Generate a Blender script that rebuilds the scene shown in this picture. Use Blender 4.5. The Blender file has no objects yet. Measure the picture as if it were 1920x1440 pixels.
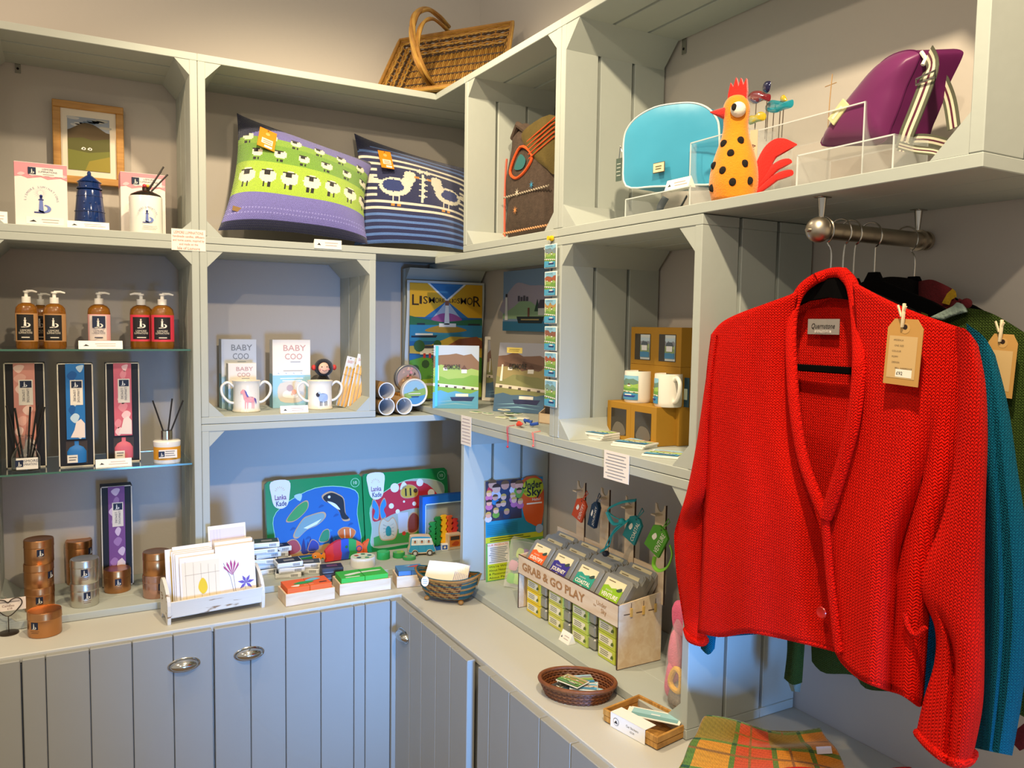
import bpy, math, random
from mathutils import Vector, Matrix
R = random.Random(7)
PI = math.pi
rad = math.radians
SC = bpy.context.scene
COL = SC.collection

# ------------------------------------------------------------------ camera
CAM_POS = Vector((-1.60252405, -3.19194198, 1.65))
FW = Vector((0.48775052, 0.86998824, -0.07224882)); RT = Vector((0.87271247, -0.48798705, 0.01554302)); UP = Vector((0.02173425, 0.07063356, 0.99726552))
FPX = 1508.238
cam = bpy.data.cameras.new('camera'); cam.sensor_width = 36; cam.lens = FPX / 1920 * 36
cam.clip_start = 0.02
co = bpy.data.objects.new('camera', cam); COL.objects.link(co)
co.matrix_world = Matrix(((RT.x, UP.x, -FW.x, CAM_POS.x), (RT.y, UP.y, -FW.y, CAM_POS.y), (RT.z, UP.z, -FW.z, CAM_POS.z), (0, 0, 0, 1)))
SC.camera = co
def lin(h):
    h = h.lstrip('#')
    r = []
    for i in (0, 2, 4):
        v = int(h[i:i + 2], 16) / 255
        r.append(v / 12.92 if v <= .04045 else ((v + .055) / 1.055) ** 2.4)
    return (*r, 1)

# ------------------------------------------------------------------ world, lights, exposure
SC.view_settings.view_transform = 'Standard'; SC.view_settings.look = 'None'
SC.view_settings.exposure = 0.3; SC.view_settings.gamma = 1; SC.view_settings.use_curve_mapping = False
w = bpy.data.worlds.new('world'); SC.world = w; w.use_nodes = True
bg = w.node_tree.nodes['Background']; bg.inputs[0].default_value = (0.88, 0.83, 0.74, 1); bg.inputs[1].default_value = 0.46
def spot(name, loc, target, energy, color, size=100, blend=.6, radius=.03):
    l = bpy.data.lights.new(name, 'SPOT'); l.energy = energy; l.color = color; l.spot_size = rad(size); l.spot_blend = blend; l.shadow_soft_size = radius
    o = bpy.data.objects.new(name, l); COL.objects.link(o); o.location = loc
    o.rotation_euler = (Vector(target) - Vector(loc)).to_track_quat('-Z', 'Y').to_euler()
    return o
WARM = (1.0, .82, .56)
spot('ceiling_spot_corner', (-1.0, -1.1, 2.98), (-.6, -.5, 1.2), 64, WARM, 130)
spot('ceiling_spot_right', (-1.1, -2.75, 2.98), (-.2, -2.0, 1.2), 118, WARM, 130)
spot('ceiling_spot_left', (-2.3, -1.25, 2.98), (-1.6, -.3, 1.2), 44, (1.0, .74, .46), 130)
spot('fill_spot_front', (-2.3, -3.5, 2.98), (-.15, -2.1, .9), 55, (1.0, .84, .62), 110)  # added fill, no known fitting: lifts the lower right wall and cardigan
al = bpy.data.lights.new('window_daylight', 'AREA'); al.energy = 8.5; al.color = (.13, .40, 1.0); al.shape = 'RECTANGLE'; al.size = .5; al.size_y = .8; al.spread = rad(34)
ao = bpy.data.objects.new('window_daylight', al); COL.objects.link(ao); ao.location = (-1.0, -4.3, .72)
ao.rotation_euler = (Vector((-.52, -.3, .72)) - Vector(ao.location)).to_track_quat('-Z', 'Y').to_euler()

# ------------------------------------------------------------------ pixel rays onto real planes (for measuring the photo)
def _ray(px, py): return FW + RT * ((px - 960) / FPX) - UP * ((py - 720) / FPX)
def hit(ax, v, px, py):
    d = _ray(px, py); return CAM_POS + d * ((v - CAM_POS[ax]) / d[ax])
def onA(px, py, y): return hit(1, y, px, py)      # plane parallel to the left wall
def onB(px, py, x): return hit(0, x, px, py)      # plane parallel to the right wall
def onZ(px, py, z): return hit(2, z, px, py)
def mpp(p):                                       # metres per photo pixel at point p
    return (Vector(p) - CAM_POS).dot(FW) / FPX

# ------------------------------------------------------------------ materials
MATS = {}
def mat(name, col=None, rough=.6, metal=0, noise=.06, nscale=30, bump=0, bscale=200, trans=0, ior=1.45, spec=.5, emit=0, alpha=1, sheen=0, coat=0):
    if name in MATS: return MATS[name]
    m = bpy.data.materials.new(name); m.use_nodes = True; nt = m.node_tree; b = nt.nodes['Principled BSDF']
    c = lin(col)
    b.inputs['Roughness'].default_value = rough; b.inputs['Metallic'].default_value = metal
    b.inputs['Specular IOR Level'].default_value = spec; b.inputs['IOR'].default_value = ior
    b.inputs['Transmission Weight'].default_value = trans; b.inputs['Alpha'].default_value = alpha
    b.inputs['Sheen Weight'].default_value = sheen; b.inputs['Coat Weight'].default_value = coat
    tc = nt.nodes.new('ShaderNodeTexCoord')
    if noise:
        n = nt.nodes.new('ShaderNodeTexNoise'); n.inputs['Scale'].default_value = nscale; n.inputs['Detail'].default_value = 3
        nt.links.new(tc.outputs['Object'], n.inputs['Vector'])
        mx = nt.nodes.new('ShaderNodeMix'); mx.data_type = 'RGBA'
        mx.inputs[6].default_value = tuple(max(0, v * (1 - noise)) for v in c[:3]) + (1,)
        mx.inputs[7].default_value = tuple(min(1, v * (1 + noise)) for v in c[:3]) + (1,)
        nt.links.new(n.outputs['Fac'], mx.inputs[0]); nt.links.new(mx.outputs[2], b.inputs['Base Color'])
    else: b.inputs['Base Color'].default_value = c
    if bump:
        n2 = nt.nodes.new('ShaderNodeTexNoise'); n2.inputs['Scale'].default_value = bscale
        nt.links.new(tc.outputs['Object'], n2.inputs['Vector'])
        bp = nt.nodes.new('ShaderNodeBump'); bp.inputs['Strength'].default_value = bump; bp.inputs['Distance'].default_value = .003
        nt.links.new(n2.outputs['Fac'], bp.inputs['Height']); nt.links.new(bp.outputs[0], b.inputs['Normal'])
    MATS[name] = m; return m
def flatc(hexs, rough=.55):                       # printed ink / plain colour by hex
    return mat('ink_' + hexs.lower(), hexs, rough, noise=0)
def vcol_mat(name, rough=.85, knit=0, sx=150, sz=120, sheen=.3, spec=.2, blend=0, base=None):
    """colour from the mesh's own 'Col' attribute (knitted-in pattern), optional stitch bump"""
    if name in MATS: return MATS[name]
    m = bpy.data.materials.new(name); m.use_nodes = True; nt = m.node_tree; b = nt.nodes['Principled BSDF']
    b.inputs['Roughness'].default_value = rough; b.inputs['Sheen Weight'].default_value = sheen; b.inputs['Specular IOR Level'].default_value = spec
    if base:
        rgb = nt.nodes.new('ShaderNodeRGB'); rgb.outputs[0].default_value = lin(base); src = rgb.outputs[0]
    else:
        a = nt.nodes.new('ShaderNodeVertexColor'); a.layer_name = 'Col'; src = a.outputs[0]
    if knit:
        uv = nt.nodes.new('ShaderNodeUVMap'); uv.uv_map = 'UV'
        sp = nt.nodes.new('ShaderNodeSeparateXYZ'); nt.links.new(uv.outputs[0], sp.inputs[0])
        def mt(op, a_, b_=None):
            n = nt.nodes.new('ShaderNodeMath'); n.operation = op
            for i, v in enumerate((a_, b_)):
                if v is None: continue
                if isinstance(v, (int, float)): n.inputs[i].default_value = v
                else: nt.links.new(v, n.inputs[i])
            return n.outputs[0]
        u = mt('MULTIPLY', sp.outputs[0], sx); v = mt('MULTIPLY', sp.outputs[1], sz)
        tri = mt('PINGPONG', u, .5)                    # V shape of a stitch
        vv = mt('ADD', v, mt('MULTIPLY', tri, 1.6))
        rows = mt('SINE', mt('MULTIPLY', vv, 2 * PI)); colm = mt('SINE', mt('MULTIPLY', tri, 2 * PI))
        h = mt('ADD', mt('MULTIPLY', rows, .5), mt('MULTIPLY', colm, .5))
        tc = nt.nodes.new('ShaderNodeTexCoord'); nz = nt.nodes.new('ShaderNodeTexNoise'); nz.inputs['Scale'].default_value = 330
        nt.links.new(tc.outputs['Object'], nz.inputs['Vector'])
        h2 = mt('ADD', h, mt('MULTIPLY', nz.outputs['Fac'], 1.6))
        bp = nt.nodes.new('ShaderNodeBump'); bp.inputs['Strength'].default_value = knit; bp.inputs['Distance'].default_value = .002
        nt.links.new(h2, bp.inputs['Height']); nt.links.new(bp.outputs[0], b.inputs['Normal'])
        mx = nt.nodes.new('ShaderNodeMix'); mx.data_type = 'RGBA'; mx.blend_type = 'MULTIPLY'; mx.inputs[0].default_value = 1
        cr = nt.nodes.new('ShaderNodeMapRange'); cr.inputs[1].default_value = -.6; cr.inputs[2].default_value = 1.8; cr.inputs[3].default_value = .50; cr.inputs[4].default_value = 1.45
        nt.links.new(h2, cr.inputs[0]); nt.links.new(src, mx.inputs[6]); nt.links.new(cr.outputs[0], mx.inputs[7]); nt.links.new(mx.outputs[2], b.inputs['Base Color'])
    else: nt.links.new(src, b.inputs['Base Color'])
    MATS[name] = m; return m
def wood_mat(name, c1, c2, scale=(3, 30, 30), rough=.6, bump=.1):
    if name in MATS: return MATS[name]
    m = bpy.data.materials.new(name); m.use_nodes = True; nt = m.node_tree; b = nt.nodes['Principled BSDF']; b.inputs['Roughness'].default_value = rough
    tc = nt.nodes.new('ShaderNodeTexCoord'); mp = nt.nodes.new('ShaderNodeMapping'); mp.inputs['Scale'].default_value = scale
    n = nt.nodes.new('ShaderNodeTexNoise'); n.inputs['Scale'].default_value = 4; n.inputs['Detail'].default_value = 6; n.inputs['Distortion'].default_value = .6
    nt.links.new(tc.outputs['Object'], mp.inputs[0]); nt.links.new(mp.outputs[0], n.inputs['Vector'])
    r = nt.nodes.new('ShaderNodeValToRGB'); r.color_ramp.elements[0].position = .3; r.color_ramp.elements[1].position = .7
    r.color_ramp.elements[0].color = lin(c1); r.color_ramp.elements[1].color = lin(c2)
    nt.links.new(n.outputs['Fac'], r.inputs[0]); nt.links.new(r.outputs[0], b.inputs['Base Color'])
    if bump:
        bp = nt.nodes.new('ShaderNodeBump'); bp.inputs['Strength'].default_value = bump; bp.inputs['Distance'].default_value = .002
        nt.links.new(n.outputs['Fac'], bp.inputs['Height']); nt.links.new(bp.outputs[0], b.inputs['Normal'])
    MATS[name] = m; return m

# ------------------------------------------------------------------ mesh builder
class MB:
    def __init__(s): s.v = []; s.f = []; s.m = []; s.sm = []; s.mats = []; s.T = Matrix.Identity(4); s.fc = None; s.uv = None
    def mi(s, m):
        if isinstance(m, str): m = flatc(m) if m.startswith('#') else MATS[m]
        if m not in s.mats: s.mats.append(m)
        return s.mats.index(m)
    def add(s, vs, fs, m, smooth=False):
        k = len(s.v); i = s.mi(m)
        s.v += [s.T @ Vector(v) for v in vs]
        for f in fs: s.f.append([k + a for a in f]); s.m.append(i); s.sm.append(smooth)
        return s
    def box(s, x0, x1, y0, y1, z0, z1, m, bev=0.0):
        if bev <= 0:
            vs = [(x, y, z) for z in (z0, z1) for y in (y0, y1) for x in (x0, x1)]
            fs = [(0, 2, 3, 1), (4, 5, 7, 6), (0, 1, 5, 4), (2, 6, 7, 3), (0, 4, 6, 2), (1, 3, 7, 5)]
            return s.add(vs, fs, m)
        b = min(bev, abs(x1 - x0) * .49, abs(y1 - y0) * .49, abs(z1 - z0) * .49)
        X = (x0, x1); Y = (y0, y1); Z = (z0, z1); vs = []; ix = {}
        for i in (0, 1):
            for j in (0, 1):
                for k in (0, 1):
                    sx, sy, sz = (1, -1)[i], (1, -1)[j], (1, -1)[k]
                    ix[i, j, k] = len(vs)
                    vs += [(X[i], Y[j] + sy * b, Z[k] + sz * b), (X[i] + sx * b, Y[j], Z[k] + sz * b), (X[i] + sx * b, Y[j] + sy * b, Z[k])]
        g = lambda i, j, k, a: ix[i, j, k] + a
        fs = [(g(0,0,0,0), g(0,0,1,0), g(0,1,1,0), g(0,1,0,0)), (g(1,0,0,0), g(1,1,0,0), g(1,1,1,0), g(1,0,1,0)),
              (g(0,0,0,1), g(1,0,0,1), g(1,0,1,1), g(0,0,1,1)), (g(0,1,0,1), g(0,1,1,1), g(1,1,1,1), g(1,1,0,1)),
              (g(0,0,0,2), g(0,1,0,2), g(1,1,0,2), g(1,0,0,2)), (g(0,0,1,2), g(1,0,1,2), g(1,1,1,2), g(0,1,1,2))]
        for a in (0, 1):
            for c in (0, 1):
                fs.append((g(a,c,0,0), g(a,c,1,0), g(a,c,1,1), g(a,c,0,1)))
                fs.append((g(a,0,c,0), g(a,0,c,2), g(a,1,c,2), g(a,1,c,0)))
                fs.append((g(0,a,c,1), g(1,a,c,1), g(1,a,c,2), g(0,a,c,2)))
                for e in (0, 1): fs.append((g(a,c,e,0), g(a,c,e,1), g(a,c,e,2)))
        return s.add(vs, fs, m)
    def lathe(s, prof, m, seg=24, c=(0, 0, 0), smooth=True, a0=0, a1=2 * PI, ell=1):
        n = len(prof); full = abs(a1 - a0 - 2 * PI) < 1e-6; k = seg if full else seg + 1
        vs = [(c[0] + r * math.cos(a0 + (a1 - a0) * i / seg), c[1] + ell * r * math.sin(a0 + (a1 - a0) * i / seg), c[2] + z) for i in range(k) for r, z in prof]
        fs = []
        for i in range(seg):
            j = (i + 1) % k
            for q in range(n - 1): fs.append((i * n + q, j * n + q, j * n + q + 1, i * n + q + 1))
        return s.add(vs, fs, m, smooth)
    def cyl(s, p0, p1, r, m, seg=12, r1=None, cap=True, smooth=True):
        p0 = Vector(p0); p1 = Vector(p1); d = (p1 - p0).normalized(); a = d.orthogonal().normalized(); b = d.cross(a); r1 = r if r1 is None else r1
        vs = []
        for p, rr in ((p0, r), (p1, r1)): vs += [p + (a * math.cos(2 * PI * i / seg) + b * math.sin(2 * PI * i / seg)) * rr for i in range(seg)]
        s.add(vs, [(i, (i + 1) % seg, seg + (i + 1) % seg, seg + i) for i in range(seg)], m, smooth)
        if cap: s.add(vs, [tuple(range(seg))[::-1], tuple(range(seg, 2 * seg))], m)
        return s
    def tube(s, pts, r, m, seg=8, closed=False, smooth=True, flat=None):
        pts = [Vector(p) for p in pts]; n = len(pts); vs = []; pa = None
        for i, p in enumerate(pts):
            d = (pts[(i + 1) % n] - pts[i - 1]) if closed else (pts[min(i + 1, n - 1)] - pts[max(i - 1, 0)])
            d.normalize()
            a = (pa - d * pa.dot(d)) if pa else d.orthogonal()
            if a.length < 1e-6: a = d.orthogonal()
            a.normalize(); pa = a; b = d.cross(a); rr = r[i] if isinstance(r, (list, tuple)) else r
            vs += [p + a * math.cos(2 * PI * k / seg) * rr + b * math.sin(2 * PI * k / seg) * rr * (flat or 1) for k in range(seg)]
        fs = []
        for i in range(n if closed else n - 1):
            j = (i + 1) % n
            for k in range(seg): fs.append((i * seg + k, i * seg + (k + 1) % seg, j * seg + (k + 1) % seg, j * seg + k))
        s.add(vs, fs, m, smooth)
        if not closed: s.add(vs, [tuple(range(seg))[::-1], tuple(range((n - 1) * seg, n * seg))], m)
        return s
    def ext(s, poly, y0, y1, m):                  # polygon in x,z pushed from y0 (front) to y1
        n = len(poly); vs = [(x, y0, z) for x, z in poly] + [(x, y1, z) for x, z in poly]
        a = sum(poly[i][0] * poly[(i + 1) % n][1] - poly[(i + 1) % n][0] * poly[i][1] for i in range(n))
        f = [tuple(range(n)), tuple(range(n, 2 * n))[::-1]] + [(i, n + i, n + (i + 1) % n, (i + 1) % n) for i in range(n)]
        if a < 0: f = [t[::-1] for t in f]
        return s.add(vs, f, m)
    def flat(s, poly, y, m):                      # ink-thin printed shape in the x,z plane, facing -y
        n = len(poly); a = sum(poly[i][0] * poly[(i + 1) % n][1] - poly[(i + 1) % n][0] * poly[i][1] for i in range(n))
        f = tuple(range(n)); return s.add([(x, y, z) for x, z in poly], [f if a > 0 else f[::-1]], m)
    def rect(s, x0, x1, z0, z1, y, m): return s.flat([(x0, z0), (x1, z0), (x1, z1), (x0, z1)], y, m)
    def disc(s, cx, cz, r, y, m, seg=20, rz=None, a0=0, a1=2 * PI):
        rz = r if rz is None else rz; full = abs(a1 - a0) > 6.28; k = seg if full else seg + 1
        return s.flat([(cx + r * math.cos(a0 + (a1 - a0) * i / seg), cz + rz * math.sin(a0 + (a1 - a0) * i / seg)) for i in range(k)], y, m)
    def ball(s, c, r, m, seg=16, rings=10):       # r may be (rx,ry,rz)
        rx, ry, rz = r if isinstance(r, (tuple, list)) else (r, r, r); vs = [(c[0], c[1], c[2] - rz)]
        for i in range(1, rings):
            t = PI * i / rings
            vs += [(c[0] + rx * math.sin(t) * math.cos(2 * PI * k / seg), c[1] + ry * math.sin(t) * math.sin(2 * PI * k / seg), c[2] - rz * math.cos(t)) for k in range(seg)]
        vs.append((c[0], c[1], c[2] + rz)); L = len(vs) - 1
        fs = [(0, 1 + (k + 1) % seg, 1 + k) for k in range(seg)]
        for i in range(rings - 2):
            for k in range(seg): fs.append((1 + i * seg + k, 1 + i * seg + (k + 1) % seg, 1 + (i + 1) * seg + (k + 1) % seg, 1 + (i + 1) * seg + k))
        b = 1 + (rings - 2) * seg
        fs += [(b + k, b + (k + 1) % seg, L) for k in range(seg)]
        return s.add(vs, fs, m, True)
    def txt(s, string, size, cx, cz, y, m, w=None, rot=0, bold=0, shear=0):
        vs, fs, bx = text_mesh(string, bold, shear); 
        x0, x1, z0, z1 = bx; k = size / 0.7 ; kx = k if w is None else w / max(1e-6, x1 - x0)
        c, sn = math.cos(rot), math.sin(rot); out = []
        for x, z in vs:
            a = (x - (x0 + x1) / 2) * kx; b = (z - .35) * k
            out.append((cx + a * c - b * sn, y, cz + a * sn + b * c))
        return s.add(out, fs, m)
    def arctxt(s, string, size, cx, cz, rad_, a0, a1, y, m):
        n = len(string)
        for i, ch in enumerate(string):
            if ch == ' ': continue
            a = a0 + (a1 - a0) * (i / max(1, n - 1)); s.txt(ch, size, cx + rad_ * math.cos(a), cz + rad_ * math.sin(a), y, m, rot=a - PI / 2)
        return s
    def lines(s, x0, x1, z0, z1, n, y, m, th=.5):  # rows of small unreadable print
        h = (z1 - z0) / n; q = random.Random(n * 7 + int(x0 * 1e4))
        for i in range(n):
            zc = z1 - h * (i + .5); a = q.uniform(0, .12) * (x1 - x0); b = q.uniform(0, .2) * (x1 - x0)
            s.rect(x0 + a, x1 - b, zc - h * th / 2, zc + h * th / 2, y, m)
        return s
    def build(s, name, parent=None, loc=None, rz=None, subsurf=0, solid=0):
        me = bpy.data.meshes.new(name); me.from_pydata([tuple(v) for v in s.v], [], s.f)
        for m in s.mats: me.materials.append(m)
        for i, p in enumerate(me.polygons): p.material_index = s.m[i]; p.use_smooth = s.sm[i]
        if any(s.sm): me.set_sharp_from_angle(angle=rad(42))
        if s.fc:
            ca = me.color_attributes.new('Col', 'FLOAT_COLOR', 'CORNER'); li = 0
            for i, p in enumerate(me.polygons):
                for _ in p.vertices: ca.data[li].color = s.fc[i]; li += 1
        if s.uv:
            ul = me.uv_layers.new(name='UV')
            for l in me.loops: ul.data[l.index].uv = s.uv[l.vertex_index]
        me.validate()
        o = bpy.data.objects.new(name, me); COL.objects.link(o)
        if parent: o.parent = parent
        if loc is not None: o.location = loc
        if rz is not None: o.rotation_euler = (0, 0, rz)
        if subsurf: md = o.modifiers.new('sub', 'SUBSURF'); md.levels = md.render_levels = subsurf
        return o
_TX = {}
def text_mesh(string, bold=0, shear=0):
    k = (string, bold, shear)
    if k in _TX: return _TX[k]
    c = bpy.data.curves.new('t', 'FONT'); c.body = string; c.size = 1; c.fill_mode = 'FRONT'; c.resolution_u = 2; c.offset = bold; c.shear = shear
    o = bpy.data.objects.new('t', c); COL.objects.link(o); dg = bpy.context.evaluated_depsgraph_get()
    me = bpy.data.meshes.new_from_object(o.evaluated_get(dg))
    vs = [(v.co.x, v.co.y) for v in me.vertices]; fs = []
    for p in me.polygons:
        t = list(p.vertices); a = sum(vs[t[i]][0] * vs[t[(i + 1) % len(t)]][1] - vs[t[(i + 1) % len(t)]][0] * vs[t[i]][1] for i in range(len(t)))
        fs.append(t if a > 0 else t[::-1])
    bx = (min(v[0] for v in vs), max(v[0] for v in vs), 0, .7) if vs else (0, 1, 0, .7)
    bpy.data.objects.remove(o); bpy.data.curves.remove(c); bpy.data.meshes.remove(me)
    _TX[k] = (vs, fs, bx); return _TX[k]
def tag(o, label=None, cat=None, group=None, kind=None):
    if label: o['label'] = label
    if cat: o['category'] = cat
    if group: o['group'] = group
    if kind: o['kind'] = kind
    return o
def thing(name, label, cat, loc=(0, 0, 0), rz=0, group=None, rx=0, ry=0):
    o = bpy.data.objects.new(name, None); COL.objects.link(o); o.empty_display_size = .02
    o.location = loc; o.rotation_euler = (rx, ry, rz); return tag(o, label, cat, group)
def copy_tree(o, parent=None):
    c = o.copy(); COL.objects.link(c)
    if parent: c.parent = parent
    for ch in list(o.children): copy_tree(ch, c)
    return c
def dup(o, label, loc=None, rz=None, group=None):
    c = copy_tree(o); c['label'] = label
    if loc is not None: c.location = loc
    if rz is not None: c.rotation_euler = (c.rotation_euler[0], c.rotation_euler[1], rz)
    if group: c['group'] = group
    return c
def blob(pts, n=6):                               # smooth closed outline through points (Catmull-Rom)
    out = []; L = len(pts)
    for i in range(L):
        p0, p1, p2, p3 = pts[i - 1], pts[i], pts[(i + 1) % L], pts[(i + 2) % L]
        for k in range(n):
            t = k / n
            out.append(tuple(.5 * (2 * p1[j] + (p2[j] - p0[j]) * t + (2 * p0[j] - 5 * p1[j] + 4 * p2[j] - p3[j]) * t * t + (3 * p1[j] - p0[j] - 3 * p2[j] + p3[j]) * t ** 3) for j in range(len(p1))))
    return out
def curve(pts, n=6):
    P = [pts[0]] + list(pts) + [pts[-1]]; out = []
    for i in range(1, len(P) - 2):
        p0, p1, p2, p3 = P[i - 1:i + 3]
        for k in range(n):
            t = k / n
            out.append(tuple(.5 * (2 * p1[j] + (p2[j] - p0[j]) * t + (2 * p0[j] - 5 * p1[j] + 4 * p2[j] - p3[j]) * t * t + (3 * p1[j] - p0[j] - 3 * p2[j] + p3[j]) * t ** 3) for j in range(len(p1))))
    out.append(tuple(pts[-1])); return out

RB = -PI / 2                                      # rotation of things that face away from the right wall

# ------------------------------------------------------------------ setting
mat('wall_paint', '#c4bbb0', .85, noise=.02, nscale=3, bump=.15, bscale=60)
mat('crate_paint', '#b0b5ac', .68, noise=.04, nscale=9, bump=.12, bscale=45)
mat('door_paint', '#98978f', .5, noise=.03, nscale=6, bump=.1, bscale=30)
mat('top_paint', '#c3c1b6', .5, noise=.03, nscale=6, bump=.1, bscale=30)
mat('floor_wood', '#7a6a58', .6, noise=.1)
mat('dark_gap', '#1c1a18', .9, noise=0)
def structure(name, mb): return tag(mb.build(name), kind='structure')
m = MB(); m.box(-4.5, .12, 0, .1, 0, 3.4, 'wall_paint'); structure('wall_left', m)
m = MB(); m.box(0, .1, -4.5, 0, 0, 3.4, 'wall_paint'); structure('wall_right', m)
m = MB(); m.box(-4.5, .1, -4.5, .1, -.05, 0, 'floor_wood'); structure('floor', m)

# ------------------------------------------------------------------ crates
D = .36; TH = .024
def crate(label, face, start, W, z0, z1, leg=.055, front_cut=0, prisms=(1, 1, 1, 1), floor=True):
    loc = (start, -D, z0) if face == 'A' else (-D, start, z0)
    t = thing('wooden_crate', label, 'crate', loc, 0 if face == 'A' else RB); H = z1 - z0; n = 3; gap = .010; sw = (D - .006 - gap * 2) / 3
    for nm, zz in (('top_slats', (H - TH, H)), ('floor_slats', (0, TH))):
        if nm == 'floor_slats' and not floor: continue
        b = MB()
        for i in range(n):
            y0 = i * (sw + gap if nm == 'top_slats' else (D - .006) / 3); b.box(front_cut if i == 0 and nm == 'top_slats' else 0, W, y0, y0 + (sw if nm == 'top_slats' else (D - .006) / 3 - .0008), zz[0], zz[1] - .0005, 'crate_paint', .0015)
        b.build(nm, t)
    for sx in (0, 1):
        b = MB()
        for i in range(n):
            y0 = i * (sw + gap); b.box(W - TH if sx else .0005, W - .0005 if sx else TH, y0, y0 + sw, TH, H - TH, 'crate_paint', .0015)
        b.build('side_slats', t)
    pts = [((TH, H - TH), (TH + leg, H - TH), (TH, H - TH - leg * 1.05)), ((W - TH, H - TH), (W - TH, H - TH - leg * 1.05), (W - TH - leg, H - TH)),
           ((TH, TH), (TH, TH + leg), (TH + leg, TH)), ((W - TH, TH), (W - TH - leg, TH), (W - TH, TH + leg))]
    for i, p in enumerate(pts):
        if not prisms[i]: continue
        b = MB(); b.ext([(x, z) for x, z in p], .002, D - .012, 'crate_paint'); b.build('corner_block', t)
    return t
ZL = (.698, 1.305, 1.905, 2.512)
crate('grey crate holding the framed painting and lighthouse burner, top left', 'A', -1.812, .612, ZL[2], ZL[3], .045)
crate('tall grey crate bay with two glass shelves of soap and diffusers', 'A', -1.812, .612, ZL[0], ZL[2], .045)
crate('wide grey crate holding the two knitted cushions', 'A', -1.2, 1.195, ZL[2], ZL[3], .05)
crate('grey crate with the two-handled baby mugs in it', 'A', -1.2, .608, ZL[1], ZL[2] - .001, .05)
crate('wide grey crate standing on the worktop with the jigsaw boards in it', 'A', -1.2, 1.195, ZL[0], ZL[1] - .001, .05)
crate('grey crate in the top right row with the embroidered bag in it', 'B', -.608, .619, ZL[2], ZL[3], .05)
crate('wide overhanging grey crate with the blue wash bag and felt chicken', 'B', -1.228, 1.217, ZL[2], ZL[3], .065)
crate('grey crate in the corner with the lighthouse poster and framed prints', 'B', -.03, 1.197, ZL[1], ZL[2] - .001, .055, front_cut=.335, prisms=(1, 1, 0, 0))
crate('narrow grey crate with kraft mug boxes beside the red cardigan', 'B', -1.228, .598, ZL[1], ZL[2] - .001, .055)
crate('wide grey crate on the worktop with the GRAB & GO PLAY display', 'B', -.61, 1.216, ZL[0], ZL[1] - .001, .055, prisms=(1, 1, 0, 1))
b = MB(); b.box(-D, -.003, -.606, -D - .001, ZL[3] - TH, ZL[3], 'crate_paint', .0015)
tag(b.build('filler_board'), 'short painted board joining the two top crates over the inner corner', 'board')
# triangular support under top corner
# ------------------------------------------------------------------ base cabinets
b = MB()
b.box(-2.6, -.001, -.578, -.002, .672, .697, 'top_paint', .002)
b.box(-.572, 0, -3.2, -.5785, .672, .697, 'top_paint', .002)
tag(b.build('worktop'), 'cream painted L-shaped worktop running along both walls under the crates', 'worktop')
def plank_door(parent, xs, z0, z1, y, th=.02):
    d = MB()
    for i in range(len(xs) - 1):
        d.box(xs[i] + .0012, xs[i + 1] - .0012, y, y + th, z0, z1, 'door_paint', .002)
    d.box(xs[0] + .01, xs[-1] - .01, y + th - .006, y + th + .003, z0 + .02, z1 - .02, 'door_paint')
    return d.build('door', parent)
mat('chrome', '#cfcac0', .12, 1, noise=0); mat('brushed_steel', '#b8ad9a', .38, 1, noise=.05, nscale=80); mat('wire_steel', '#b9b5ad', .2, 1, noise=0)
def cup_pull(parent, x, z, y):
    b = MB(); b.ball((x, y, z - .006), (.043, .027, .019), 'chrome', 28, 18)
    b.tube([(x + .046*math.cos(a), y - .001, z - .006 + .021*math.sin(a)) for a in [2*PI*i/28 for i in range(28)]], .0022, 'chrome', 6, closed=True)
    b.build('cup_handle', parent, )
YD = -.60
dx = [onA(p[0], p[1], YD).x for p in [(-260, 1290), (-180, 1280), (-100, 1270), (-30, 1260), (38, 1242)]]
cabA = thing('base_cabinet', 'grey plank-door cupboard under the left worktop, shell handles', 'cupboard', (0, 0, 0))
c = MB(); c.box(-2.55, -.64, -.576, -.03, .02, .67, 'door_paint'); c.build('carcass', cabA)
for px0, hz in (([-160, -100, -40, 38], None), ([40, 85, 168, 248, 325, 399], (345, 1243)), ([402, 470, 536, 602, 664, 685, 732], (467, 1222))):
    xs = [onA(p, 1230, YD).x for p in px0]
    d = plank_door(cabA, xs, .03, .688, YD)
    if hz: q = onA(*hz, YD); cup_pull(d, q.x, q.z, YD)
cabB = thing('base_cabinet', 'grey plank-door cupboard under the right worktop, doors seen at a slant', 'cupboard', (0, 0, 0), RB)
c = MB(); c.box(.64, 3.15, -.57, -.03, .02, .67, 'door_paint'); c.box(.5805, .6095, -.6195, -.5805, .02, .688, 'door_paint'); c.build('carcass', cabB)
for pz, yy, hz in (([(742, 1122), (769, 1140), (791, 1155), (818, 1175), (845, 1195), (877, 1222)], -.605, (757, 1188)), ([(896, 1250), (918, 1265), (955, 1295), (1012, 1345), (1070, 1395), (1130, 1440), (1200, 1500), (1270, 1560), (1340, 1620)], -.595, None)):
    xs = [-onB(p[0], p[1], yy).y for p in pz]
    d = plank_door(cabB, xs, .03, .688, yy, .026)
    if hz: q = onB(*hz, yy); cup_pull(d, -q.y, q.z, yy)

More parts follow.
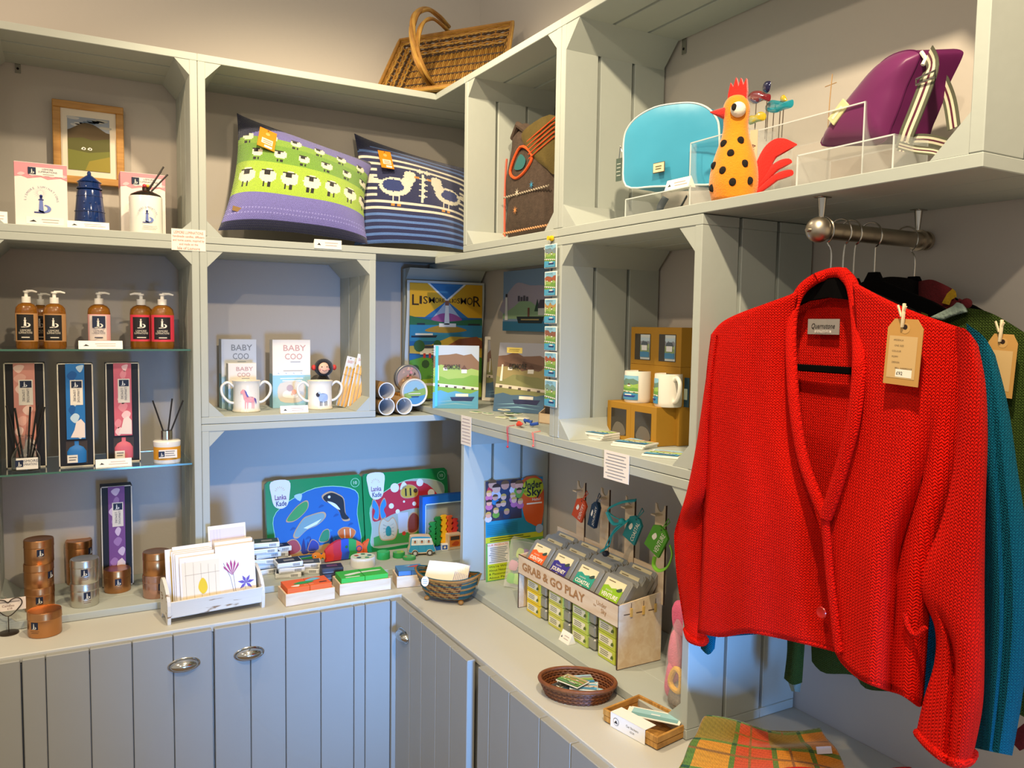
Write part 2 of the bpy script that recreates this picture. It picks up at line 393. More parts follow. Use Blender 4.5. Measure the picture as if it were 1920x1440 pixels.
# ------------------------------------------------------------------ placing helpers
class Spot: pass
def at(face, xl, xr, yt, zs, dep=None, yb=None):
    """width, height and base point of a thing seen between pixel columns xl..xr with its top at row yt, standing on height zs"""
    xc = (xl + xr) / 2; s = Spot()
    if dep is None: p = onZ(xc, yb, zs); dep = p.y if face == 'A' else p.x
    f = onA if face == 'A' else onB; ym = yb or yt + 40
    a, b = f(xl, ym, dep), f(xr, ym, dep); t = f(xc, yt, dep)
    if face == 'A': s.w = b.x - a.x; s.loc = Vector(((a.x + b.x) / 2, dep, zs)); s.rz = 0
    else: s.w = a.y - b.y; s.loc = Vector((dep, (a.y + b.y) / 2, zs)); s.rz = RB
    s.h = t.z - zs; return s
E_ = .0005
def logo_square(b, cx, cz, s, y, bgc='#16233f', fg='#e9e6dc'):
    b.rect(cx - s / 2, cx + s / 2, cz - s / 2, cz + s / 2, y, bgc); lighthouse(b, cx, cz - s * .36, s * .75, y - E_, fg, fg)
def lighthouse(b, cx, cz, s, y, c, c2):           # small lighthouse standing in a curling wave
    b.flat([(cx - .13 * s, cz), (cx + .08 * s, cz), (cx + .05 * s, cz + .55 * s), (cx - .09 * s, cz + .55 * s)], y, c)
    b.rect(cx - .13 * s, cx + .09 * s, cz + .56 * s, cz + .61 * s, y, c2)
    b.rect(cx - .07 * s, cx + .03 * s, cz + .62 * s, cz + .74 * s, y, c2); b.disc(cx - .02 * s, cz + .76 * s, .07 * s, y, c2, 10)
    o = [(cx + .1 * s + .30 * s * math.cos(a), cz + .16 * s + .2 * s * math.sin(a)) for a in [-2.6 + i * .4 for i in range(11)]]
    i_ = [(cx + .06 * s + .19 * s * math.cos(a), cz + .18 * s + .14 * s * math.sin(a)) for a in [-2.6 + i * .4 for i in range(11)]]
    b.flat(o + i_[::-1], y, c)
    b.rect(cx - .32 * s, cx + .12 * s, cz - .06 * s, cz, y, c2)
def rays(b, cx, cz, r0, r1, y, m, n=16):
    for i in range(n):
        a = 2 * PI * i / n; w_ = .03
        b.flat([(cx + r0 * math.cos(a - w_), cz + r0 * math.sin(a - w_)), (cx + r1 * math.cos(a), cz + r1 * math.sin(a)), (cx + r0 * math.cos(a + w_), cz + r0 * math.sin(a + w_))], y, m)
def sticker_marks(b, w, h, y, ink='#8a8f94'):     # the little boat-shaped shop mark and two lines of print
    b.flat([(-w * .40, h * .38), (-w * .26, h * .38), (-w * .30, h * .52), (-w * .345, h * .62), (-w * .36, h * .48)], y, '#20242a')
    b.lines(-w * .15, w * .42, h * .25, h * .8, 2, y, ink, .22)
def price_card(label, loc, rz, w=.10, h=.032, lines=None, tilt=.35, group=None):
    t = thing('price_card', label, 'price card', loc, rz, group)
    b = MB(); b.add([(-w/2, 0, 0), (w/2, 0, 0), (w/2, h*tilt, h), (-w/2, h*tilt, h), (-w/2, h*.9, 0), (w/2, h*.9, 0)], [(0,1,2,3), (3,2,5,4), (0,3,4), (1,5,2)], '#f6f1e4'); b.build('folded_card', t)
    p = MB(); p.T = Matrix.Rotation(-math.atan(tilt), 4, 'X'); sticker_marks(p, w, h, -.0006, '#b59a94')
    if lines: p.txt(lines, h * .25, w * .15, h * .5, -.0008, '#a04a3a')
    p.build('print', t); return t
INK = '#9a8f86'

# ------------------------------------------------------------------ top left crate: picture, gift boxes, burner, diffuser
wood_mat('oak', '#b07a33', '#d09a4c', (2, 20, 20), .45)
FL1 = ZL[2] + TH
fr = thing('framed_painting', 'oak-framed hill painting with two white sheep leaning at the back of the top left crate', 'picture', (0, 0, 0))
p0, p1 = onA(101, 350, -.035), onA(234, 350, -.035); zt = onA(165, 193, -.035).z; zb = onA(165, 345, -.035).z
fr.location = ((p0.x + p1.x) / 2, -.035, zb); W = p1.x - p0.x; H = zt - zb; k = .024
b = MB()
for a in ((-W/2, W/2, 0, k), (-W/2, W/2, H-k, H), (-W/2, -W/2+k, k, H-k), (W/2-k, W/2, k, H-k)): b.box(a[0], a[1], 0, .02, a[2], a[3], 'oak', .002)
b.build('frame', fr)
b = MB(); b.box(-W/2+k, W/2-k, .010, .014, k, H-k, '#e9dfca'); b.build('mount', fr)
b = MB(); u = W/2-k-.02; z0_, z1_ = k+.022, H-k-.024; q = z1_-z0_
b.rect(-u, u, z0_, z1_, .0095, '#9aa3b0')
for i in range(9): b.flat(blob([(-u+u*2*((i*.37)%1)*.8, z1_-q*.16*((i*.61)%1)), (-u+u*2*((i*.37)%1)*.8+.035, z1_-q*.15*((i*.61)%1)-.003), (-u+u*2*((i*.37)%1)*.8+.03, z1_-q*.15*((i*.61)%1)-.010), (-u+u*2*((i*.37)%1)*.8+.004, z1_-q*.15*((i*.61)%1)-.009)], 3), .0091, ['#c9c8c4', '#6d7f95', '#b4b2a8'][i % 3])
b.flat([(-u, z0_)] + [(-u+2*u*t, z1_-q*(.26-.16*math.sin(PI*min(1, t*1.05))**1.3)) for t in [i/12 for i in range(13)]] + [(u, z0_)], .0088, '#5b4a2c')
b.flat([(-u, z0_), (-u, z1_-q*.42), (-u*.3, z1_-q*.38), (u*.2, z1_-q*.42), (u, z1_-q*.36), (u, z0_)], .0084, '#5c5a22')
b.flat([(-u, z0_), (-u, z1_-q*.62), (0, z1_-q*.66), (u, z1_-q*.6), (u, z0_)], .0080, '#76782a')
b.flat([(-u*.2, z0_), (0, z0_+q*.18), (u, z0_+q*.30), (u, z0_)], .0077, '#9a8a2c')
for sx in (-.28, .02): b.flat(blob([(u*sx-.006, z0_+q*.40), (u*sx, z0_+q*.44), (u*sx+.008, z0_+q*.42), (u*sx+.005, z0_+q*.385)], 4), .0073, '#efece2'); b.disc(u*sx+.002, z0_+q*.41, .0025, .0070, '#2c2a20', 8)
b.build('painting', fr)

def lumi_box(label, s, d, stripe='#e2929a'):
    t = thing('gift_box', label, 'box', s.loc, s.rz); W, H = s.w, s.h
    b = MB(); b.box(-W/2, W/2, 0, d, 0, H, '#efe6dd', .001); b.build('box_body', t)
    b = MB(); y = -.0006
    b.flat([(-W/2, H*.765)] + [(-W/2+W*i/8, H*(.765 + .02*math.sin(i*2.1))) for i in range(9)] + [(W/2, H-.001), (-W/2, H-.001)], y, stripe)
    for i in range(5): b.flat(blob([(-W*.45+W*.2*i, H*(.8+.03*(i%3))), (-W*.38+W*.2*i, H*(.84+.03*(i%2))), (-W*.3+W*.2*i, H*.82), (-W*.37+W*.2*i, H*.785)], 4), y-E_, '#f0bdbf')
    b.rect(-W*.22, W*.42, H*.80, H*.93, y-2*E_, '#efe6dd'); logo_square(b, -W*.17, H*.87, H*.11, y-3*E_)
    b.txt('LISMORE', H*.028, W*.13, H*.905, y-3*E_, '#3a3f58'); b.txt('LUMINATIONS', H*.028, W*.13, H*.865, y-3*E_, '#3a3f58'); b.lines(W*.02, W*.28, H*.815, H*.835, 1, y-3*E_, INK, .4)
    b.arctxt('LISMORE LUMINATIONS', H*.032, 0, H*.40, W*.31, PI*.98, PI*.02, y, '#8a8fa8')
    rays(b, -W*.02, H*.53, W*.05, W*.15, y, '#4458a0', 18); lighthouse(b, 0, H*.23, H*.33, y-E_, '#6e7ec0', '#1f2f78')
    b.rect(-W*.3, W*.42, H*.03, H*.15, y, '#f5eee6'); b.flat([(-W*.24, H*.07), (-W*.10, H*.07), (-W*.16, H*.10)], y-E_, '#222222'); b.lines(-W*.02, W*.38, H*.05, H*.13, 2, y-E_, INK, .2)
    b.build('label_print', t)
    b = MB(); b.rect(0, d, H*.77, H-.001, 0, stripe); b.T = Matrix.Identity(4)
    b2 = MB(); b2.T = Matrix.Translation((-W/2-.0006, d, 0)) @ Matrix.Rotation(-PI/2, 4, 'Z'); b2.rect(0, d, H*.77, H-.001, 0, stripe); b2.build('side_band', t)
    return t
s = at('A', 27, 126, 306, FL1, dep=-.33); lumi_box('pink-topped white gift box, left of the blue lighthouse burner', s, .09)
s = at('A', 226, 310, 325, FL1, dep=-.20); lumi_box('pink-topped white gift box behind the white reed diffuser bottle', s, .09)
mat('cobalt_glaze', '#0d2c66', .12, noise=.15, nscale=20, coat=.6); mat('white_glaze', '#f0ece2', .15, noise=.02, coat=.5); mat('gunmetal', '#5c5048', .25, .9, noise=0)
s = at('A', 137, 199, 318, FL1, dep=-.27); r = s.w/2
b = MB(); H = s.h
b.lathe([(0, 0), (r*.98, 0), (r, .006), (r*.92, H*.30), (r*.78, H*.66), (r*.68, H*.70), (0, H*.70)], 'cobalt_glaze', 28)
t = thing('lighthouse_burner', 'glossy cobalt blue ceramic lighthouse burner between the two white gift boxes', 'wax burner', s.loc + Vector((0, .03, 0))); b.build('tower', t)
for zc in (.33, .58): 
    c = MB(); c.tube([(r*(.93 if zc<.5 else .80)*math.cos(a), r*(.93 if zc<.5 else .80)*math.sin(a), H*zc) for a in [i*PI/14 for i in range(28)]], .0018, 'cobalt_glaze', 6, closed=True); c.build('rib', t)
c = MB()
for k in range(5):
    for j in (-1, 0, 1): a = -PI/2 + j*.42; zz = H*(.10+.12*k); rr = r*(1-.28*zz/(H*.68))*1.0; c.ball((rr*math.cos(a), rr*math.sin(a), zz), (.004, .004, .006), 'cobalt_glaze', 8, 6)
c.build('window_bumps', t)
c = MB(); c.lathe([(r*.80, H*.70), (r*.80, H*.725), (r*.70, H*.735), (r*.70, H*.80), (r*.78, H*.815), (r*.5, H*.87), (r*.2, H*.92), (r*.12, H*.93), (r*.13, H*.96), (r*.10, H*.985), (0, H)], 'cobalt_glaze', 28); c.build('dome_lid', t)
price_card('white folded price card in front of the blue lighthouse burner', at('A', 133, 200, 420, FL1, dep=-.357).loc, 0, .115, .022)
price_card('white folded price card at the left edge of the top left crate', at('A', -22, 12, 400, FL1, dep=-.357).loc, 0, .052, .035)
s = at('A', 244, 308, 362, FL1, dep=-.33); r = s.w/2; H = s.h
t = thing('reed_diffuser', 'white ceramic reed diffuser bottle with grey shoulder on the top left shelf', 'reed diffuser', s.loc + Vector((0, r, 0)))
b = MB(); b.lathe([(0, 0), (r*.98, 0), (r, .004), (r, H*.93), (r*.97, H*.95), (0, H*.95)], 'white_glaze', 32); b.build('bottle', t)
b = MB(); b.lathe([(r*.98, H*.94), (r*.9, H*1.0), (r*.5, H*1.08), (r*.2, H*1.12), (r*.2, H*1.2), (0, H*1.2)], 'gunmetal', 32); b.build('shoulder', t)
b = MB()
for dx_, k in ((.006, .0), (.0, .002), (-.004, .0)): b.cyl((dx_, k, H*1.0), (dx_*2+.055, k-.01, H*1.75 - abs(dx_)*4), .0028, '#3a3632', 8)
b.build('reeds', t)
b = MB(); b.ball((-.004, -.012, H*1.22), .006, '#c23a44', 10, 8); b.ball((.006, -.012, H*1.22), .005, '#e0b040', 10, 8); b.build('beads', t)
b = MB(); y = -r-.001; b.arctxt('LISMORE LUMINATIONS', H*.045, 0, H*.44, r*.55, PI*.95, PI*.05, y-.0005, '#8a8fa8'); rays(b, 0, H*.60, .004, .013, y, '#4458a0', 14); lighthouse(b, 0, H*.28, H*.36, y-E_, '#6e7ec0', '#1f2f78'); b.lines(-r*.4, r*.6, H*.08, H*.2, 3, y, INK, .2); b.build('label_print', t)
def wall_note(label, face, x0, x1, y0, y1, dep, head=None, n=5, ink='#b06a60'):
    f = onA if face == 'A' else onB; a = f(x0, y1, dep); c = f(x1, y1, dep); t_ = f((x0 + x1) / 2, y0, dep)
    W = (c.x - a.x) if face == 'A' else (a.y - c.y); H = t_.z - f((x0+x1)/2, y1, dep).z
    mid = f((x0 + x1) / 2, y1, dep); t = thing('paper_notice', label, 'notice', mid, 0 if face == 'A' else RB)
    b = MB(); b.box(-W/2, W/2, 0, .0008, 0, H, '#f3e9dc'); b.build('paper', t)
    b = MB(); 
    if head:
        for i, h_ in enumerate(head): b.txt(h_[0], H*h_[1], 0, H*h_[2], -.0006, ink, w=W*h_[3])
    b.lines(-W*.44, W*.44, H*.05 if not head else H*.06, H*.95, n, -.0006, ink, .2) if not head else None
    b.build('print', t); return t
wall_note('small paper notice about the makers taped to the post below the top left shelf', 'A', 322, 386, 430, 470, -.3612,
    [('LISMORE LUMINATIONS', .13, .84, .86), ('handmade candles, diffusers', .11, .66, .92), ('and home scents, inspired by', .11, .48, .92), ('and made on the', .11, .30, .55), ('Isle of Lismore', .14, .11, .66)])
def bracket(label, face, px, py, dep):
    p = (onA if face == 'A' else onB)(px, py, dep); t = MB(); t.box(-.009, .009, -.002, 0, -.03, .02, 'wire_steel', .001); t.box(-.009, .009, -.03, 0, .018, .020, 'wire_steel', .0005); t.disc(0, -.015, .004, -.0026, 'dark_gap', 10)
    return tag(t.build('shelf_bracket', None, p, 0 if face == 'A' else RB), label, 'bracket')
bracket('small steel angle bracket on the back wall of the top left crate', 'A', 33, 120, -.002)
bracket('small steel angle bracket on the wall above the blue wash bag', 'B', 1283, 82, -.002)

# ------------------------------------------------------------------ glass shelves, soap bottles
mat('shelf_glass', '#dfeee8', .02, noise=0, trans=1, ior=1.45); mat('glass_edge', '#3f6a5a', .1, noise=0, spec=.8)
GX0, GX1 = -1.786, -1.228
GZ = (1.556, 1.174)
for gz, lb in ((GZ[0], 'upper glass shelf carrying the soap pump bottles'), (GZ[1], 'lower glass shelf carrying the tall diffuser boxes')):
    t = thing('glass_shelf', lb, 'shelf', (0, 0, gz))
    b = MB(); b.box(GX0, GX1, -.335, -.012, -.006, -.0002, 'shelf_glass'); b.build('pane', t)
    b = MB(); b.box(GX0, GX1, -.3365, -.3352, -.006, -.0002, 'glass_edge'); b.build('front_edge', t)
for k in range(2): pass
mat('amber_soap', '#c98326', .08, noise=0, trans=.7, ior=1.4, coat=.5); mat('plastic_white', '#f2ede2', .3, noise=0)
def soap(label, xc, yt, dep, kind, pump=1, sc=1):
    s = at('A', xc - 22 * sc, xc + 22 * sc, yt, GZ[0], dep=dep); W = s.w; H = s.h
    t = thing('soap_bottle', label, 'soap bottle', s.loc + Vector((0, W*.35, 0)), 0, 'pump soap bottles on the upper glass shelf')
    r = W/2; b = MB(); b.lathe([(0, 0), (r*.94, 0), (r, .004), (r, H*.62), (r*.93, H*.70), (r*.7, H*.75), (r*.35, H*.78), (r*.32, H*.8), (0, H*.8)], 'amber_soap', 24, ell=.75); b.build('bottle', t)
    b = MB(); b.cyl((0, 0, H*.78), (0, 0, H*.885), r*.40, 'plastic_white', 20); b.cyl((0, 0, H*.885), (0, 0, H*.97), r*.17, 'plastic_white', 12); b.cyl((0, 0, H*.955), (0, 0, H*.985), r*.28, 'plastic_white', 14)
    b.tube([(0, 0, H*.98), (pump*r*.55, -.002, H*.985), (pump*r*.95, -.003, H*.965)], [r*.13, r*.11, r*.08], 'plastic_white', 8); b.build('pump', t)
    # label wraps the front of the bottle
    b = MB(); N = 10
    def wrap(a0, a1, z0, z1, m, off):
        vs = []; 
        for i in range(N + 1):
            a = a0 + (a1 - a0) * i / N; rr = r + off; vs += [(rr * math.sin(a), -.75 * rr * math.cos(a), z0), (rr * math.sin(a), -.75 * rr * math.cos(a), z1)]
        b.add(vs, [(2*i, 2*i+2, 2*i+3, 2*i+1) for i in range(N)], m, True)
    wrapc = {'black': '#191716', 'red': '#1c1517', 'pink': '#e8d8ce'}[kind]; side = {'black': '#b98a5a', 'red': '#d8384a', 'pink': '#e6a9a6'}[kind]
    wrap(-1.25, 1.25, H*.12, H*.60, side, .0006); wrap(-.95 if kind != 'red' else -.85, .62, H*.14 if kind != 'red' else H*.16, H*.58 if kind != 'red' else H*.56, wrapc, .0012)
    yy = -.75*r-.0026
    if kind == 'pink': b.rect(-r*.62, r*.5, H*.36, H*.57, yy, '#16233f')
    lighthouse(b, -r*.1, H*.37, H*.19, yy-E_, '#efe8da', '#efe8da'); ink = '#3a3f58' if kind == 'pink' else '#d8cdb8'
    b.txt('LISMORE', H*.035, -r*.1, H*.31, yy-E_, ink, w=r*.9); b.txt('LUMINATIONS', H*.035, -r*.1, H*.27, yy-E_, ink, w=r*1.15); b.lines(-r*.5, r*.35, H*.17, H*.21, 1, yy-E_, ink, .45)
    b.build('label_wrap', t); return t
soap('amber soap pump bottle with black label, leftmost on the upper glass shelf', 49, 543, -.27, 'black', 1)
soap('amber soap pump bottle mostly hidden behind the two black-labelled ones at the left', 76, 549, -.16, 'black', 1, .9)
soap('amber soap pump bottle with black label, right-hand front one of the left trio', 102, 545, -.28, 'black', 1)
soap('soap pump bottle with pale pink and navy label, alone behind the price card', 186, 547, -.24, 'pink', 1)
soap('soap pump bottle with red and black label turned left, second from the right', 266, 549, -.22, 'red', -1)
soap('soap pump bottle with red and black label, rightmost on the upper glass shelf', 306, 549, -.26, 'red', 1)
price_card('white price card in front of the pale pink soap bottle', at('A', 155, 224, 640, GZ[0], dep=-.325).loc, 0, .125, .026)
# ------------------------------------------------------------------ diffuser boxes
def diff_box(label, xl, xr, yt, zs, yb, hexs, glass, dep=None):
    s = at('A', xl, xr, yt, zs, yb=yb, dep=dep); W, H = s.w, s.h; d = .06
    t = thing('diffuser_box', label, 'gift box', s.loc, 0, 'black diffuser gift boxes with coloured ribbon wraps')
    b = MB(); b.box(-W/2, W/2, 0, d, 0, H, '#14110f', .0008); b.build('box_body', t)
    b = MB(); e = .0035; y = -.0006; c = '#ded3bd'
    for r_ in ((-W/2, -W/2+e, 0, H), (W/2-e, W/2, 0, H), (-W/2, W/2, H-e, H), (-W/2, W/2, 0, e)): b.rect(*r_, y, c)
    b.build('edge_lines', t)
    b = MB(); sw_ = W*.27; z0_ = H*.27 if glass else H*.10
    b.box(-sw_, sw_*.95, -.006, 0, z0_, H*.995, hexs[0]); y = -.0066
    q = random.Random(int(xl))
    for i in range(9):
        zc = z0_ + (H-z0_) * (i + .5) / 9; xc_ = q.uniform(-.6, .6)*sw_; a = q.uniform(.3, .6)*sw_
        b.flat(blob([(max(-sw_, xc_-a), zc), (xc_, min(H*.98, zc+.016)), (min(sw_*.9, xc_+a), zc+.006), (xc_+a*.1, max(z0_, zc-.016))], 4), y, hexs[1 + i % 2])
    b.rect(-sw_*.55, sw_*.75, H*.60, H*.84, y-E_, '#e7ddcd'); 
    b.rect(-sw_*.42, sw_*.65, H*.765, H*.83, y-2*E_, '#16233f'); lighthouse(b, 0, H*.775, H*.055, y-3*E_, '#eeeeee', '#eeeeee')
    b.txt('LISMORE', .007, -sw_*.1, H*.69, y-2*E_, '#4a4650', w=H*.11, rot=-PI/2); b.txt('LUMINATIONS', .007, -sw_*.4+sw_*.7, H*.69, y-2*E_, '#4a4650', w=H*.13, rot=-PI/2)
    b.flat([(-sw_*.6, z0_+.006), (-sw_*.2, z0_+.03), (0, z0_+.055), (sw_*.5, z0_+.065), (sw_*.9, z0_+.05), (sw_*.9, z0_+.004)], y-E_, '#ead9d0')
    b.build('ribbon_wrap', t)
    if glass:
        b = MB(); b.box(-W*.3, W*.3, -.0008, 0, H*.03, H*.25, '#3a2f28'); b.lathe([(0, H*.04), (W*.27, H*.04), (W*.28, H*.06), (W*.28, H*.15), (W*.2, H*.19), (W*.08, H*.21), (W*.08, H*.25)], hexs[0], 16, (0, .001, 0), ell=.35); b.rect(-W*.27, W*.02, H*.045, H*.12, -W*.28*.35-.001, '#e7ddcd'); b.lines(-W*.24, 0, H*.06, H*.11, 2, -W*.28*.35-.0016, '#555555', .3); b.build('window_bottle', t)
    return t
PK = ('#d48f80', '#eecabb', '#e0a99a'); BL = ('#1f6fb4', '#bcd3e2', '#12569a'); RD = ('#cf6472', '#f0c3c2', '#e08a92'); PU = ('#7d4a8a', '#d8bfd6', '#a57ab0')
diff_box('tall black box with pale salmon ribbon wrap, leftmost on the lower glass shelf', 12, 88, 680, GZ[1], 877, PK, 0)
diff_box('tall black box with bright blue ribbon wrap on the lower glass shelf', 111, 178, 681, GZ[1], 875, BL, 1)
diff_box('tall black box with red-pink ribbon wrap, third on the lower glass shelf', 201, 264, 680, GZ[1], 866, RD, 1)
diff_box('tall black box with purple ribbon wrap on the crate floor behind a copper tin', 189, 248, 911, ZL[0]+TH, None, PU, 0, dep=-.125)
mat('clear_glass', '#f4f8f8', .02, noise=0, trans=1, ior=1.3); mat('frosty_liquid', '#c9cdd0', .1, noise=0, trans=.6, ior=1.33)
s = at('A', 20, 76, 822, GZ[1], yb=885); r = s.w/2; H = s.h
t = thing('reed_diffuser', 'clear conical glass reed diffuser with black reeds at the far left', 'reed diffuser', s.loc + Vector((0, r, 0)))
b = MB(); b.lathe([(0, .002), (r, .002), (r, H*.38), (r*.9, H*.5), (r*.45, H*.85), (r*.42, H*1.0), (r*.5, H*1.04), (r*.46, H*1.05), (r*.38, H), (r*.40, H*.85), (r*.86, H*.48), (r*.95, H*.38), (r*.95, .006), (0, .006)], 'clear_glass', 28); b.build('flask', t)
b = MB(); b.lathe([(0, .008), (r*.93, .008), (r*.93, H*.36), (0, H*.36)], 'frosty_liquid', 24); b.build('oil', t)
b = MB(); yy = -r-.001; b.box(-r*.62, r*.85, yy-.0006, yy, H*.08, H*.42, '#eee8dc'); logo_square(b, -r*.42, H*.26, H*.2, yy-.0012); b.txt('LISMORE', H*.08, r*.28, H*.33, yy-.0012, '#3a3f58'); b.txt('LUMINATIONS', H*.07, r*.28, H*.23, yy-.0012, '#3a3f58', w=r*1.0); b.build('label_sticker', t)
b = MB()
for a, l in ((-.30, 1.0), (-.16, .92), (.1, .95), (.22, 1.0), (.34, .93)): b.cyl((a*.03, a*.01, H*.1), (a*.16, -.01*a, H*(1.0 + .95*l)), .003, '#151312', 8)
b.build('reeds', t)
s = at('A', 290, 342, 818, GZ[1], yb=870); r = s.w/2; H = s.h
t = thing('reed_diffuser', 'white and orange tub diffuser with three spread black reeds, right end of the glass shelf', 'reed diffuser', s.loc + Vector((0, r, 0)))
b = MB(); b.lathe([(0, 0), (r*.97, 0), (r, .004), (r, H*.62), (r*1.02, H*.66), (r*1.02, H*.78), (r*.9, H*.82), (0, H*.82)], 'white_glaze', 28); b.build('tub', t)
b = MB(); b.lathe([(r*.42, H*.82), (r*.42, H*1.15), (r*.36, H*1.17), (0, H*1.17)], 'chrome', 20); b.build('cap', t)
b = MB(); b.lathe([(r*1.006, H*.14), (r*1.006, H*.6)], '#e09a28', 24, a0=PI*1.05, a1=PI*1.95); yy = -r-.0022; b.rect(-r*.7, r*.62, H*.22, H*.52, yy, '#efe6d4'); logo_square(b, -r*.5, H*.37, H*.2, yy-E_); b.lines(-r*.25, r*.55, H*.27, H*.5, 3, yy-E_, '#6a6460', .3); b.build('label_wrap', t)
b = MB()
for a in (-.042, .018, .052): b.cyl((a*.1, 0, H*.9), (a, -.005, H*2.35 - abs(a)*.2), .0026, '#1c1815', 8)
b.build('reeds', t)
price_card('white price card in front of the blue and red diffuser boxes', at('A', 180, 248, 862, GZ[1], dep=-.318).loc + Vector((0, 0, 0)), -.0, .105, .026)

# ------------------------------------------------------------------ candle tins
mat('copper_tin', '#c48a58', .30, .95, noise=.05, nscale=8); mat('silver_tin', '#d0ccc0', .28, .95, noise=.04, nscale=8); mat('rose_tin', '#c79a84', .24, .9, noise=.04, nscale=8); mat('pewter', '#b0aea6', .5, .8, noise=.04, nscale=8)
def tin(label, p, m, r=.0425, h=.0765, turn=0, lab=True):
    t = thing('candle_tin', label, 'candle tin', p, turn, 'round candle tins at the left of the worktop')
    b = MB(); b.lathe([(0, 0), (r*.96, 0), (r*.985, .002), (r*.985, h*.72), (r*.97, h*.73)], m, 36); b.build('tin_body', t)
    b = MB(); b.lathe([(r, h*.68), (r*1.015, h*.70), (r*1.0, h*.73), (r, h*.95), (r*.965, h), (r*.9, h*.985), (0, h*.985)], m, 36); b.build('lid', t)
    if lab:
        b = MB(); N = 6
        def wr(a0, a1, z0, z1, mm, off):
            vs = []
            for i in range(N+1):
                a = a0+(a1-a0)*i/N; vs += [((r+off)*math.sin(a), -(r+off)*math.cos(a), z0), ((r+off)*math.sin(a), -(r+off)*math.cos(a), z1)]
            b.add(vs, [(2*i, 2*i+2, 2*i+3, 2*i+1) for i in range(N)], mm, True)
        wr(-.24, .24, h*.36, h*.66, '#131d36', -.0003); lighthouse(b, 0, h*.40, h*.26, -r-.0010, '#dcd8cc', '#dcd8cc'); wr(-.3, .3, h*.27, h*.29, '#7c5a3a', -.0003); wr(-.25, .25, h*.2, h*.22, '#7c5a3a', -.0003); b.build('label_sticker', t)
    return t
FZ = ZL[0] + TH
def tins(px, pyb, zs, items, dy=0):
    p = onZ(px, pyb, zs); r = .0425; p = p + Vector((0, r, 0)); z = zs
    for lb, m, tu in items: tin(lb, (p.x + R.uniform(-.002, .002), p.y, z), m, turn=tu); z += .0760
tins(75, 1149, FZ, [('copper candle tin, bottom of the leftmost stack of three', 'copper_tin', 0), ('copper candle tin, middle of the leftmost stack', 'copper_tin', .9), ('copper candle tin with navy label, top of the leftmost stack', 'copper_tin', .12)])
tins(161, 1140, FZ, [('silver candle tin, bottom of the silver pair', 'silver_tin', .15), ('silver candle tin stacked on top of another silver tin', 'silver_tin', -.05)])
tins(151, 1098, FZ, [('copper candle tin, bottom one hidden behind the silver pair', 'copper_tin', 1), ('copper candle tin whose lid shows above the silver pair', 'copper_tin', 1)])
tins(222, 1113, FZ, [('single copper candle tin in front of the purple-wrapped black box', 'copper_tin', .0)])
tins(297, 1123, FZ, [('rose silver candle tin under a copper one, beside the card rack', 'rose_tin', .3), ('copper candle tin on the rose silver one beside the card rack', 'copper_tin', 1.2)])
p = onZ(84, 1197, ZL[0]-.001)
tin('copper candle tin standing alone at the front of the worktop', (p.x, p.y+.045, ZL[0]), 'copper_tin', .0465, .074, -.62)
# heart card holder, white card, crystal behind
p = onZ(16, 1192, ZL[0]-.001)
t = thing('card_holder', 'dark wire heart-shaped card holder on a round foot at the left edge', 'card holder', (p.x, p.y+.02, ZL[0]))
mat('dark_bronze', '#4a3f35', .4, .8, noise=0)
b = MB(); b.lathe([(0, 0), (.027, 0), (.027, .003), (.02, .005), (0, .005)], 'dark_bronze', 24); b.build('foot', t)
b = MB(); b.cyl((0, 0, .004), (0, 0, .052), .0015, 'dark_bronze', 6); hp = [(0, .052), (-.030, .078), (-.036, .092), (-.026, .104), (-.010, .102), (0, .094), (.010, .103), (.026, .106), (.036, .094), (.030, .078)]
b.tube([(x, 0, z) for x, z in blob(hp, 5)], .0016, 'dark_bronze', 6, closed=True); b.build('wire_heart', t)
b = MB(); b.box(-.05, .046, .003, .004, .068, .106, '#ecdccb'); b.rect(-.03, .03, .094, .097, .0022, INK); b.txt('Candles', .007, .0, .084, .0022, '#8a6a5c'); b.txt('£18', .006, .004, .075, .0022, '#8a6a5c'); tag(b.build('insert_card', None, t.location), 'pale pink price card slotted in the heart-shaped wire holder', 'card')
b = MB(); b.box(-.035, .035, 0, .02, 0, .045, 'clear_glass', .004); p = onZ(-12, 1150, FZ); tag(b.build('glass_block', None, (p.x, p.y, FZ)), 'clear glass block cut off by the left edge of the photo', 'glass block')

# ------------------------------------------------------------------ card rack with greeting cards
mat('distressed', '#d9d2c2', .6, noise=.5, nscale=14, bump=.2, bscale=40)
m_ = MATS['distressed']; 
s0 = onZ(318, 1172, ZL[0]); s1 = onZ(494, 1139, ZL[0]); ang = math.atan2(s1.y - s0.y, s1.x - s0.x); L = (s1 - s0).length
t = thing('card_rack', 'distressed white wooden trough rack full of greeting cards on the worktop', 'card rack', (s0.x, s0.y, ZL[0]), ang)
dp = .10
wood_mat('flaky_white', '#8a6a45', '#dcd6c8', (3, 8, 14), .7, .3)
MATS['flaky_white'].node_tree.nodes['Color Ramp'].color_ramp.elements[0].position = .33; MATS['flaky_white'].node_tree.nodes['Color Ramp'].color_ramp.elements[1].position = .40
for sx in (0, 1):
    b = MB(); x = 0 if sx == 0 else L
    pr_ = blob([(0, 0), (.012, .0), (.03, .018), (.07, .018), (.088, 0), (.10, 0), (.10, .05), (.106, .095), (.085, .13), (.05, .12), (.015, .095), (-.004, .06)], 3)
    b.T = Matrix.Translation((x-.006, 0, 0)) @ Matrix(((0, 1, 0, 0), (1, 0, 0, 0), (0, 0, 1, 0), (0, 0, 0, 1)))
    b.ext(pr_, 0, .010, 'flaky_white'); b.build('end_panel', t)
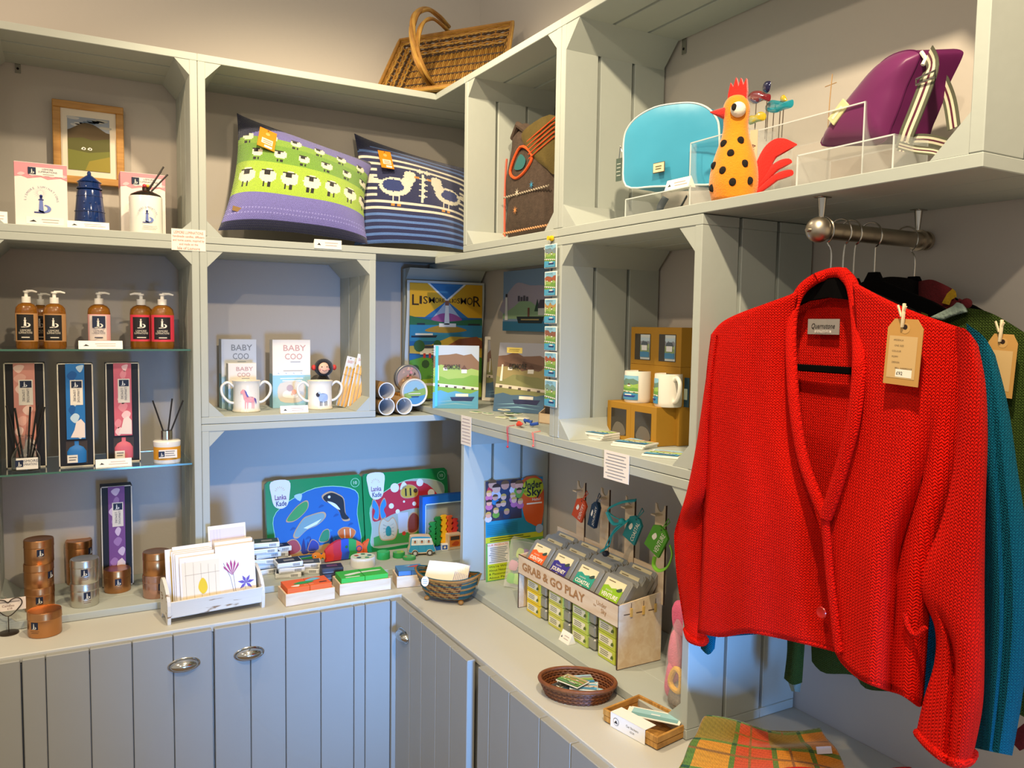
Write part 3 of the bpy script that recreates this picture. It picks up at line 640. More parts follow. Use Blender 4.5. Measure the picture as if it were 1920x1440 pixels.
b = MB(); b.T = Matrix.Translation((0, .001, .020)) @ Matrix.Rotation(.10, 4, 'X'); b.box(.004, L-.004, 0, .006, 0, .052, 'flaky_white', .001); b.build('front_board', t)
b = MB(); b.box(.004, L-.004, .004, .098, .018, .024, 'flaky_white'); b.build('floor_board', t)
b = MB(); b.T = Matrix.Translation((0, .092, .020)) @ Matrix.Rotation(-.1, 4, 'X'); b.box(.004, L-.004, 0, .006, 0, .09, 'flaky_white'); b.build('back_board', t)
Trk = Matrix.Translation((s0.x, s0.y, ZL[0])) @ Matrix.Rotation(ang, 4, 'Z')
def gcard(label, x, y, w_, h_, art, tilt=-.16, z=.026):
    t = thing('greeting_card', label, 'greeting card', Trk @ Vector((x, y, z)), ang, 'greeting cards in the distressed rack', rx=0)
    t.rotation_euler = (tilt, 0, ang)
    b = MB(); b.box(0, w_, 0, .003, 0, h_, '#f2e9dd'); b.build('card', t); b = MB(); art(b, w_, h_); b.build('picture', t); return t
def art_pear(b, w, h):
    y = -.0006; h *= 1; b.rect(w*.04, w*.9, h*.05, h*.9, y, '#f3e3c4')
    for i, x in enumerate((.12, .3, .47, .64, .8)): b.rect(w*x, w*x+.0008, h*.08, h*(.92 - .03*i), y-E_, '#b09a78')
    b.rect(w*.1, w*.9, h*.66, h*.665, y-E_, '#b09a78'); b.flat(blob([(w*.40, h*.38), (w*.5, h*.28), (w*.60, h*.36), (w*.58, h*.5), (w*.50, h*.58), (w*.42, h*.5)], 5), y-2*E_, '#e8c414')
def art_lily(b, w, h):
    y = -.0006
    b.tube([(w*.1, y, h*.85), (w*.35, y, h*.45), (w*.45, y, h*.08)], .0006, '#4a3040', 4); b.tube([(w*.42, y, h*.55), (w*.48, y, h*.1)], .0006, '#4a3040', 4)
    for a in (-.9, -.5, -.1, .3, .7): b.flat([(w*.40, h*.48), (w*.40+.030*math.sin(a)-.003, h*.5+.036*math.cos(a)), (w*.40+.034*math.sin(a), h*.5+.048*math.cos(a)), (w*.41+.028*math.sin(a)+.003, h*.5+.034*math.cos(a))], y-E_, '#b0487c')
    for a in (-2.3, -1.3, -.4, .5, 1.4, 2.4): b.flat([(w*.74, h*.32), (w*.74+.014*math.sin(a-.35), h*.32+.014*math.cos(a-.35)), (w*.74+.028*math.sin(a), h*.32+.026*math.cos(a)), (w*.74+.014*math.sin(a+.35), h*.32+.014*math.cos(a+.35))], y-E_, '#6a55a8')
    for a in (-1.9, -1.4, 1.2): b.flat([(w*.42, h*.12), (w*.42+.022*math.sin(a-.2), h*.14+.010), (w*.42+.036*math.sin(a), h*.12+.012+.01*math.cos(a)), (w*.42+.022*math.sin(a+.2), h*.10)], y-E_, '#8f2f55')
    b.rect(w*.72, w*.725, h*.08, h*.3, y, '#4a3040')
def art_plain(c): 
    def f(b, w, h):
        y = -.0006; b.rect(w*.12, w*.88, h*.1, h*.88, y, c); b.rect(w*.2, w*.205, h*.1, h*.8, y-E_, '#8888a8')
    return f
def art_sketch(b, w, h):
    y = -.0006; b.rect(w*.04, w*.96, h*.05, h*.95, y, '#ded4dc'); b.flat([(w*.35, h*.45), (w*.55, h*.75), (w*.5, h*.6), (w*.6, h*.55)], y-E_, '#fbf8f4')
    for i in range(3): b.rect(w*(.15+.08*i), w*(.153+.08*i), h*.3, h*.95, y-E_, '#a9a0c4')
    b.tube([(w*.25, y, h*.42), (w*.5, y, h*.5)], .0006, '#6a6070', 4)
L_ = L
gcard('pale lilac abstract greeting card standing tallest at the back of the rack', L_*.50, .078, L_*.42, .245, art_sketch)
gcard('greeting card with yellow edge, leftmost in the rack', L_*.03, .070, L_*.40, .190, art_plain('#efc95e'))
gcard('pale cream greeting card behind the yellow one in the rack', L_*.10, .060, L_*.42, .198, art_plain('#e8e0ee'))
for i, lb in enumerate(('plain pale card edge, fourth from the front in the left half of the rack', 'plain pale card edge, third from the front in the left half of the rack', 'plain pale card edge, second from the front in the left half of the rack')): gcard(lb, L_*.08 + .004*i, .050 - .009*i, L_*.41, .186 - .003*i, art_plain('#f0e2d2'))
gcard('cream greeting card with a yellow pear on thin lines, front left of the rack', L_*.14, .020, L_*.46, .170, art_pear)
for i, lb in enumerate(('plain white card edge, farthest behind the lily card', 'plain white card edge, in the middle behind the lily card', 'plain white card edge, nearest behind the lily card')): gcard(lb, L_*.53, .055 - .008*i, L_*.42, .200, art_plain('#f6f2ea'))
gcard('white greeting card with magenta lily and violet iris, front right of the rack', L_*.52, .022, L_*.43, .190, art_lily)

# ------------------------------------------------------------------ knitted cushions
mat('navy_knit', '#161a3a', .9, noise=.15, bump=.6, bscale=300, sheen=.3)
vcol_mat('knit_pattern', knit=.75, sx=84, sz=74)
def pix(w, h, c): return [[c] * w for _ in range(h)]
def px_ell(g, cx, cy, rx, ry, c):
    for j in range(len(g)):
        for i in range(len(g[0])):
            if ((i - cx) / rx) ** 2 + ((j - cy) / ry) ** 2 <= 1: g[j][i] = c
def px_rect(g, x0, x1, y0, y1, c):
    for j in range(max(0, int(y0)), min(len(g), int(y1))):
        for i in range(max(0, int(x0)), min(len(g[0]), int(x1))): g[j][i] = c
def cushion(name, label, corners, grid, thick=.075, back='navy_knit', puff=None, knit='knit_pattern'):
    """corners TL, TR, BR, BL (world); grid rows bottom to top of hex colours"""
    TL, TR, BR, BL = corners; nh = len(grid); nw = len(grid[0])
    N = ((TR - TL).cross(TL - BL)).normalized(); N = -N if N.y > 0 and abs(N.y) > abs(N.x) else (N if abs(N.y) > abs(N.x) else (N if N.x < 0 else -N))
    base = (BL + BR) / 2
    def P(u, v, side):
        pu = u; sag = .050 * (1 - (2*v-1)**2) * (1 if u < .5 else -1) * abs(2*u-1) ** 3
        sagv = .045 * (1 - (2*u-1)**2) * (1 if v < .5 else -1) * abs(2*v-1) ** 3
        uu, vv = u + sag, v + sagv
        q = (BL * (1-uu) + BR * uu) * (1-vv) + (TL * (1-uu) + TR * uu) * vv
        t = max(0, 1 - abs(2*u-1) ** 2.6) ** .6 * max(0, 1 - abs(2*v-1) ** 2.6) ** .6
        wr = .0035 * math.sin(9*u + 5*v) * t
        return q + N * side * (thick * t * (1.0 if side > 0 else .75) + wr) - base
    t = thing(name, label, 'cushion', base)
    b = MB(); vs = [P(i/nw, j/nh, 1) for j in range(nh+1) for i in range(nw+1)]
    b.add(vs, [(j*(nw+1)+i, j*(nw+1)+i+1, (j+1)*(nw+1)+i+1, (j+1)*(nw+1)+i) for j in range(nh) for i in range(nw)], MATS[knit], True)
    cc = {}; b.fc = []
    for j in range(nh):
        for i in range(nw):
            h = grid[j][i]; cc.setdefault(h, lin(h)); b.fc.append(cc[h])
    b.uv = [(i/nw, j/nh) for j in range(nh+1) for i in range(nw+1)]
    b.build('front_panel', t)
    b = MB(); K = 24; vs = [P(i/K, j/K, -1) for j in range(K+1) for i in range(K+1)]
    b.add(vs, [(j*(K+1)+i, (j+1)*(K+1)+i, (j+1)*(K+1)+i+1, j*(K+1)+i+1) for j in range(K) for i in range(K)], back, True); b.build('back_panel', t)
    return t, P
PUR, LIM, GRN, CRM, BLK, NVY = '#6f6aae', '#9dbb3a', '#6f9a34', '#e9e2c6', '#1c1a1a', '#1b1e3c'
W_, H_ = 96, 84
g = pix(W_, H_, NVY); px_rect(g, 0, W_, 5, 23, PUR)
for j in (9, 12): 
    for i in range(0, W_, 2): g[j][i] = '#8a86c8'
px_rect(g, 0, W_, 23, 46, LIM); px_rect(g, 0, W_, 46, 66, GRN); px_rect(g, 0, W_, 60, 66, '#82a83a'); px_rect(g, 0, W_, 66, 79, PUR)
def sheep(cx, cy, s):
    px_ell(g, cx, cy, 5.6*s, 4.6*s if s < 1 else 5.4, CRM); px_rect(g, cx-1.5*s, cx+2*s, cy+1.5*s, cy+5.5*s, BLK); px_rect(g, cx-3.5*s, cx+4*s, cy+4*s, cy+5*s, BLK)
    for d in (-2, 1.4): px_rect(g, cx+d*s, cx+d*s+1.5, cy-7.5*s, cy-4*s, BLK)
for i in range(7): sheep(8 + 14.2*i, 35, 1)
for i in range(6): sheep(13 + 15.5*i, 52.5, .72)
for i in range(6): sheep(6 + 16*i, 65.5, .72)
cA = lambda px, py, y: onA(px, py, y)
for j in range(H_):
    for i in range(W_):
        if j/H_ > .93 - .17*max(0, 1 - i/30): g[j][i] = NVY
cu1, P1_ = cushion('cushion', 'green and purple knitted cushion with rows of white sheep, leaning at the left', [cA(444, 212, -.08), cA(700, 306, -.12), cA(690, 458, -.34), cA(409, 432, -.33)], g)
def orange_tag(parent, P, base, u, v, w=.062, h=.098, rot=-.25):
    q = P(u, v, 1); T = Matrix.Translation(q + Vector((0, -.022, 0))) @ Matrix.Rotation(rot, 4, 'Y') @ Matrix.Rotation(-.62, 4, 'X')
    t_ = MB(); t_.T = T; t_.box(-w/2, w/2, 0, .0012, -h, 0, '#e58a1c'); t_.rect(-w*.3, w*.35, -h*.78, -h*.5, -.0006, '#f2d9c0'); t_.lines(-w*.25, w*.3, -h*.75, -h*.55, 2, -.0010, '#b06a4a', .3); t_.rect(-w*.1, w*.35, -h*.95, -h*.84, -.0006, '#f6efe0'); t_.disc(0, -h*.25, .008, -.0006, '#f0b060', 10); t_.disc(0, -h*.06, .003, -.0006, '#70401a', 8)
    o = t_.build('swing_tag', parent); o['label'] = 'orange cardboard price tag'
orange_tag(cu1, P1_, None, .20, .86, rot=.30)
b = MB(); b.T = Matrix.Translation(P1_(.07, .14, 1)+Vector((0, -.004, 0))) @ Matrix.Rotation(.2, 4, 'Y'); b.box(-.014, .014, -.001, 0, -.008, .008, '#8a6a3a'); b.build('leather_label', cu1)
g = pix(W_, H_, '#262a52')
for k in range(0, H_, 5):
    px_rect(g, 0, W_, k, k+2, '#5a7cb8' if not 24 < k < 66 else '#dcd6c4')
px_rect(g, 0, W_, 76, H_, '#1f2346')
px_rect(g, 14, 86, 33, 60, '#262a52')
CR = '#dcd6c4'
for s_, ox in ((1, 30), (-1, 72)):
    px_ell(g, ox - s_*2, 43, 13, 7.5, CR); px_ell(g, ox - s_*3, 44, 9, 5, '#2c3a74'); px_ell(g, ox + s_*10, 53, 5, 5, CR); px_ell(g, ox + s_*8, 48, 4.5, 5, CR)
    px_rect(g, ox + s_*14 - (0 if s_ > 0 else 4), ox + s_*14 + (4 if s_ > 0 else 0), 53, 55, '#c98a3a'); px_rect(g, ox + s_*10, ox + s_*10 + 1, 54, 56, '#222')  if 0 else None
    for k in range(14): px_rect(g, ox - s_*(12 + k) - 1, ox - s_*(12 + k) + 1, 47 + k*.25 - 2, 47 + k*.25 + 1, CR)
    for d in (-3, 2): px_rect(g, ox+d, ox+d+1.5, 29, 37, CR); px_rect(g, ox+d-1, ox+d+2, 28, 30, '#c98a3a')
px_rect(g, 50, 52, 33, 58, CR)
for k in range(4): px_ell(g, 51, 38+5*k, 3.2, 1.2, CR)
px_ell(g, 48, 60, 3, 2, CR); px_ell(g, 54, 60, 3, 2, CR)
for j in range(H_):
    for i in range(W_):
        if j/H_ > .97 - .13*max(0, 1 - i/24): g[j][i] = '#1b1f40'
cu2, P2_ = cushion('cushion', 'navy and blue striped knitted cushion with two facing gulls, leaning at the right', [cA(664, 250, -.05), cA(884, 318, -.08), cA(878, 470, -.32), cA(664, 460, -.22)], g, .055)
orange_tag(cu2, P2_, None, .20, .86, .052, .092, rot=.04)
price_card('white price card hanging over the shelf edge below the cushions', at('A', 588, 642, 457, ZL[2]+.006, dep=-.3625).loc, 0, .098, .032, tilt=.02)

# ------------------------------------------------------------------ wicker basket on top
mat('wicker', '#94682a', .5, noise=.4, nscale=40, bump=.2); mat('wicker_dark', '#3c260c', .6, noise=.3, nscale=40); mat('wicker_light', '#a98038', .5, noise=.35, nscale=40)
def tray_basket():
    # shallow rectangular basket leaning against the corner, opening to the room
    bl = onA(718, 158, -.22); tl = onA(752, 75, -.08); tr = Vector((-.06, -.14, onB(962, 40, -.1).z)); br = Vector((-.12, -.46, ZL[3] + .01))
    bl = Vector((-.53, -.17, ZL[3] + .014)); tl = onA(750, 76, -.07); tr = onB(962, 42, -.07); br = Vector((-.20, -.60, ZL[3] + .012))
    base = (bl + br) / 2; base.z = ZL[3]
    t = thing('wicker_basket', 'large rectangular wicker basket with a hoop handle lying tilted on top of the corner crates', 'basket', base)
    N = (br - bl).cross(tl - bl).normalized()
    if N.y > 0: N = -N
    dep = .07
    def Q(u, v, k): 
        c = (bl*(1-u)+br*u)*(1-v) + (tl*(1-u)+tr*u)*v; m_ = (bl+br+tl+tr)/4
        return (m_ + (c-m_)*(1 - .22*k)) - N*dep*k - base
    loopn = 60
    def ring(k): 
        out = []
        for e in range(4):
            for i in range(15):
                s_ = i/15; u, v = ((s_, 0), (1, s_), (1-s_, 1), (0, 1-s_))[e]; out.append(Q(u, v, k))
        return out
    b = MB()
    for j, (dr, off) in enumerate(((.0, .008), (.012, .006), (-.01, .006))): b.tube([p + N*dr*.6 for p in ring(0 + j*.05)], off, 'wicker_light' if j != 1 else 'wicker', 8, closed=True)
    b.build('rim', t)
    b = MB(); q = random.Random(3)
    for r_ in range(9):
        k = .12 + r_*.10; P = ring(k); L = len(P)
        b.tube([p + N*.003*(1 if (i + r_) % 2 else -1) for i, p in enumerate(P)], .0045, ('wicker', 'wicker_light', 'wicker_dark')[r_ % 3], 6, closed=True)
    for i in range(0, 60, 2):
        b.tube([ring(0)[i], ring(.5)[i], ring(1)[i]], .004, 'wicker', 5)
    b.build('side_weave', t)
    b = MB()
    M_ = 46
    for i in range(M_+1):
        u = i/M_; b.tube([Q(u, v, 1) + N*(.002 if (i + int(v*6)) % 2 else -.001) for v in [k/6 for k in range(7)]], .0042, ('wicker', 'wicker_light', 'wicker')[i % 3], 5)
    for j in range(7):
        v = j/6; b.tube([Q(u, v, 1) + N*.003 for u in [k/12 for k in range(13)]], .0045, 'wicker_dark', 5)
    b.add([Q(0,0,1.04), Q(1,0,1.04), Q(1,1,1.04), Q(0,1,1.04)], [(0,1,2,3)], 'wicker_dark')
    b.build('base_weave', t)
    # hoop handle from the top rim over the front to the bottom rim
    b = MB(); e0 = onA(840, 50, -.15) - base; e1 = onA(806, 158, -.30) - base
    hp = [e0, onA(822, 30, -.22) - base, onA(800, 17, -.28) - base, onA(780, 27, -.32) - base, onA(773, 55, -.34) - base, onA(777, 95, -.35) - base, onA(788, 130, -.35) - base, e1]
    hp = [Vector(p) for p in curve([tuple(p) for p in hp], 5)]
    for k in range(4):
        a0 = k*PI/2; pts = []
        for i, p in enumerate(hp):
            a = a0 + i*.35; pts.append(p + Vector((math.cos(a)*.006, math.sin(a)*.006, math.sin(a)*.004)))
        b.tube(pts, .0075, ('wicker', 'wicker_light')[k % 2], 7)
        if k < 2: b.tube([p*.90 + Vector((.012, -.006, -.004)) for p in pts], .006, ('wicker_light', 'wicker')[k % 2], 7)
    b.build('handle', t)
    return t
tray_basket()

# ------------------------------------------------------------------ A row 2: baby gifts and mugs
mat('china', '#efe8da', .18, noise=.01, coat=.4)
FL2 = ZL[1] + TH
def bubble(b, s1, h, cx, cz, y, m, w): b.txt(s1, h, cx, cz, y, m, w=w, bold=.012)
def baby_box(label, xl, xr, yt, dep, d, grey=False, window=False):
    s = at('A', xl, xr, yt, FL2, dep=dep); W, H = s.w, s.h
    t = thing('gift_box', label, 'box', s.loc, 0, 'BABY COO gift boxes'); bc = '#d7d9da' if grey else '#eee6da'
    b = MB(); b.box(-W/2, W/2, 0, d, 0, H, bc, .001); b.build('box_body', t)
    b = MB(); y = -.0006; ink = '#8d8f90' if grey else '#c9a09a'
    bubble(b, 'BABY', H*.085, W*.08, H*.88, y, ink, W*.6); bubble(b, 'COO', H*.085, W*.05, H*.755, y, ink, W*.46); b.lines(-W*.05, W*.25, H*.66, H*.69, 1, y, '#9aa5b0', .4)
    b.rect(-W/2, W/2, 0, H*(.46 if not window else .48), y, '#9ccbe0' if window else '#a8c8d4'); b.build('cover_print', t)
    b = MB(); b.T = Matrix.Translation((-W/2-.0006, d, 0)) @ Matrix.Rotation(-PI/2, 4, 'Z'); b.rect(0, d, .001, H*.5, 0, '#8cbccb'); b.build('side_band', t)
    if window:
        b = MB(); y = -.0010; b.flat(blob([(-W*.30, H*.10), (W*.30, H*.10), (W*.31, H*.36), (-W*.31, H*.36)], 4), y, '#d7cfc2'); b.lines(-W*.32, W*.38, H*.38, H*.45, 2, y, '#ffffff', .35)
        b.flat(blob([(-W*.22, H*.16), (W*.1, H*.14), (W*.22, H*.22), (W*.05, H*.26), (-W*.2, H*.24)], 5), y-E_, '#efe9de'); b.disc(-W*.05, H*.29, W*.09, y-2*E_, '#b9a2a4', 12); b.disc(W*.06, H*.23, W*.07, y-2*E_, '#e0a890', 12); b.disc(W*.0, H*.2, W*.03, y-3*E_, '#e9b9a0', 8); b.build('picture_window', t)
        b = MB(); b.lines(-W*.3, W*.4, H*.53, H*.56, 1, -.0008, '#b8b0a6', .4)
        for i in range(4): b.flat([(-W*.38+W*.2*i, H*.51), (-W*.34+W*.2*i, H*.52), (-W*.32+W*.2*i, H*.495)], -.0008, '#b5c9d6')
        b.build('small_print', t)
    return t
baby_box('grey BABY COO box at the back left of the mug crate', 415, 481, 636, -.10, .05, grey=True)
baby_box('small cream BABY COO box standing in front of the grey one', 428, 481, 681, -.17, .04)
baby_box('cream and blue BABY COO box with picture panel, middle of the mug crate', 511, 582, 637, -.15, .05, window=True)
def two_mug(label, xl, xr, yt, art, dep=-.27):
    s = at('A', xl, xr, yt, FL2, dep=dep); r = s.w*.27; H = s.h
    t = thing('two_handled_mug', label, 'mug', s.loc + Vector((0, r, 0)), 0, 'two-handled china baby mugs')
    b = MB(); b.lathe([(0, 0), (r*.96, 0), (r*1.0, .003), (r*.93, H*.12), (r*.92, H*.85), (r*.97, H*.95), (r*1.03, H), (r*.99, H), (r*.90, H*.93), (r*.86, H*.2), (0, H*.1)], 'china', 36); b.build('cup', t)
    for sx in (-1, 1):
        b = MB(); pts = curve([(sx*r*.86, 0, H*.80), (sx*r*1.3, 0, H*.95), (sx*r*1.72, 0, H*.82), (sx*r*1.68, 0, H*.55), (sx*r*1.25, 0, H*.33), (sx*r*.88, 0, H*.28)], 5)
        b.tube(pts, .0048, 'china', 10); b.ball((sx*r*1.5, 0, H*.92), .0055, 'china', 8, 6); b.build('handle', t)
    b = MB(); art(b, r, H); 
    vs = []
    for i, v in enumerate(b.v):                    # wrap the flat drawing round the cup
        x, off, z = v.x, -v.y, v.z; a = x / r; rr = r*.945 + off; b.v[i] = Vector((rr*math.sin(a), -rr*math.cos(a), z))
    b.build('painted_picture', t); return t
def pony(b, r, H):
    y = -.0008; c = '#e59aa0'
    b.flat(blob([(-r*.35, H*.46), (-r*.2, H*.50), (r*.2, H*.50), (r*.4, H*.46), (r*.38, H*.34), (r*.1, H*.33), (-r*.25, H*.35)], 4), y, c)
    b.flat([(-r*.36, H*.42), (-r*.15, H*.5), (-r*.30, H*.70), (-r*.42, H*.75), (-r*.62, H*.66), (-r*.60, H*.60), (-r*.45, H*.60)], y-E_, c)
    for x in (-.30, -.14, .2, .33): b.flat([(r*x, H*.36), (r*(x+.09), H*.36), (r*(x+.06), H*.13), (r*(x+.0), H*.13)], y-E_, c)
    b.flat([(-r*.34, H*.74), (-r*.18, H*.66), (-r*.02, H*.5), (-r*.16, H*.5), (-r*.28, H*.64)], y-2*E_, '#5a5aa0'); b.flat(blob([(r*.38, H*.46), (r*.56, H*.42), (r*.60, H*.28), (r*.48, H*.34)], 4), y-2*E_, '#6a5a9a')
    for i in range(14): b.disc(r*(-.9+.13*i), H*(.25+.5*((i*.61) % 1)), .0008, y, '#d8b8a0', 6)
def ewe(b, r, H):
    y = -.0008
    b.flat(blob([(-r*.38, H*.40), (-r*.3, H*.55), (0, H*.58), (r*.35, H*.52), (r*.38, H*.36), (r*.1, H*.27), (-r*.25, H*.29)], 5), y, '#9db0cf'); b.flat(blob([(-r*.58, H*.56), (-r*.34, H*.62), (-r*.3, H*.48), (-r*.5, H*.46)], 4), y-E_, '#2b2a36')
    b.disc(-r*.32, H*.60, r*.1, y-2*E_, '#b8c6dc', 8)
    for x in (-.28, -.16, .12, .26): b.rect(r*x, r*(x+.06), H*.14, H*.30, y-E_, '#2b2a36')
two_mug('two-handled white baby mug with a pink pony, left of the price card', 417, 516, 715, pony)
two_mug('two-handled white baby mug with a lilac sheep, right of the price card', 562, 650, 715, ewe)
price_card('white price card between the two baby mugs', at('A', 524, 581, 757, FL2, dep=-.34).loc, 0, .098, .026)
mat('black_plush', '#141114', .95, noise=.4, nscale=120, bump=.8, bscale=350, sheen=.3)
s = at('A', 590, 628, 673, FL2, dep=-.16); r = .034
t = thing('plush_sheep', 'black plush sheep with a pale smiling face and red ears behind the sheep mug', 'soft toy', s.loc + Vector((.004, .03, 0)))
zc = s.h - r
b = MB(); b.ball((0, 0, zc), (r*1.08, r*.9, r), 'black_plush', 20, 14); b.ball((0, .005, zc*.42), (r*.95, r*.8, zc*.42), 'black_plush', 18, 12); b.build('body', t)
b = MB(); b.ball((-.006, -r*.72, zc-.002), (r*.62, r*.25, r*.66), '#e9b592', 18, 12); b.build('face', t)
b = MB()
for x in (-.016, .004): b.ball((x, -r*.96, zc+.004), .0022, '#1a1010', 8, 6)
b.tube([(-.015, -r*.98, zc-.008), (-.006, -r*1.0, zc-.012), (.003, -r*.98, zc-.008)], .0008, '#8a3a3a', 5)
for x in (-.022, .010): b.ball((x, -r*.87, zc-.006), (.005, .002, .004), '#e08a80', 8, 6)
b.build('features', t)
for sx in (-1, 1): b = MB(); b.ball((sx*r*1.18, -.005, zc), (.009, .007, .011), '#d23a2c', 10, 8); b.build('ear', t)
# two packs of wooden picnic brushes on card
wood_mat('bamboo', '#c98e35', '#e2ae52', (20, 4, 4), .5)
for xl, xr, yt, dep, lb, rot in ((636, 661, 668, -.22, 'card of yellow wooden spreaders, left one against the crate side', .30), (653, 688, 664, -.26, 'card of yellow wooden spreaders, right one leaning on the crate side', .26)):
    s = at('A', xl, xr, yt, FL2, dep=dep); W = .060; H = s.h
    t = thing('cutlery_pack', lb, 'wooden cutlery pack', s.loc - Vector((.01, 0, 0)), 0, 'carded wooden spreaders'); t.rotation_euler = (-.05, rot*.75, -.35)
    b = MB(); b.box(-W/2, W/2, 0, .002, .002, H, '#cfd0cc', .0005); b.build('backing_card', t)
    b = MB(); b.txt('BABY', H*.055, -W*.2, H*.90, -.0006, '#c07a6a', w=W*.35); b.txt('WOOD', H*.055, W*.22, H*.90, -.0006, '#c07a6a', w=W*.35)
    for x in (-.25, .25): b.disc(W*x, H*.965, .0022, -.0006, '#3a3030', 8)
    b.build('print', t)
    for i in range(4):
        x = W*(-.34+.22*i); b = MB()
        o = blob([(x-.004, H*.05), (x+.004, H*.06), (x+.0055, H*.40), (x+.0030, H*.50), (x+.0035, H*.76), (x-.0035, H*.76), (x-.0030, H*.50), (x-.0055, H*.38)], 3); b.ext(o, -.006, -.0015, 'bamboo'); b.tube([(x-.003, -.004, H*.76), (x, -.005, H*.80), (x+.003, -.004, H*.76)], .003, '#c9a040', 5); b.build('spreader', t)
    b = MB(); b.tube([(-W/2, -.007, H*.64), (0, -.009, H*.63), (W/2, -.007, H*.62)], .0008, '#c9a25a', 5); b.build('string', t)

# ------------------------------------------------------------------ mailing tubes and round tins in the corner
mat('kraft', '#a8742a', .7, noise=.06, nscale=60)
mat('kraft_tube', '#b08a5a', .7, noise=.06)
for cx, cy, lb in ((725, 732, 'kraft mailing tube with white inside, upper left of the three'), (725, 767, 'kraft mailing tube with white inside, lower left of the three'), (758, 766, 'kraft mailing tube with white inside, lower right of the three')):
    r = .0325; p = onA(cx, cy, -.33); base = ZL[1]
    z = base + r + .001 if cy > 750 else base + r*2.72 + .004
    x = p.x if cy > 750 else p.x
    t = thing('mailing_tube', lb, 'cardboard tube', (p.x, -.33, z), 0, 'kraft mailing tubes in the corner')
    o = [(r*math.cos(a), r*math.sin(a)) for a in [2*PI*i/32 for i in range(32)]]; i_ = [(x*.9, z*.9) for x, z in o]
    b = MB(); n = 32
    vs = [(x, 0, z) for x, z in o] + [(x, .30, z) for x, z in o]; b.add(vs, [(i, n+i, n+(i+1)%n, (i+1)%n) for i in range(n)], 'kraft_tube', True); b.build('outer_wall', t)
    b = MB(); vs = [(x, -.0002, z) for x, z in o] + [(x, -.0002, z) for x, z in i_] + [(x, .30, z) for x, z in i_]
    b.add(vs, [(i, (i+1)%n, n+(i+1)%n, n+i) for i in range(n)], '#e4e6e8'); b.add(vs, [(n+i, n+(i+1)%n, 2*n+(i+1)%n, 2*n+i) for i in range(n)], '#dfe3ea', True); b.build('white_lining', t)
def stand_disc(label, cx, cy, rpx, dep, zs, rimc, art, cat='round tin', rot=0):
    p = onA(cx, cy, dep); r = rpx * mpp(p); z = zs + r
    t = thing('round_tin', label, cat, (p.x, dep, z), rot); b = MB()
    b.T = Matrix.Rotation(PI/2, 4, 'X'); b.lathe([(0, -.02), (r, -.02), (r, 0), (r*.96, .002), (r*.88, .0), (r*.86, -.002), (0, -.002)], rimc, 36); b.build('tin_body', t)
    b = MB(); art(b, r*.85); b.build('lid_picture', t); return t
def art_coast(b, r):
    y = .0008
    b.disc(0, 0, r, y, '#8fb7c9', 32); c = lambda lo, hi, col, k: b.flat([(r*.98*math.cos(a), r*.98*math.sin(a)) for a in [lo+(hi-lo)*i/16 for i in range(17)]], y-k*E_, col)
    c(PI+.1, 2*PI+.4, '#8fae58', 1); c(PI+.6, 2*PI-.2, '#4f8fb8', 2); b.flat([(-r*.2, r*.2), (r*.1, r*.45), (r*.35, r*.15)], y-3*E_, '#7a8a60'); b.rect(-r*.6, r*.5, -r*.12, -r*.06, y-3*E_, '#efe9dc'); b.flat([(-r*.3, -r*.4), (r*.3, -r*.4), (r*.4, -r*.3), (-r*.4, -r*.3)], y-4*E_, '#27407a')
def art_shiny(b, r):
    y = .0008; b.disc(0, 0, r, y, '#a88c7a', 30); q = random.Random(4)
    for i in range(16):
        a = q.uniform(0, 6.28); d = q.uniform(.1, .75)*r; b.flat([(d*math.cos(a), d*math.sin(a)), (d*math.cos(a)+.012, d*math.sin(a)+.004), (d*math.cos(a)+.006, d*math.sin(a)+.014)], y-(1+i*.2)*E_, q.choice(['#c9a18a', '#7a4a3a', '#d88a8a', '#5a4438', '#d8b48a']))
stand_disc('round shiny ornament tin standing upright behind the mailing tubes', 766, 706, 26, -.20, ZL[1]+TH+.05, 'pewter', art_shiny)
stand_disc('round cream-rimmed tin with a painted coast scene beside the mailing tubes', 778, 746, 26, -.27, ZL[1]+TH, 'china', art_coast)
b = MB(); b.box(-.045, .045, 0, .07, 0, .048, 'kraft', .001); p = onA(766, 706, -.20); tag(b.build('small_box', None, (p.x, -.205, ZL[1]+TH)), 'small kraft box hidden under the shiny round tin', 'box')
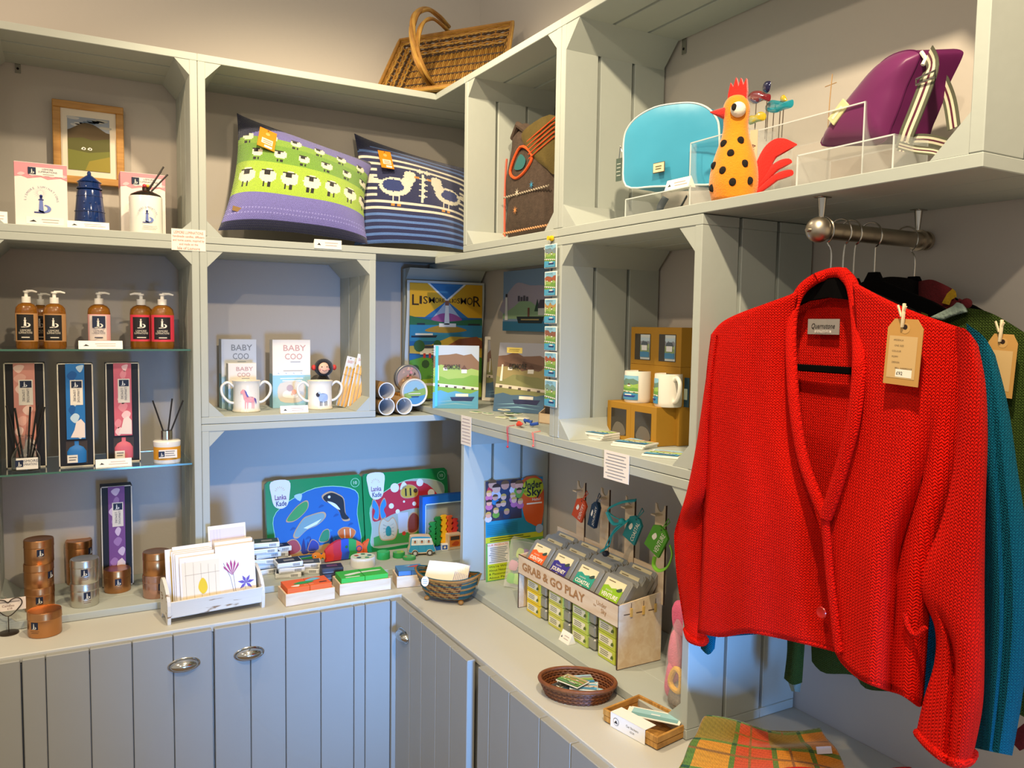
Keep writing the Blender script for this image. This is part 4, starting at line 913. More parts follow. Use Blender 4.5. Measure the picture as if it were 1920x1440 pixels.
# ------------------------------------------------------------------ scenery artwork used on prints, notebook, magnets, mugs
def scene_art(b, x0, x1, z0, z1, y, seed, pal=None, detail=1):
    """small stylised coast picture: sky, hills, fields, houses, sea, boat"""
    q = random.Random(seed); W = x1-x0; H = z1-z0; P_ = pal or ['#9fc4d4', '#8a8f9a', '#7d9a50', '#a8b860', '#3f86b0', '#e8e2d4', '#27386a']
    X = lambda u: x0+W*u; Z = lambda v: z0+H*v; e = E_*.6
    b.rect(x0, x1, z0, z1, y, P_[0])
    def land(v0, v1, col, k, n=6):
        top = [(X(i/n), Z(q.uniform(v0, v1))) for i in range(n+1)]; b.flat([(x0, z0)] + [(x1, z0)] + top[::-1], y-k*e, col)
    land(.74, .88, P_[1], 1); land(.58, .70, P_[3], 2); land(.46, .54, P_[2], 3)
    b.flat([(X(0), Z(.40)), (X(1), Z(.34)), (X(1), Z(.30)), (X(0), Z(.35))], y-4*e, P_[5]) if detail else None
    land(.24, .30, P_[4], 5)
    if detail:
        for i in range(5): b.rect(X(.08+.19*i), X(.14+.19*i), Z(.345-.012*i), Z(.375-.012*i), y-5*e, '#5a5048')
        for u, v, s_ in ((.22, .60, .09), (.62, .56, .12)):
            b.rect(X(u), X(u+s_), Z(v), Z(v+s_*.55), y-6*e, '#efeae0'); b.flat([(X(u-.01), Z(v+s_*.5)), (X(u+s_+.01), Z(v+s_*.5)), (X(u+s_*.5), Z(v+s_*1.1))], y-7*e, '#6a4a3c')
        b.flat([(X(.08), Z(.44)), (X(.13), Z(.44)), (X(.12), Z(.68)), (X(.09), Z(.68))], y-7*e, '#f0ece2')
        b.flat([(X(.42), Z(.12)), (X(.86), Z(.12)), (X(.92), Z(.19)), (X(.38), Z(.18))], y-7*e, P_[6]); b.rect(X(.5), X(.78), Z(.19), Z(.235), y-7*e, '#efeae0')
        for v in (.05, .10): b.flat([(X(.05), Z(v)), (X(.5), Z(v+.02)), (X(.95), Z(v)), (X(.5), Z(v+.035))], y-6*e, '#8fc0d6')
    return b
# ------------------------------------------------------------------ poster and prints in the corner crate (B row 2)
PB = (D, )
def poster():
    # hangs on the crate's end panel, facing along the room
    y = -.085; a = onA(760, 760, y); c = onA(903, 760, y); zt = onA(830, 528, y).z; zb = FL2+.002; W = c.x-a.x
    t = thing('poster', 'tall LISMORE LIOSMOR lighthouse poster with yellow beams at the back of the corner crate', 'poster', ((a.x+c.x)/2, y, zb)); H = zt-zb
    b = MB(); N = 14; f = lambda v: .012*math.sin(v*5.2)
    for i in range(N):
        v0, v1 = i/N, (i+1)/N; b.add([(-W/2, f(v0), H*v0), (W/2, f(v0), H*v0), (W/2, f(v1), H*v1), (-W/2, f(v1), H*v1)], [(0,1,2,3)], '#cfd2cc', True)
    b.build('paper', t)
    b = MB(); X = lambda u: W*(u-.5); Z = lambda v: H*v
    y = -.0138; e = .0004
    b.rect(X(.03), X(.97), Z(.02), Z(.98), y, '#1f5f93')
    b.rect(X(.03), X(.97), Z(.70), Z(.98), y-e, '#2f6fa8')
    b.flat([(X(.03), Z(.98)), (X(.25), Z(.98)), (X(.5), Z(.84)), (X(.22), Z(.70)), (X(.03), Z(.70))], y-2*e, '#d9a520'); b.flat([(X(.97), Z(.98)), (X(.75), Z(.98)), (X(.5), Z(.84)), (X(.78), Z(.70)), (X(.97), Z(.70))], y-2*e, '#d9a520')
    b.flat([(X(.25), Z(.98)), (X(.28), Z(.98)), (X(.5), Z(.85)), (X(.72), Z(.98)), (X(.75), Z(.98)), (X(.5), Z(.83))], y-3*e, '#dfe3e0')
    b.flat([(X(.30), Z(.68)), (X(.5), Z(.84)), (X(.70), Z(.68))], y-3*e, '#a9b6c4'); b.flat(blob([(X(.3), Z(.68)), (X(.42), Z(.73)), (X(.58), Z(.73)), (X(.70), Z(.68)), (X(.5), Z(.66))], 4), y-4*e, '#9c4f86')
    b.flat([(X(.03), Z(.62)), (X(.03), Z(.71)), (X(.2), Z(.685)), (X(.45), Z(.66)), (X(.75), Z(.68)), (X(.97), Z(.69)), (X(.97), Z(.62))], y-4.5*e, '#2c6a45')
    b.rect(X(.03), X(.97), Z(.50), Z(.635), y-5*e, '#2f7fa4')
    for ch, u, hh, ww in (('L', .10, .088, .085), ('I', .165, .066, .03), ('S', .225, .062, .055), ('M', .305, .050, .075), ('O', .372, .042, .05), ('R', .418, .036, .035), ('E', .455, .030, .03), ('L', .545, .030, .025), ('I', .573, .032, .012), ('O', .605, .034, .04), ('S', .65, .042, .04), ('M', .715, .054, .075), ('O', .80, .066, .075), ('R', .895, .088, .10)): b.txt(ch, H*hh, X(u), Z(.842), y-6*e, '#33200e', w=W*ww, bold=.003)
    b.flat([(X(.465), Z(.64)), (X(.535), Z(.64)), (X(.52), Z(.80)), (X(.48), Z(.80))], y-7*e, '#e6e2d8'); b.rect(X(.475), X(.525), Z(.80), Z(.84), y-8*e, '#8a5a48'); b.rect(X(.40), X(.62), Z(.62), Z(.65), y-7*e, '#e6e2d8')
    b.flat(blob([(X(.22), Z(.585)), (X(.35), Z(.625)), (X(.5), Z(.635)), (X(.66), Z(.62)), (X(.76), Z(.59)), (X(.5), Z(.57))], 4), y-6.5*e, '#a8842c')
    for u, w_ in ((.12, .1), (.78, .16)): b.rect(X(u), X(u+w_), Z(.635), Z(.65), y-7*e, '#26303a')
    b.flat([(X(.05), Z(.53)), (X(.36), Z(.53)), (X(.38), Z(.55)), (X(.05), Z(.545))], y-7*e, '#1e2c40'); b.rect(X(.1), X(.32), Z(.55), Z(.565), y-7*e, '#d8d6cc')
    b.flat([(X(.03), Z(.40)), (X(.03), Z(.46)), (X(.3), Z(.47)), (X(.55), Z(.54)), (X(.8), Z(.535)), (X(.97), Z(.53)), (X(.97), Z(.36))], y-8*e, '#b89c3c'); b.flat([(X(.5), Z(.46)), (X(.66), Z(.52)), (X(.9), Z(.54)), (X(.97), Z(.50)), (X(.97), Z(.44))], y-9*e, '#8a4f30')
    b.rect(X(.16), X(.42), Z(.39), Z(.44), y-9*e, '#d8d4c8'); b.rect(X(.18), X(.4), Z(.44), Z(.465), y-9*e, '#3a3c48'); b.disc(X(.15), Z(.46), W*.07, y-9.5*e, '#2f5a34', 12); b.disc(X(.38), Z(.475), W*.05, y-9.5*e, '#2f5a34', 12)
    for u in (.2, .27, .34): b.rect(X(u), X(u+.03), Z(.36), Z(.40), y-10*e, '#a83030')
    b.flat([(X(.03), Z(.02)), (X(.03), Z(.34)), (X(.2), Z(.37)), (X(.5), Z(.33)), (X(.97), Z(.36)), (X(.97), Z(.02))], y-9*e, '#4f8a34'); b.flat([(X(.03), Z(.02)), (X(.03), Z(.17)), (X(.5), Z(.20)), (X(.97), Z(.14)), (X(.97), Z(.02))], y-10*e, '#93ab34')
    for k in range(7): b.disc(X(.1+.13*k), Z(.27+.04*(k % 3)), W*.05, y-10*e, '#2a4a2a', 10)
    b.rect(X(.1), X(.9), Z(.13), Z(.15), y-11*e, '#d8d4c8')
    b.build('print', t)
poster()
def flat_print(name, label, cat, TLp, TRp, BLp, dep_t, dep_b, art, frame=None, th=.012):
    """picture facing the room from the right wall side; corners measured on x = dep planes"""
    tl = onB(TLp[0], TLp[1], dep_t); tr = onB(TRp[0], TRp[1], dep_t); bl = onB(BLp[0], BLp[1], dep_b)
    W = tl.y - tr.y; H = (tl - bl).length; t = thing(name, label, cat, (bl.x, (bl.y+bl.y-W)/2, bl.z)); return t, W, H
def leaning(name, label, cat, base, w_, h_, rz, lean, th, body, art, frame=None, roll=0, grp=None):
    t = thing(name, label, cat, base, 0, grp); t.rotation_mode = 'XYZ'
    t.rotation_euler = (Matrix.Rotation(rz, 4, 'Z') @ Matrix.Rotation(-lean, 4, 'X') @ Matrix.Rotation(roll, 4, 'Y')).to_euler()
    b = MB(); b.box(-w_/2, w_/2, 0, th, 0, h_, body, .0008); b.build('body', t)
    i = 0
    if frame:
        k = frame[1]; b = MB()
        for a in ((-w_/2, w_/2, 0, k), (-w_/2, w_/2, h_-k, h_), (-w_/2, -w_/2+k, k, h_-k), (w_/2-k, w_/2, k, h_-k)): b.box(a[0], a[1], -.006, 0, a[2], a[3], frame[0], .001)
        b.build('frame', t); i = k + .001
    b = MB(); art(b, -w_/2+i, w_/2-i, i, h_-i, -.0006); b.build('picture', t); return t
# canvas hung on the right wall
def art_castle(b, x0, x1, z0, z1, y):
    W = x1-x0; H = z1-z0; X = lambda u: x0+W*u; Z = lambda v: z0+H*v
    b.rect(x0, x1, z0, z1, y, '#7d98b8'); b.flat(blob([(X(.0), Z(.5)), (X(.2), Z(.72)), (X(.35), Z(.80)), (X(.6), Z(.74)), (X(.9), Z(.72)), (X(1), Z(.6)), (X(1), Z(.3)), (X(0), Z(.3))], 3), y-E_, '#a99fb0')
    b.flat([(X(0), Z(.2)), (X(.0), Z(.28)), (X(.25), Z(.40)), (X(.4), Z(.50)), (X(.62), Z(.48)), (X(.8), Z(.36)), (X(1), Z(.34)), (X(1), Z(.2))], y-2*E_, '#8fae86'); b.rect(X(0), X(1), Z(0), Z(.16), y-3*E_, '#2f6f92')
    for i in range(4): b.rect(X(.34+.06*i), X(.385+.06*i), Z(.49), Z(.58 - .02*(i % 2)), y-3*E_, '#4c4a58')
    b.flat([(X(.05), Z(.18)), (X(.12), Z(.18)), (X(.105), Z(.56)), (X(.065), Z(.56))], y-4*E_, '#e6e6e4'); b.rect(X(.065), X(.105), Z(.57), Z(.62), y-4*E_, '#2a2a30')
    b.flat([(X(.36), Z(.13)), (X(.86), Z(.13)), (X(.90), Z(.24)), (X(.32), Z(.24))], y-4*E_, '#1d2a2c'); b.rect(X(.42), X(.8), Z(.18), Z(.20), y-5*E_, '#9a8a5a'); b.rect(X(.56), X(.60), Z(.24), Z(.38), y-4*E_, '#7a4a3a')
    b.flat([(X(.70), Z(.32)), (X(.80), Z(.32)), (X(.76), Z(.52))], y-4*E_, '#274a38'); b.rect(X(.78), X(1), Z(.26), Z(.38), y-5*E_, '#d8d8d4'); b.flat([(X(.76), Z(.37)), (X(1), Z(.37)), (X(1), Z(.5)), (X(.82), Z(.5))], y-6*E_, '#4a4654')
a = onB(943, 620, -.02); c = onB(1030, 622, -.02); zt = onB(943, 510, -.02).z
leaning('canvas_print', 'canvas print of lighthouse, castle and dark steamer hung inside the corner crate', 'canvas print', (-.02, (a.y+c.y)/2, a.z), a.y-c.y, zt-a.z, RB, 0, .014, '#8a9ab0', art_castle)
def art_lis(seed, pal=None, title='LISMORE'):
    def f(b, x0, x1, z0, z1, y):
        scene_art(b, x0, x1, z0, z1, y, seed, pal); W = x1-x0; H = z1-z0
        if title: b.txt(title, H*.07, x0+W*.42, z0+H*.66, y-8*E_, '#3d3a34', w=W*.34, bold=.02)
    return f
p = onZ(856, 765, FL2); 
WARMP = ['#a8a8b4', '#7a5a4a', '#8a8a5a', '#a09060', '#4a6a88', '#e0d2be', '#2a2f58']
b0 = onZ(852, 766, FL2)
t = leaning('notebook', 'spiral-bound LISMORE notebook with a green island cover, standing at the front of the corner shelf', 'notebook', (b0.x+.004, b0.y, FL2), .175, .243, -.52, .10, .012, '#e9e6e0', art_lis(5, ['#b8c4d0', '#8a6a50', '#7fae48', '#a3c064', '#5aa6cc', '#ece6d8', '#27386a'], 'LISMORE'))
b = MB()
for i in range(24): 
    z = .008 + i*.0098; b.tube([(-.0875+.006*math.cos(a)-.002, .005+.008*math.sin(a), z) for a in [k*PI/4 for k in range(8)]], .0009, 'wire_steel', 5, closed=True)
b.build('spiral_binding', t)
b = MB(); b.rect(-.080, -.069, .006, .240, -.0040, '#4fc0cc'); b.build('cyan_spine_strip', t)
b0 = onZ(908, 752, FL2)
leaning('framed_print', 'white-framed blue and brown island print leaning behind the brown one', 'framed print', (b0.x+.055, b0.y-.03, FL2), .15, .275, -.75, .14, .012, '#d8d0c0', art_lis(8, WARMP, None), frame=('china', .014))
leaning('framed_print', 'brown-toned LISMORE island print with a yellow sticker leaning in the corner crate', 'framed print', (onZ(962, 774, FL2).x+.02, onZ(962, 774, FL2).y, FL2), .205, .262, -.95, .20, .010, '#b09a70', art_lis(11, WARMP, 'LISMORE'))
leaning('framed_print', 'pale-edged print standing behind the brown island print, its right edge showing', 'framed print', (-.085, -1.055, FL2), .19, .26, RB+.1, .12, .012, '#c8b48a', art_lis(13, WARMP, None))
b = MB(); b.box(-.038, .038, -.001, 0, 0, .020, '#dfc86a'); b.lines(-.03, .03, .004, .016, 2, -.0016, '#8a7a3a', .3)
q = onB(965, 662, -.17); tag(b.build('price_sticker', None, (q.x, q.y, q.z), RB+.3), 'yellow paper price flag on the top edge of the brown island print', 'price tag')
bx = MB(); bx.T = Matrix.Rotation(PI/2, 4, 'X'); bx.lathe([(0, 0), (.052, 0), (.052, .006), (0, .006)], 'pewter', 30); p = onB(1003, 668, -.02); tag(bx.build('slate_coaster', None, (-.012, p.y, p.z-.01), RB), 'dark round slate leaning behind the prints', 'slate')
# strips of magnets hanging on the post
t = thing('pin', 'yellow push pin at the top of the hanging magnet strip', 'push pin', onB(1036, 447, -.362), RB)
b = MB(); b.cyl((0, 0, 0), (0, -.006, 0), .008, '#e6c21c', 14); b.cyl((0, -.006, 0), (0, -.016, 0), .004, '#e6c21c', 12, r1=.0065); b.build('head', t)
tp = onB(1033, 448, -.364); 
mt_ = thing('magnet_strip', 'clear hanging strip that holds six painted fridge magnets on the crate post', 'hanging strip', (-.3645, tp.y, onB(1033, 760, -.364).z), RB)
b = MB(); Hs = tp.z - mt_.location.z; b.box(-.0016, .0016, -.0005, .0003, 0, Hs, 'wire_steel'); b.build('cord', mt_)
b = MB(); b.disc(0, Hs+.0, .010, -.001, '#d0d0c4', 14); b.build('hang_loop', mt_)
for i, (y0, y1) in enumerate(((458, 504), (509, 556), (560, 607), (612, 657), (660, 706), (712, 761))):
    a = onB(1022, y1, -.366); c = onB(1045, y1, -.366); zt = onB(1033, y0, -.366).z; W = a.y-c.y; H = zt-a.z
    t = thing('fridge_magnet', 'painted fridge magnet, %s on the hanging strip' % ('topmost', 'second from the top', 'third from the top', 'fourth from the top', 'fifth from the top', 'lowest')[i], 'fridge magnet', (-.3665, (a.y+c.y)/2, a.z), RB, 'fridge magnets on the hanging strip')
    b = MB(); b.box(-W/2, W/2, -.003, 0, 0, H, '#e2e4dc', .002); b.build('plate', t)
    b = MB(); scene_art(b, -W*.44, W*.44, H*.04, H*.96, -.0036, 20+i, ['#8cc0d8', ['#7a8a90', '#a0583c', '#b08a50', '#8a5a48', '#a05a40', '#7a9a90'][i], '#6f9a4a', '#93b05c', '#4a9cc0', '#ece8dc', '#27386a'], 1); b.txt('LISMORE', H*.07, 0, H*.90, -.0075, '#3a5060', w=W*.55); b.build('picture', t)
# loose magnets and small things on the shelf
q = random.Random(9)
NM = ['pale green flat magnet lying near the notebook', 'second pale green flat magnet by the notebook', 'white-edged flat magnet in the middle of the shelf', 'flat magnet with green edge on the shelf front', 'dark green flat magnet near the ribbons', 'small white flat magnet nearest the wooden box', 'pale blue flat magnet under the brown print', 'pale cream flat magnet at the shelf edge']
for i, (px, py, an) in enumerate(((893, 774, .3), (915, 777, 0), (942, 784, .5), (955, 780, -.2), (968, 777, .2), (980, 786, .6), (962, 789, -.4), (945, 775, .1))):
    p = onZ(px, py, FL2); b = MB(); b.box(-.022, .022, -.014, .014, 0, .004, '#dcdccc', .001); b.box(-.020, .020, -.012, .012, .0042, .0046, ['#8fae6a', '#7da884', '#c9d0a0', '#5a7a3a', '#3f6a3a', '#eee8d8', '#8fb8c4', '#e4dcb8'][i]); b.box(-.012, .006, -.006, .004, .0047, .0050, ['#4f7a8a', '#e8e4d0', '#6a8a4a', '#2a4a5a'][i % 4])
    tag(b.build('flat_magnet', None, (p.x, p.y, FL2 + .0001 + (.0052 if i in (3, 6) else 0) + (.0104 if i == 7 else 0)), an + RB), NM[i], 'fridge magnet', 'loose magnets on the corner shelf')
p = onZ(1012, 795, FL2)
t = thing('bookmark_box', 'small pale wooden box of bookmarks with sloping cut sides on the corner shelf', 'box', (p.x+.02, p.y, FL2), RB+.25)
wood_mat('birch', '#d9bb95', '#e8d3b4', (2, 12, 12), .55, .03); mat('laser_edge', '#4a3222', .8, noise=0)
b = MB(); w_, d_, h_ = .060, .075, .055
for x in (-w_/2, w_/2-.003):
    b.T = Matrix.Translation((x, 0, 0)) @ Matrix(((0, 1, 0, 0), (1, 0, 0, 0), (0, 0, 1, 0), (0, 0, 0, 1))); b.ext([(0, 0), (d_, 0), (d_, h_*1.25), (d_*.9, h_*1.25), (0, h_*.6)], 0, .003, 'birch')
b.T = Matrix.Identity(4); b.box(-w_/2, w_/2, 0, .003, 0, h_*.6, 'birch'); b.box(-w_/2, w_/2, d_-.003, d_, 0, h_*1.25, 'birch'); b.box(-w_/2, w_/2, 0, d_, 0, .003, 'birch'); b.build('box_body', t)
b = MB()
for i in range(4): b.box(-.02, .02, .02+.012*i, .023+.012*i, .004, .058+.004*i, ['#3a3028', '#c98a5a', '#6a4a3a', '#2a2a2a'][i])
b.build('bookmarks', t)
for (px, py), c1, lb, dr in (((985, 797), '#1f4aa8', 'blue ribbon bookmark heaped on the shelf edge', [(0, 0, .004), (-.01, -.01, .014), (.01, -.02, .008), (.0, -.04, .012), (-.012, -.055, .005), (.004, -.075, .010)]), ((972, 800), '#d8452c', 'red ribbon bookmark beside the blue one', [(0, 0, .004), (.005, .01, .010), (.0, -.02, .006), (-.01, -.035, .008), (-.012, -.01, .004)])):
    p = onZ(px, py, FL2); b = MB(); b.tube([Vector(v)*1.0 for v in curve(dr, 5)], .0050, c1, 6, flat=.5); tag(b.build('ribbon_bookmark', None, (p.x, p.y, FL2+.004)), lb, 'bookmark')
for (px0, py0, py1), c1, lb in (((955, 800, 838), '#c8303c', 'thin red tassel cord hanging over the shelf edge'), ((1003, 806, 836), '#e8685a', 'coral tassel cord hanging over the shelf edge by the wooden box')):
    p = onB(px0, py0, -.362); z1 = onB(px0, py1, -.362).z; b = MB(); k = MB()
    b.tube([(0.02, 0, FL2+.004-p.z), (-.002, 0, FL2+.002-p.z), (-.004, .004, -.01), (-.005, -.004, (z1-p.z)*.6), (-.004, .002, z1-p.z)], .0012, c1, 6); b.tube([(-.003, .008, FL2+.002-p.z), (-.004, .010, -.01), (-.005, .0, (z1-p.z)*.8)], .001, c1, 6); b.ball((-.004, .002, z1-p.z), .004, c1, 8, 6)
    tag(b.build('tassel_cord', None, (-.362, p.y, p.z)), lb, 'tassel')
wall_note('narrow slip of printed paper hanging from the shelf edge at the inner corner', 'B', 864, 883, 780, 835, -.3625, None, 8, '#b0a0a4')

# ------------------------------------------------------------------ jigsaw boards on the worktop (A row 3)
def puzzle(label, TL, TR, BR, BL, art):
    """boxed board leaning back; corners given as world points"""
    w_ = (TR - TL).length; h_ = (TL - BL).length
    X = (BR - BL).normalized(); Zv = (TL - BL).normalized(); Y = Zv.cross(X).normalized(); Zv = X.cross(Y)
    t = thing('jigsaw_board', label, 'jigsaw puzzle', BL); M3 = Matrix((X, Y, Zv)).transposed(); t.rotation_euler = M3.to_euler()
    mat('puzzle_green', '#0f8a48', .35, noise=0, coat=.3)
    r = .012; P = [(r, 0), (w_-r, 0), (w_, r), (w_, h_-r), (w_-r, h_), (r, h_), (0, h_-r), (0, r)]
    b = MB(); b.ext(P, 0, .024, 'puzzle_green'); b.build('tray', t); 
    b = MB(); art(b, w_, h_); b.build('picture', t)
    b = MB(); y = -.0012
    b.flat(blob([(w_*.055, h_*.99), (w_*.235, h_*.99), (w_*.235, h_*.82), (w_*.21, h_*.70), (w_*.145, h_*.66), (w_*.08, h_*.70), (w_*.055, h_*.82)], 4), y-5*E_, '#e4e6ea')
    b.txt('Lanka', h_*.06, w_*.145, h_*.80, y-6*E_, '#7a4a78', w=w_*.115, bold=.02); b.txt('Kade', h_*.06, w_*.150, h_*.725, y-6*E_, '#3d3f6e', w=w_*.105, bold=.02)
    for i in range(7): a = .25+.44*i; b.flat([(w_*.14+.010*math.cos(a), h_*.87+.010*math.sin(a)), (w_*.14+.019*math.cos(a+.06), h_*.87+.019*math.sin(a+.06)), (w_*.14+.019*math.cos(a-.06), h_*.87+.019*math.sin(a-.06))], y-6*E_, '#c9a050')
    b.build('logo_badge', t); b = MB()
    b.disc(w_*.925, h_*.90, h_*.058, y-2*E_, '#8fd8b0', 20); b.disc(w_*.925, h_*.90, h_*.050, y-3*E_, '#0f8a48', 20); b.txt('10', h_*.04, w_*.925, h_*.90, y-4*E_, '#d8f0e0'); b.build('age_badge', t); return t
def win(b, w, h, col, line='#9fe0b8'):
    o = blob([(w*.09, h*.06), (w*.5, h*.05), (w*.93, h*.06), (w*.93, h*.5), (w*.92, h*.80), (w*.5, h*.87), (w*.10, h*.62), (w*.08, h*.3)], 5)
    b.flat([(x*1.012-w*.006, z*1.016-h*.006) for x, z in o], -.0006, line); b.flat(o, -.0010, col)
def piece(b, pts, col, y=-.0030, th=.004, edge='#caa57a'):
    o = blob(pts, 4); cx = sum(p[0] for p in o)/len(o); cz = sum(p[1] for p in o)/len(o)
    b.ext([(cx+(x-cx)*1.10, cz+(z-cz)*1.12) for x, z in o], y, y+.002, edge); b.ext(o, y-.0008, y+.001, col)
def art_sea(b, w, h):
    win(b, w, h, '#1c66b0')
    for i in range(10): x = w*(.15+.075*i); z = h*(.2+.5*((i*.37) % 1)); b.flat(blob([(x, z), (x+w*.06, z+h*.02), (x+w*.03, z+h*.04)], 3), -.0014, ['#2f86cc', '#174f94'][i % 2])
    b.flat([(w*.10, h*.07), (w*.92, h*.07), (w*.92, h*.14), (w*.6, h*.18), (w*.3, h*.12), (w*.1, h*.2)], -.0016, '#c49a5c')
    for x in (.33, .4, .62): b.flat(blob([(w*x, h*.1), (w*(x+.03), h*.28), (w*(x+.05), h*.12), (w*(x+.07), h*.24), (w*(x+.08), h*.1)], 3), -.0018, '#2a2f78')
    piece(b, [(w*.20, h*.52), (w*.30, h*.66), (w*.40, h*.72), (w*.41, h*.64), (w*.34, h*.55), (w*.26, h*.50)], '#3f9a52')
    piece(b, [(w*.27, h*.34), (w*.36, h*.50), (w*.44, h*.54), (w*.56, h*.56), (w*.58, h*.50), (w*.50, h*.42), (w*.40, h*.38), (w*.31, h*.30)], '#7ea3a8'); b.flat([(w*.36, h*.40), (w*.55, h*.49), (w*.50, h*.43), (w*.40, h*.385)], -.0045, '#e6ecec')
    piece(b, [(w*.58, h*.76), (w*.66, h*.80), (w*.74, h*.76), (w*.79, h*.70), (w*.80, h*.54), (w*.84, h*.46), (w*.77, h*.46), (w*.74, h*.56), (w*.68, h*.64), (w*.60, h*.70)], '#14161e'); b.flat(blob([(w*.62, h*.70), (w*.70, h*.66), (w*.75, h*.58), (w*.71, h*.60), (w*.64, h*.67)], 3), -.0045, '#e6ecf0'); b.disc(w*.64, h*.75, h*.018, -.0046, '#e6ecf0', 8)
    piece(b, [(w*.72, h*.30), (w*.78, h*.35), (w*.86, h*.33), (w*.90, h*.28), (w*.85, h*.21), (w*.76, h*.22)], '#e0742a'); 
    for x in (.78, .84): b.rect(w*x, w*x+.004, h*.22, h*.33, -.0046, '#f0ece4')
    piece(b, [(w*.15, h*.12), (w*.2, h*.25), (w*.28, h*.26), (w*.32, h*.15), (w*.24, h*.10)], '#b0464a'); piece(b, [(w*.52, h*.22), (w*.56, h*.33), (w*.62, h*.34), (w*.61, h*.22)], '#2f8a5a'); piece(b, [(w*.40, h*.12), (w*.44, h*.24), (w*.50, h*.2), (w*.5, h*.12)], '#34409a')
    b.flat(blob([(w*.28, h*.80), (w*.36, h*.82), (w*.34, h*.73)], 3), -.0018, '#a9d0e8')
def art_garden(b, w, h):
    win(b, w, h, '#a9b4a8'); 
    b.flat(blob([(w*.09, h*.40), (w*.12, h*.64), (w*.3, h*.78), (w*.5, h*.86), (w*.75, h*.80), (w*.92, h*.55), (w*.9, h*.46), (w*.6, h*.50), (w*.35, h*.46), (w*.2, h*.40)], 4), -.0014, '#c02238')
    for x, z, r in ((.36, .79, .06), (.66, .83, .05), (.79, .68, .05), (.31, .56, .035), (.38, .48, .03), (.58, .56, .028), (.2, .44, .025), (.46, .60, .015), (.88, .6, .02)): b.disc(w*x, h*z, h*r, -.0018, '#e8e6e0', 14)
    b.flat([(w*.09, h*.07), (w*.92, h*.07), (w*.92, h*.22), (w*.6, h*.2), (w*.35, h*.26), (w*.09, h*.18)], -.0018, '#3f9a46'); b.rect(w*.38, w*.50, h*.2, h*.46, -.0020, '#c3c9d6')
    for s_ in (-1, 1): piece(b, [(w*.17+s_*w*.01, h*.56), (w*.17+s_*w*.06, h*.66), (w*.17+s_*w*.08, h*.58), (w*.17+s_*w*.05, h*.52), (w*.17+s_*w*.07, h*.44), (w*.17+s_*w*.02, h*.42)], '#2f86c0')
    piece(b, [(w*.43, h*.70), (w*.46, h*.80), (w*.56, h*.80), (w*.62, h*.74), (w*.60, h*.66), (w*.48, h*.65)], '#caa83a')
    for x in (.475, .53): b.rect(w*x, w*x+.007, h*.67, h*.77, -.0046, '#1c1814')
    piece(b, [(w*.42, h*.76), (w*.46, h*.86), (w*.50, h*.80)], '#e8e6ea'); b.disc(w*.60, h*.73, h*.03, -.0046, '#4a2a1a', 10)
    piece(b, [(w*.18, h*.16), (w*.16, h*.28), (w*.20, h*.40), (w*.26, h*.36), (w*.32, h*.40), (w*.36, h*.28), (w*.33, h*.16), (w*.26, h*.14)], '#c9c6b0'); b.flat(blob([(w*.235, h*.19), (w*.23, h*.27), (w*.26, h*.31), (w*.29, h*.27), (w*.285, h*.19)], 4), -.0046, '#1f8a88')
    for k in range(4):
        for s_ in (-1, 1): b.flat([(w*.26, h*(.22+.025*k)), (w*(.26+s_*.06), h*(.18+.05*k)), (w*(.26+s_*.06)+.001, h*(.185+.05*k))], -.0047, '#1f5a5a')
    piece(b, [(w*.50, h*.20), (w*.50, h*.36), (w*.56, h*.44), (w*.62, h*.38), (w*.60, h*.22)], '#8a3a2a'); b.disc(w*.44, h*.19, h*.03, -.0022, '#d03a2a', 5)
y0 = -.055; BT = FZ
def plane_pt(px, py, yb, lean): # point on a plane leaning back: y = yb + lean*(z-BT)
    d = _ray(px, py); t_ = (yb - lean*BT - CAM_POS.y + lean*CAM_POS.z) / (d.y - lean*d.z); return CAM_POS + d*t_
lean = .16
a_ = plane_pt(502, 1030, -.115, lean); zt = plane_pt(502, 903, -.115, lean).z
BLp = Vector((a_.x, -.115, BT)); BRp = Vector((plane_pt(684, 1020, -.115, lean).x, -.115, BT))
hh = zt - BT; TLp = BLp + Vector((0, lean*hh, hh)); TRp = BRp + Vector((0, lean*hh, hh))
puzzle('green-framed sea animal jigsaw board with orca and shark, left one', TLp, TRp, BRp, BLp, art_sea)
BL2 = BRp + Vector((.004, 0, 0)); BR2 = Vector((plane_pt(845, 1010, -.115, lean).x, -.115, BT))
puzzle('green-framed red toadstool jigsaw board with bee, butterfly and spider, right one', BL2 + (TRp-BRp), BR2 + (TRp-BRp), BR2, BL2, art_garden)
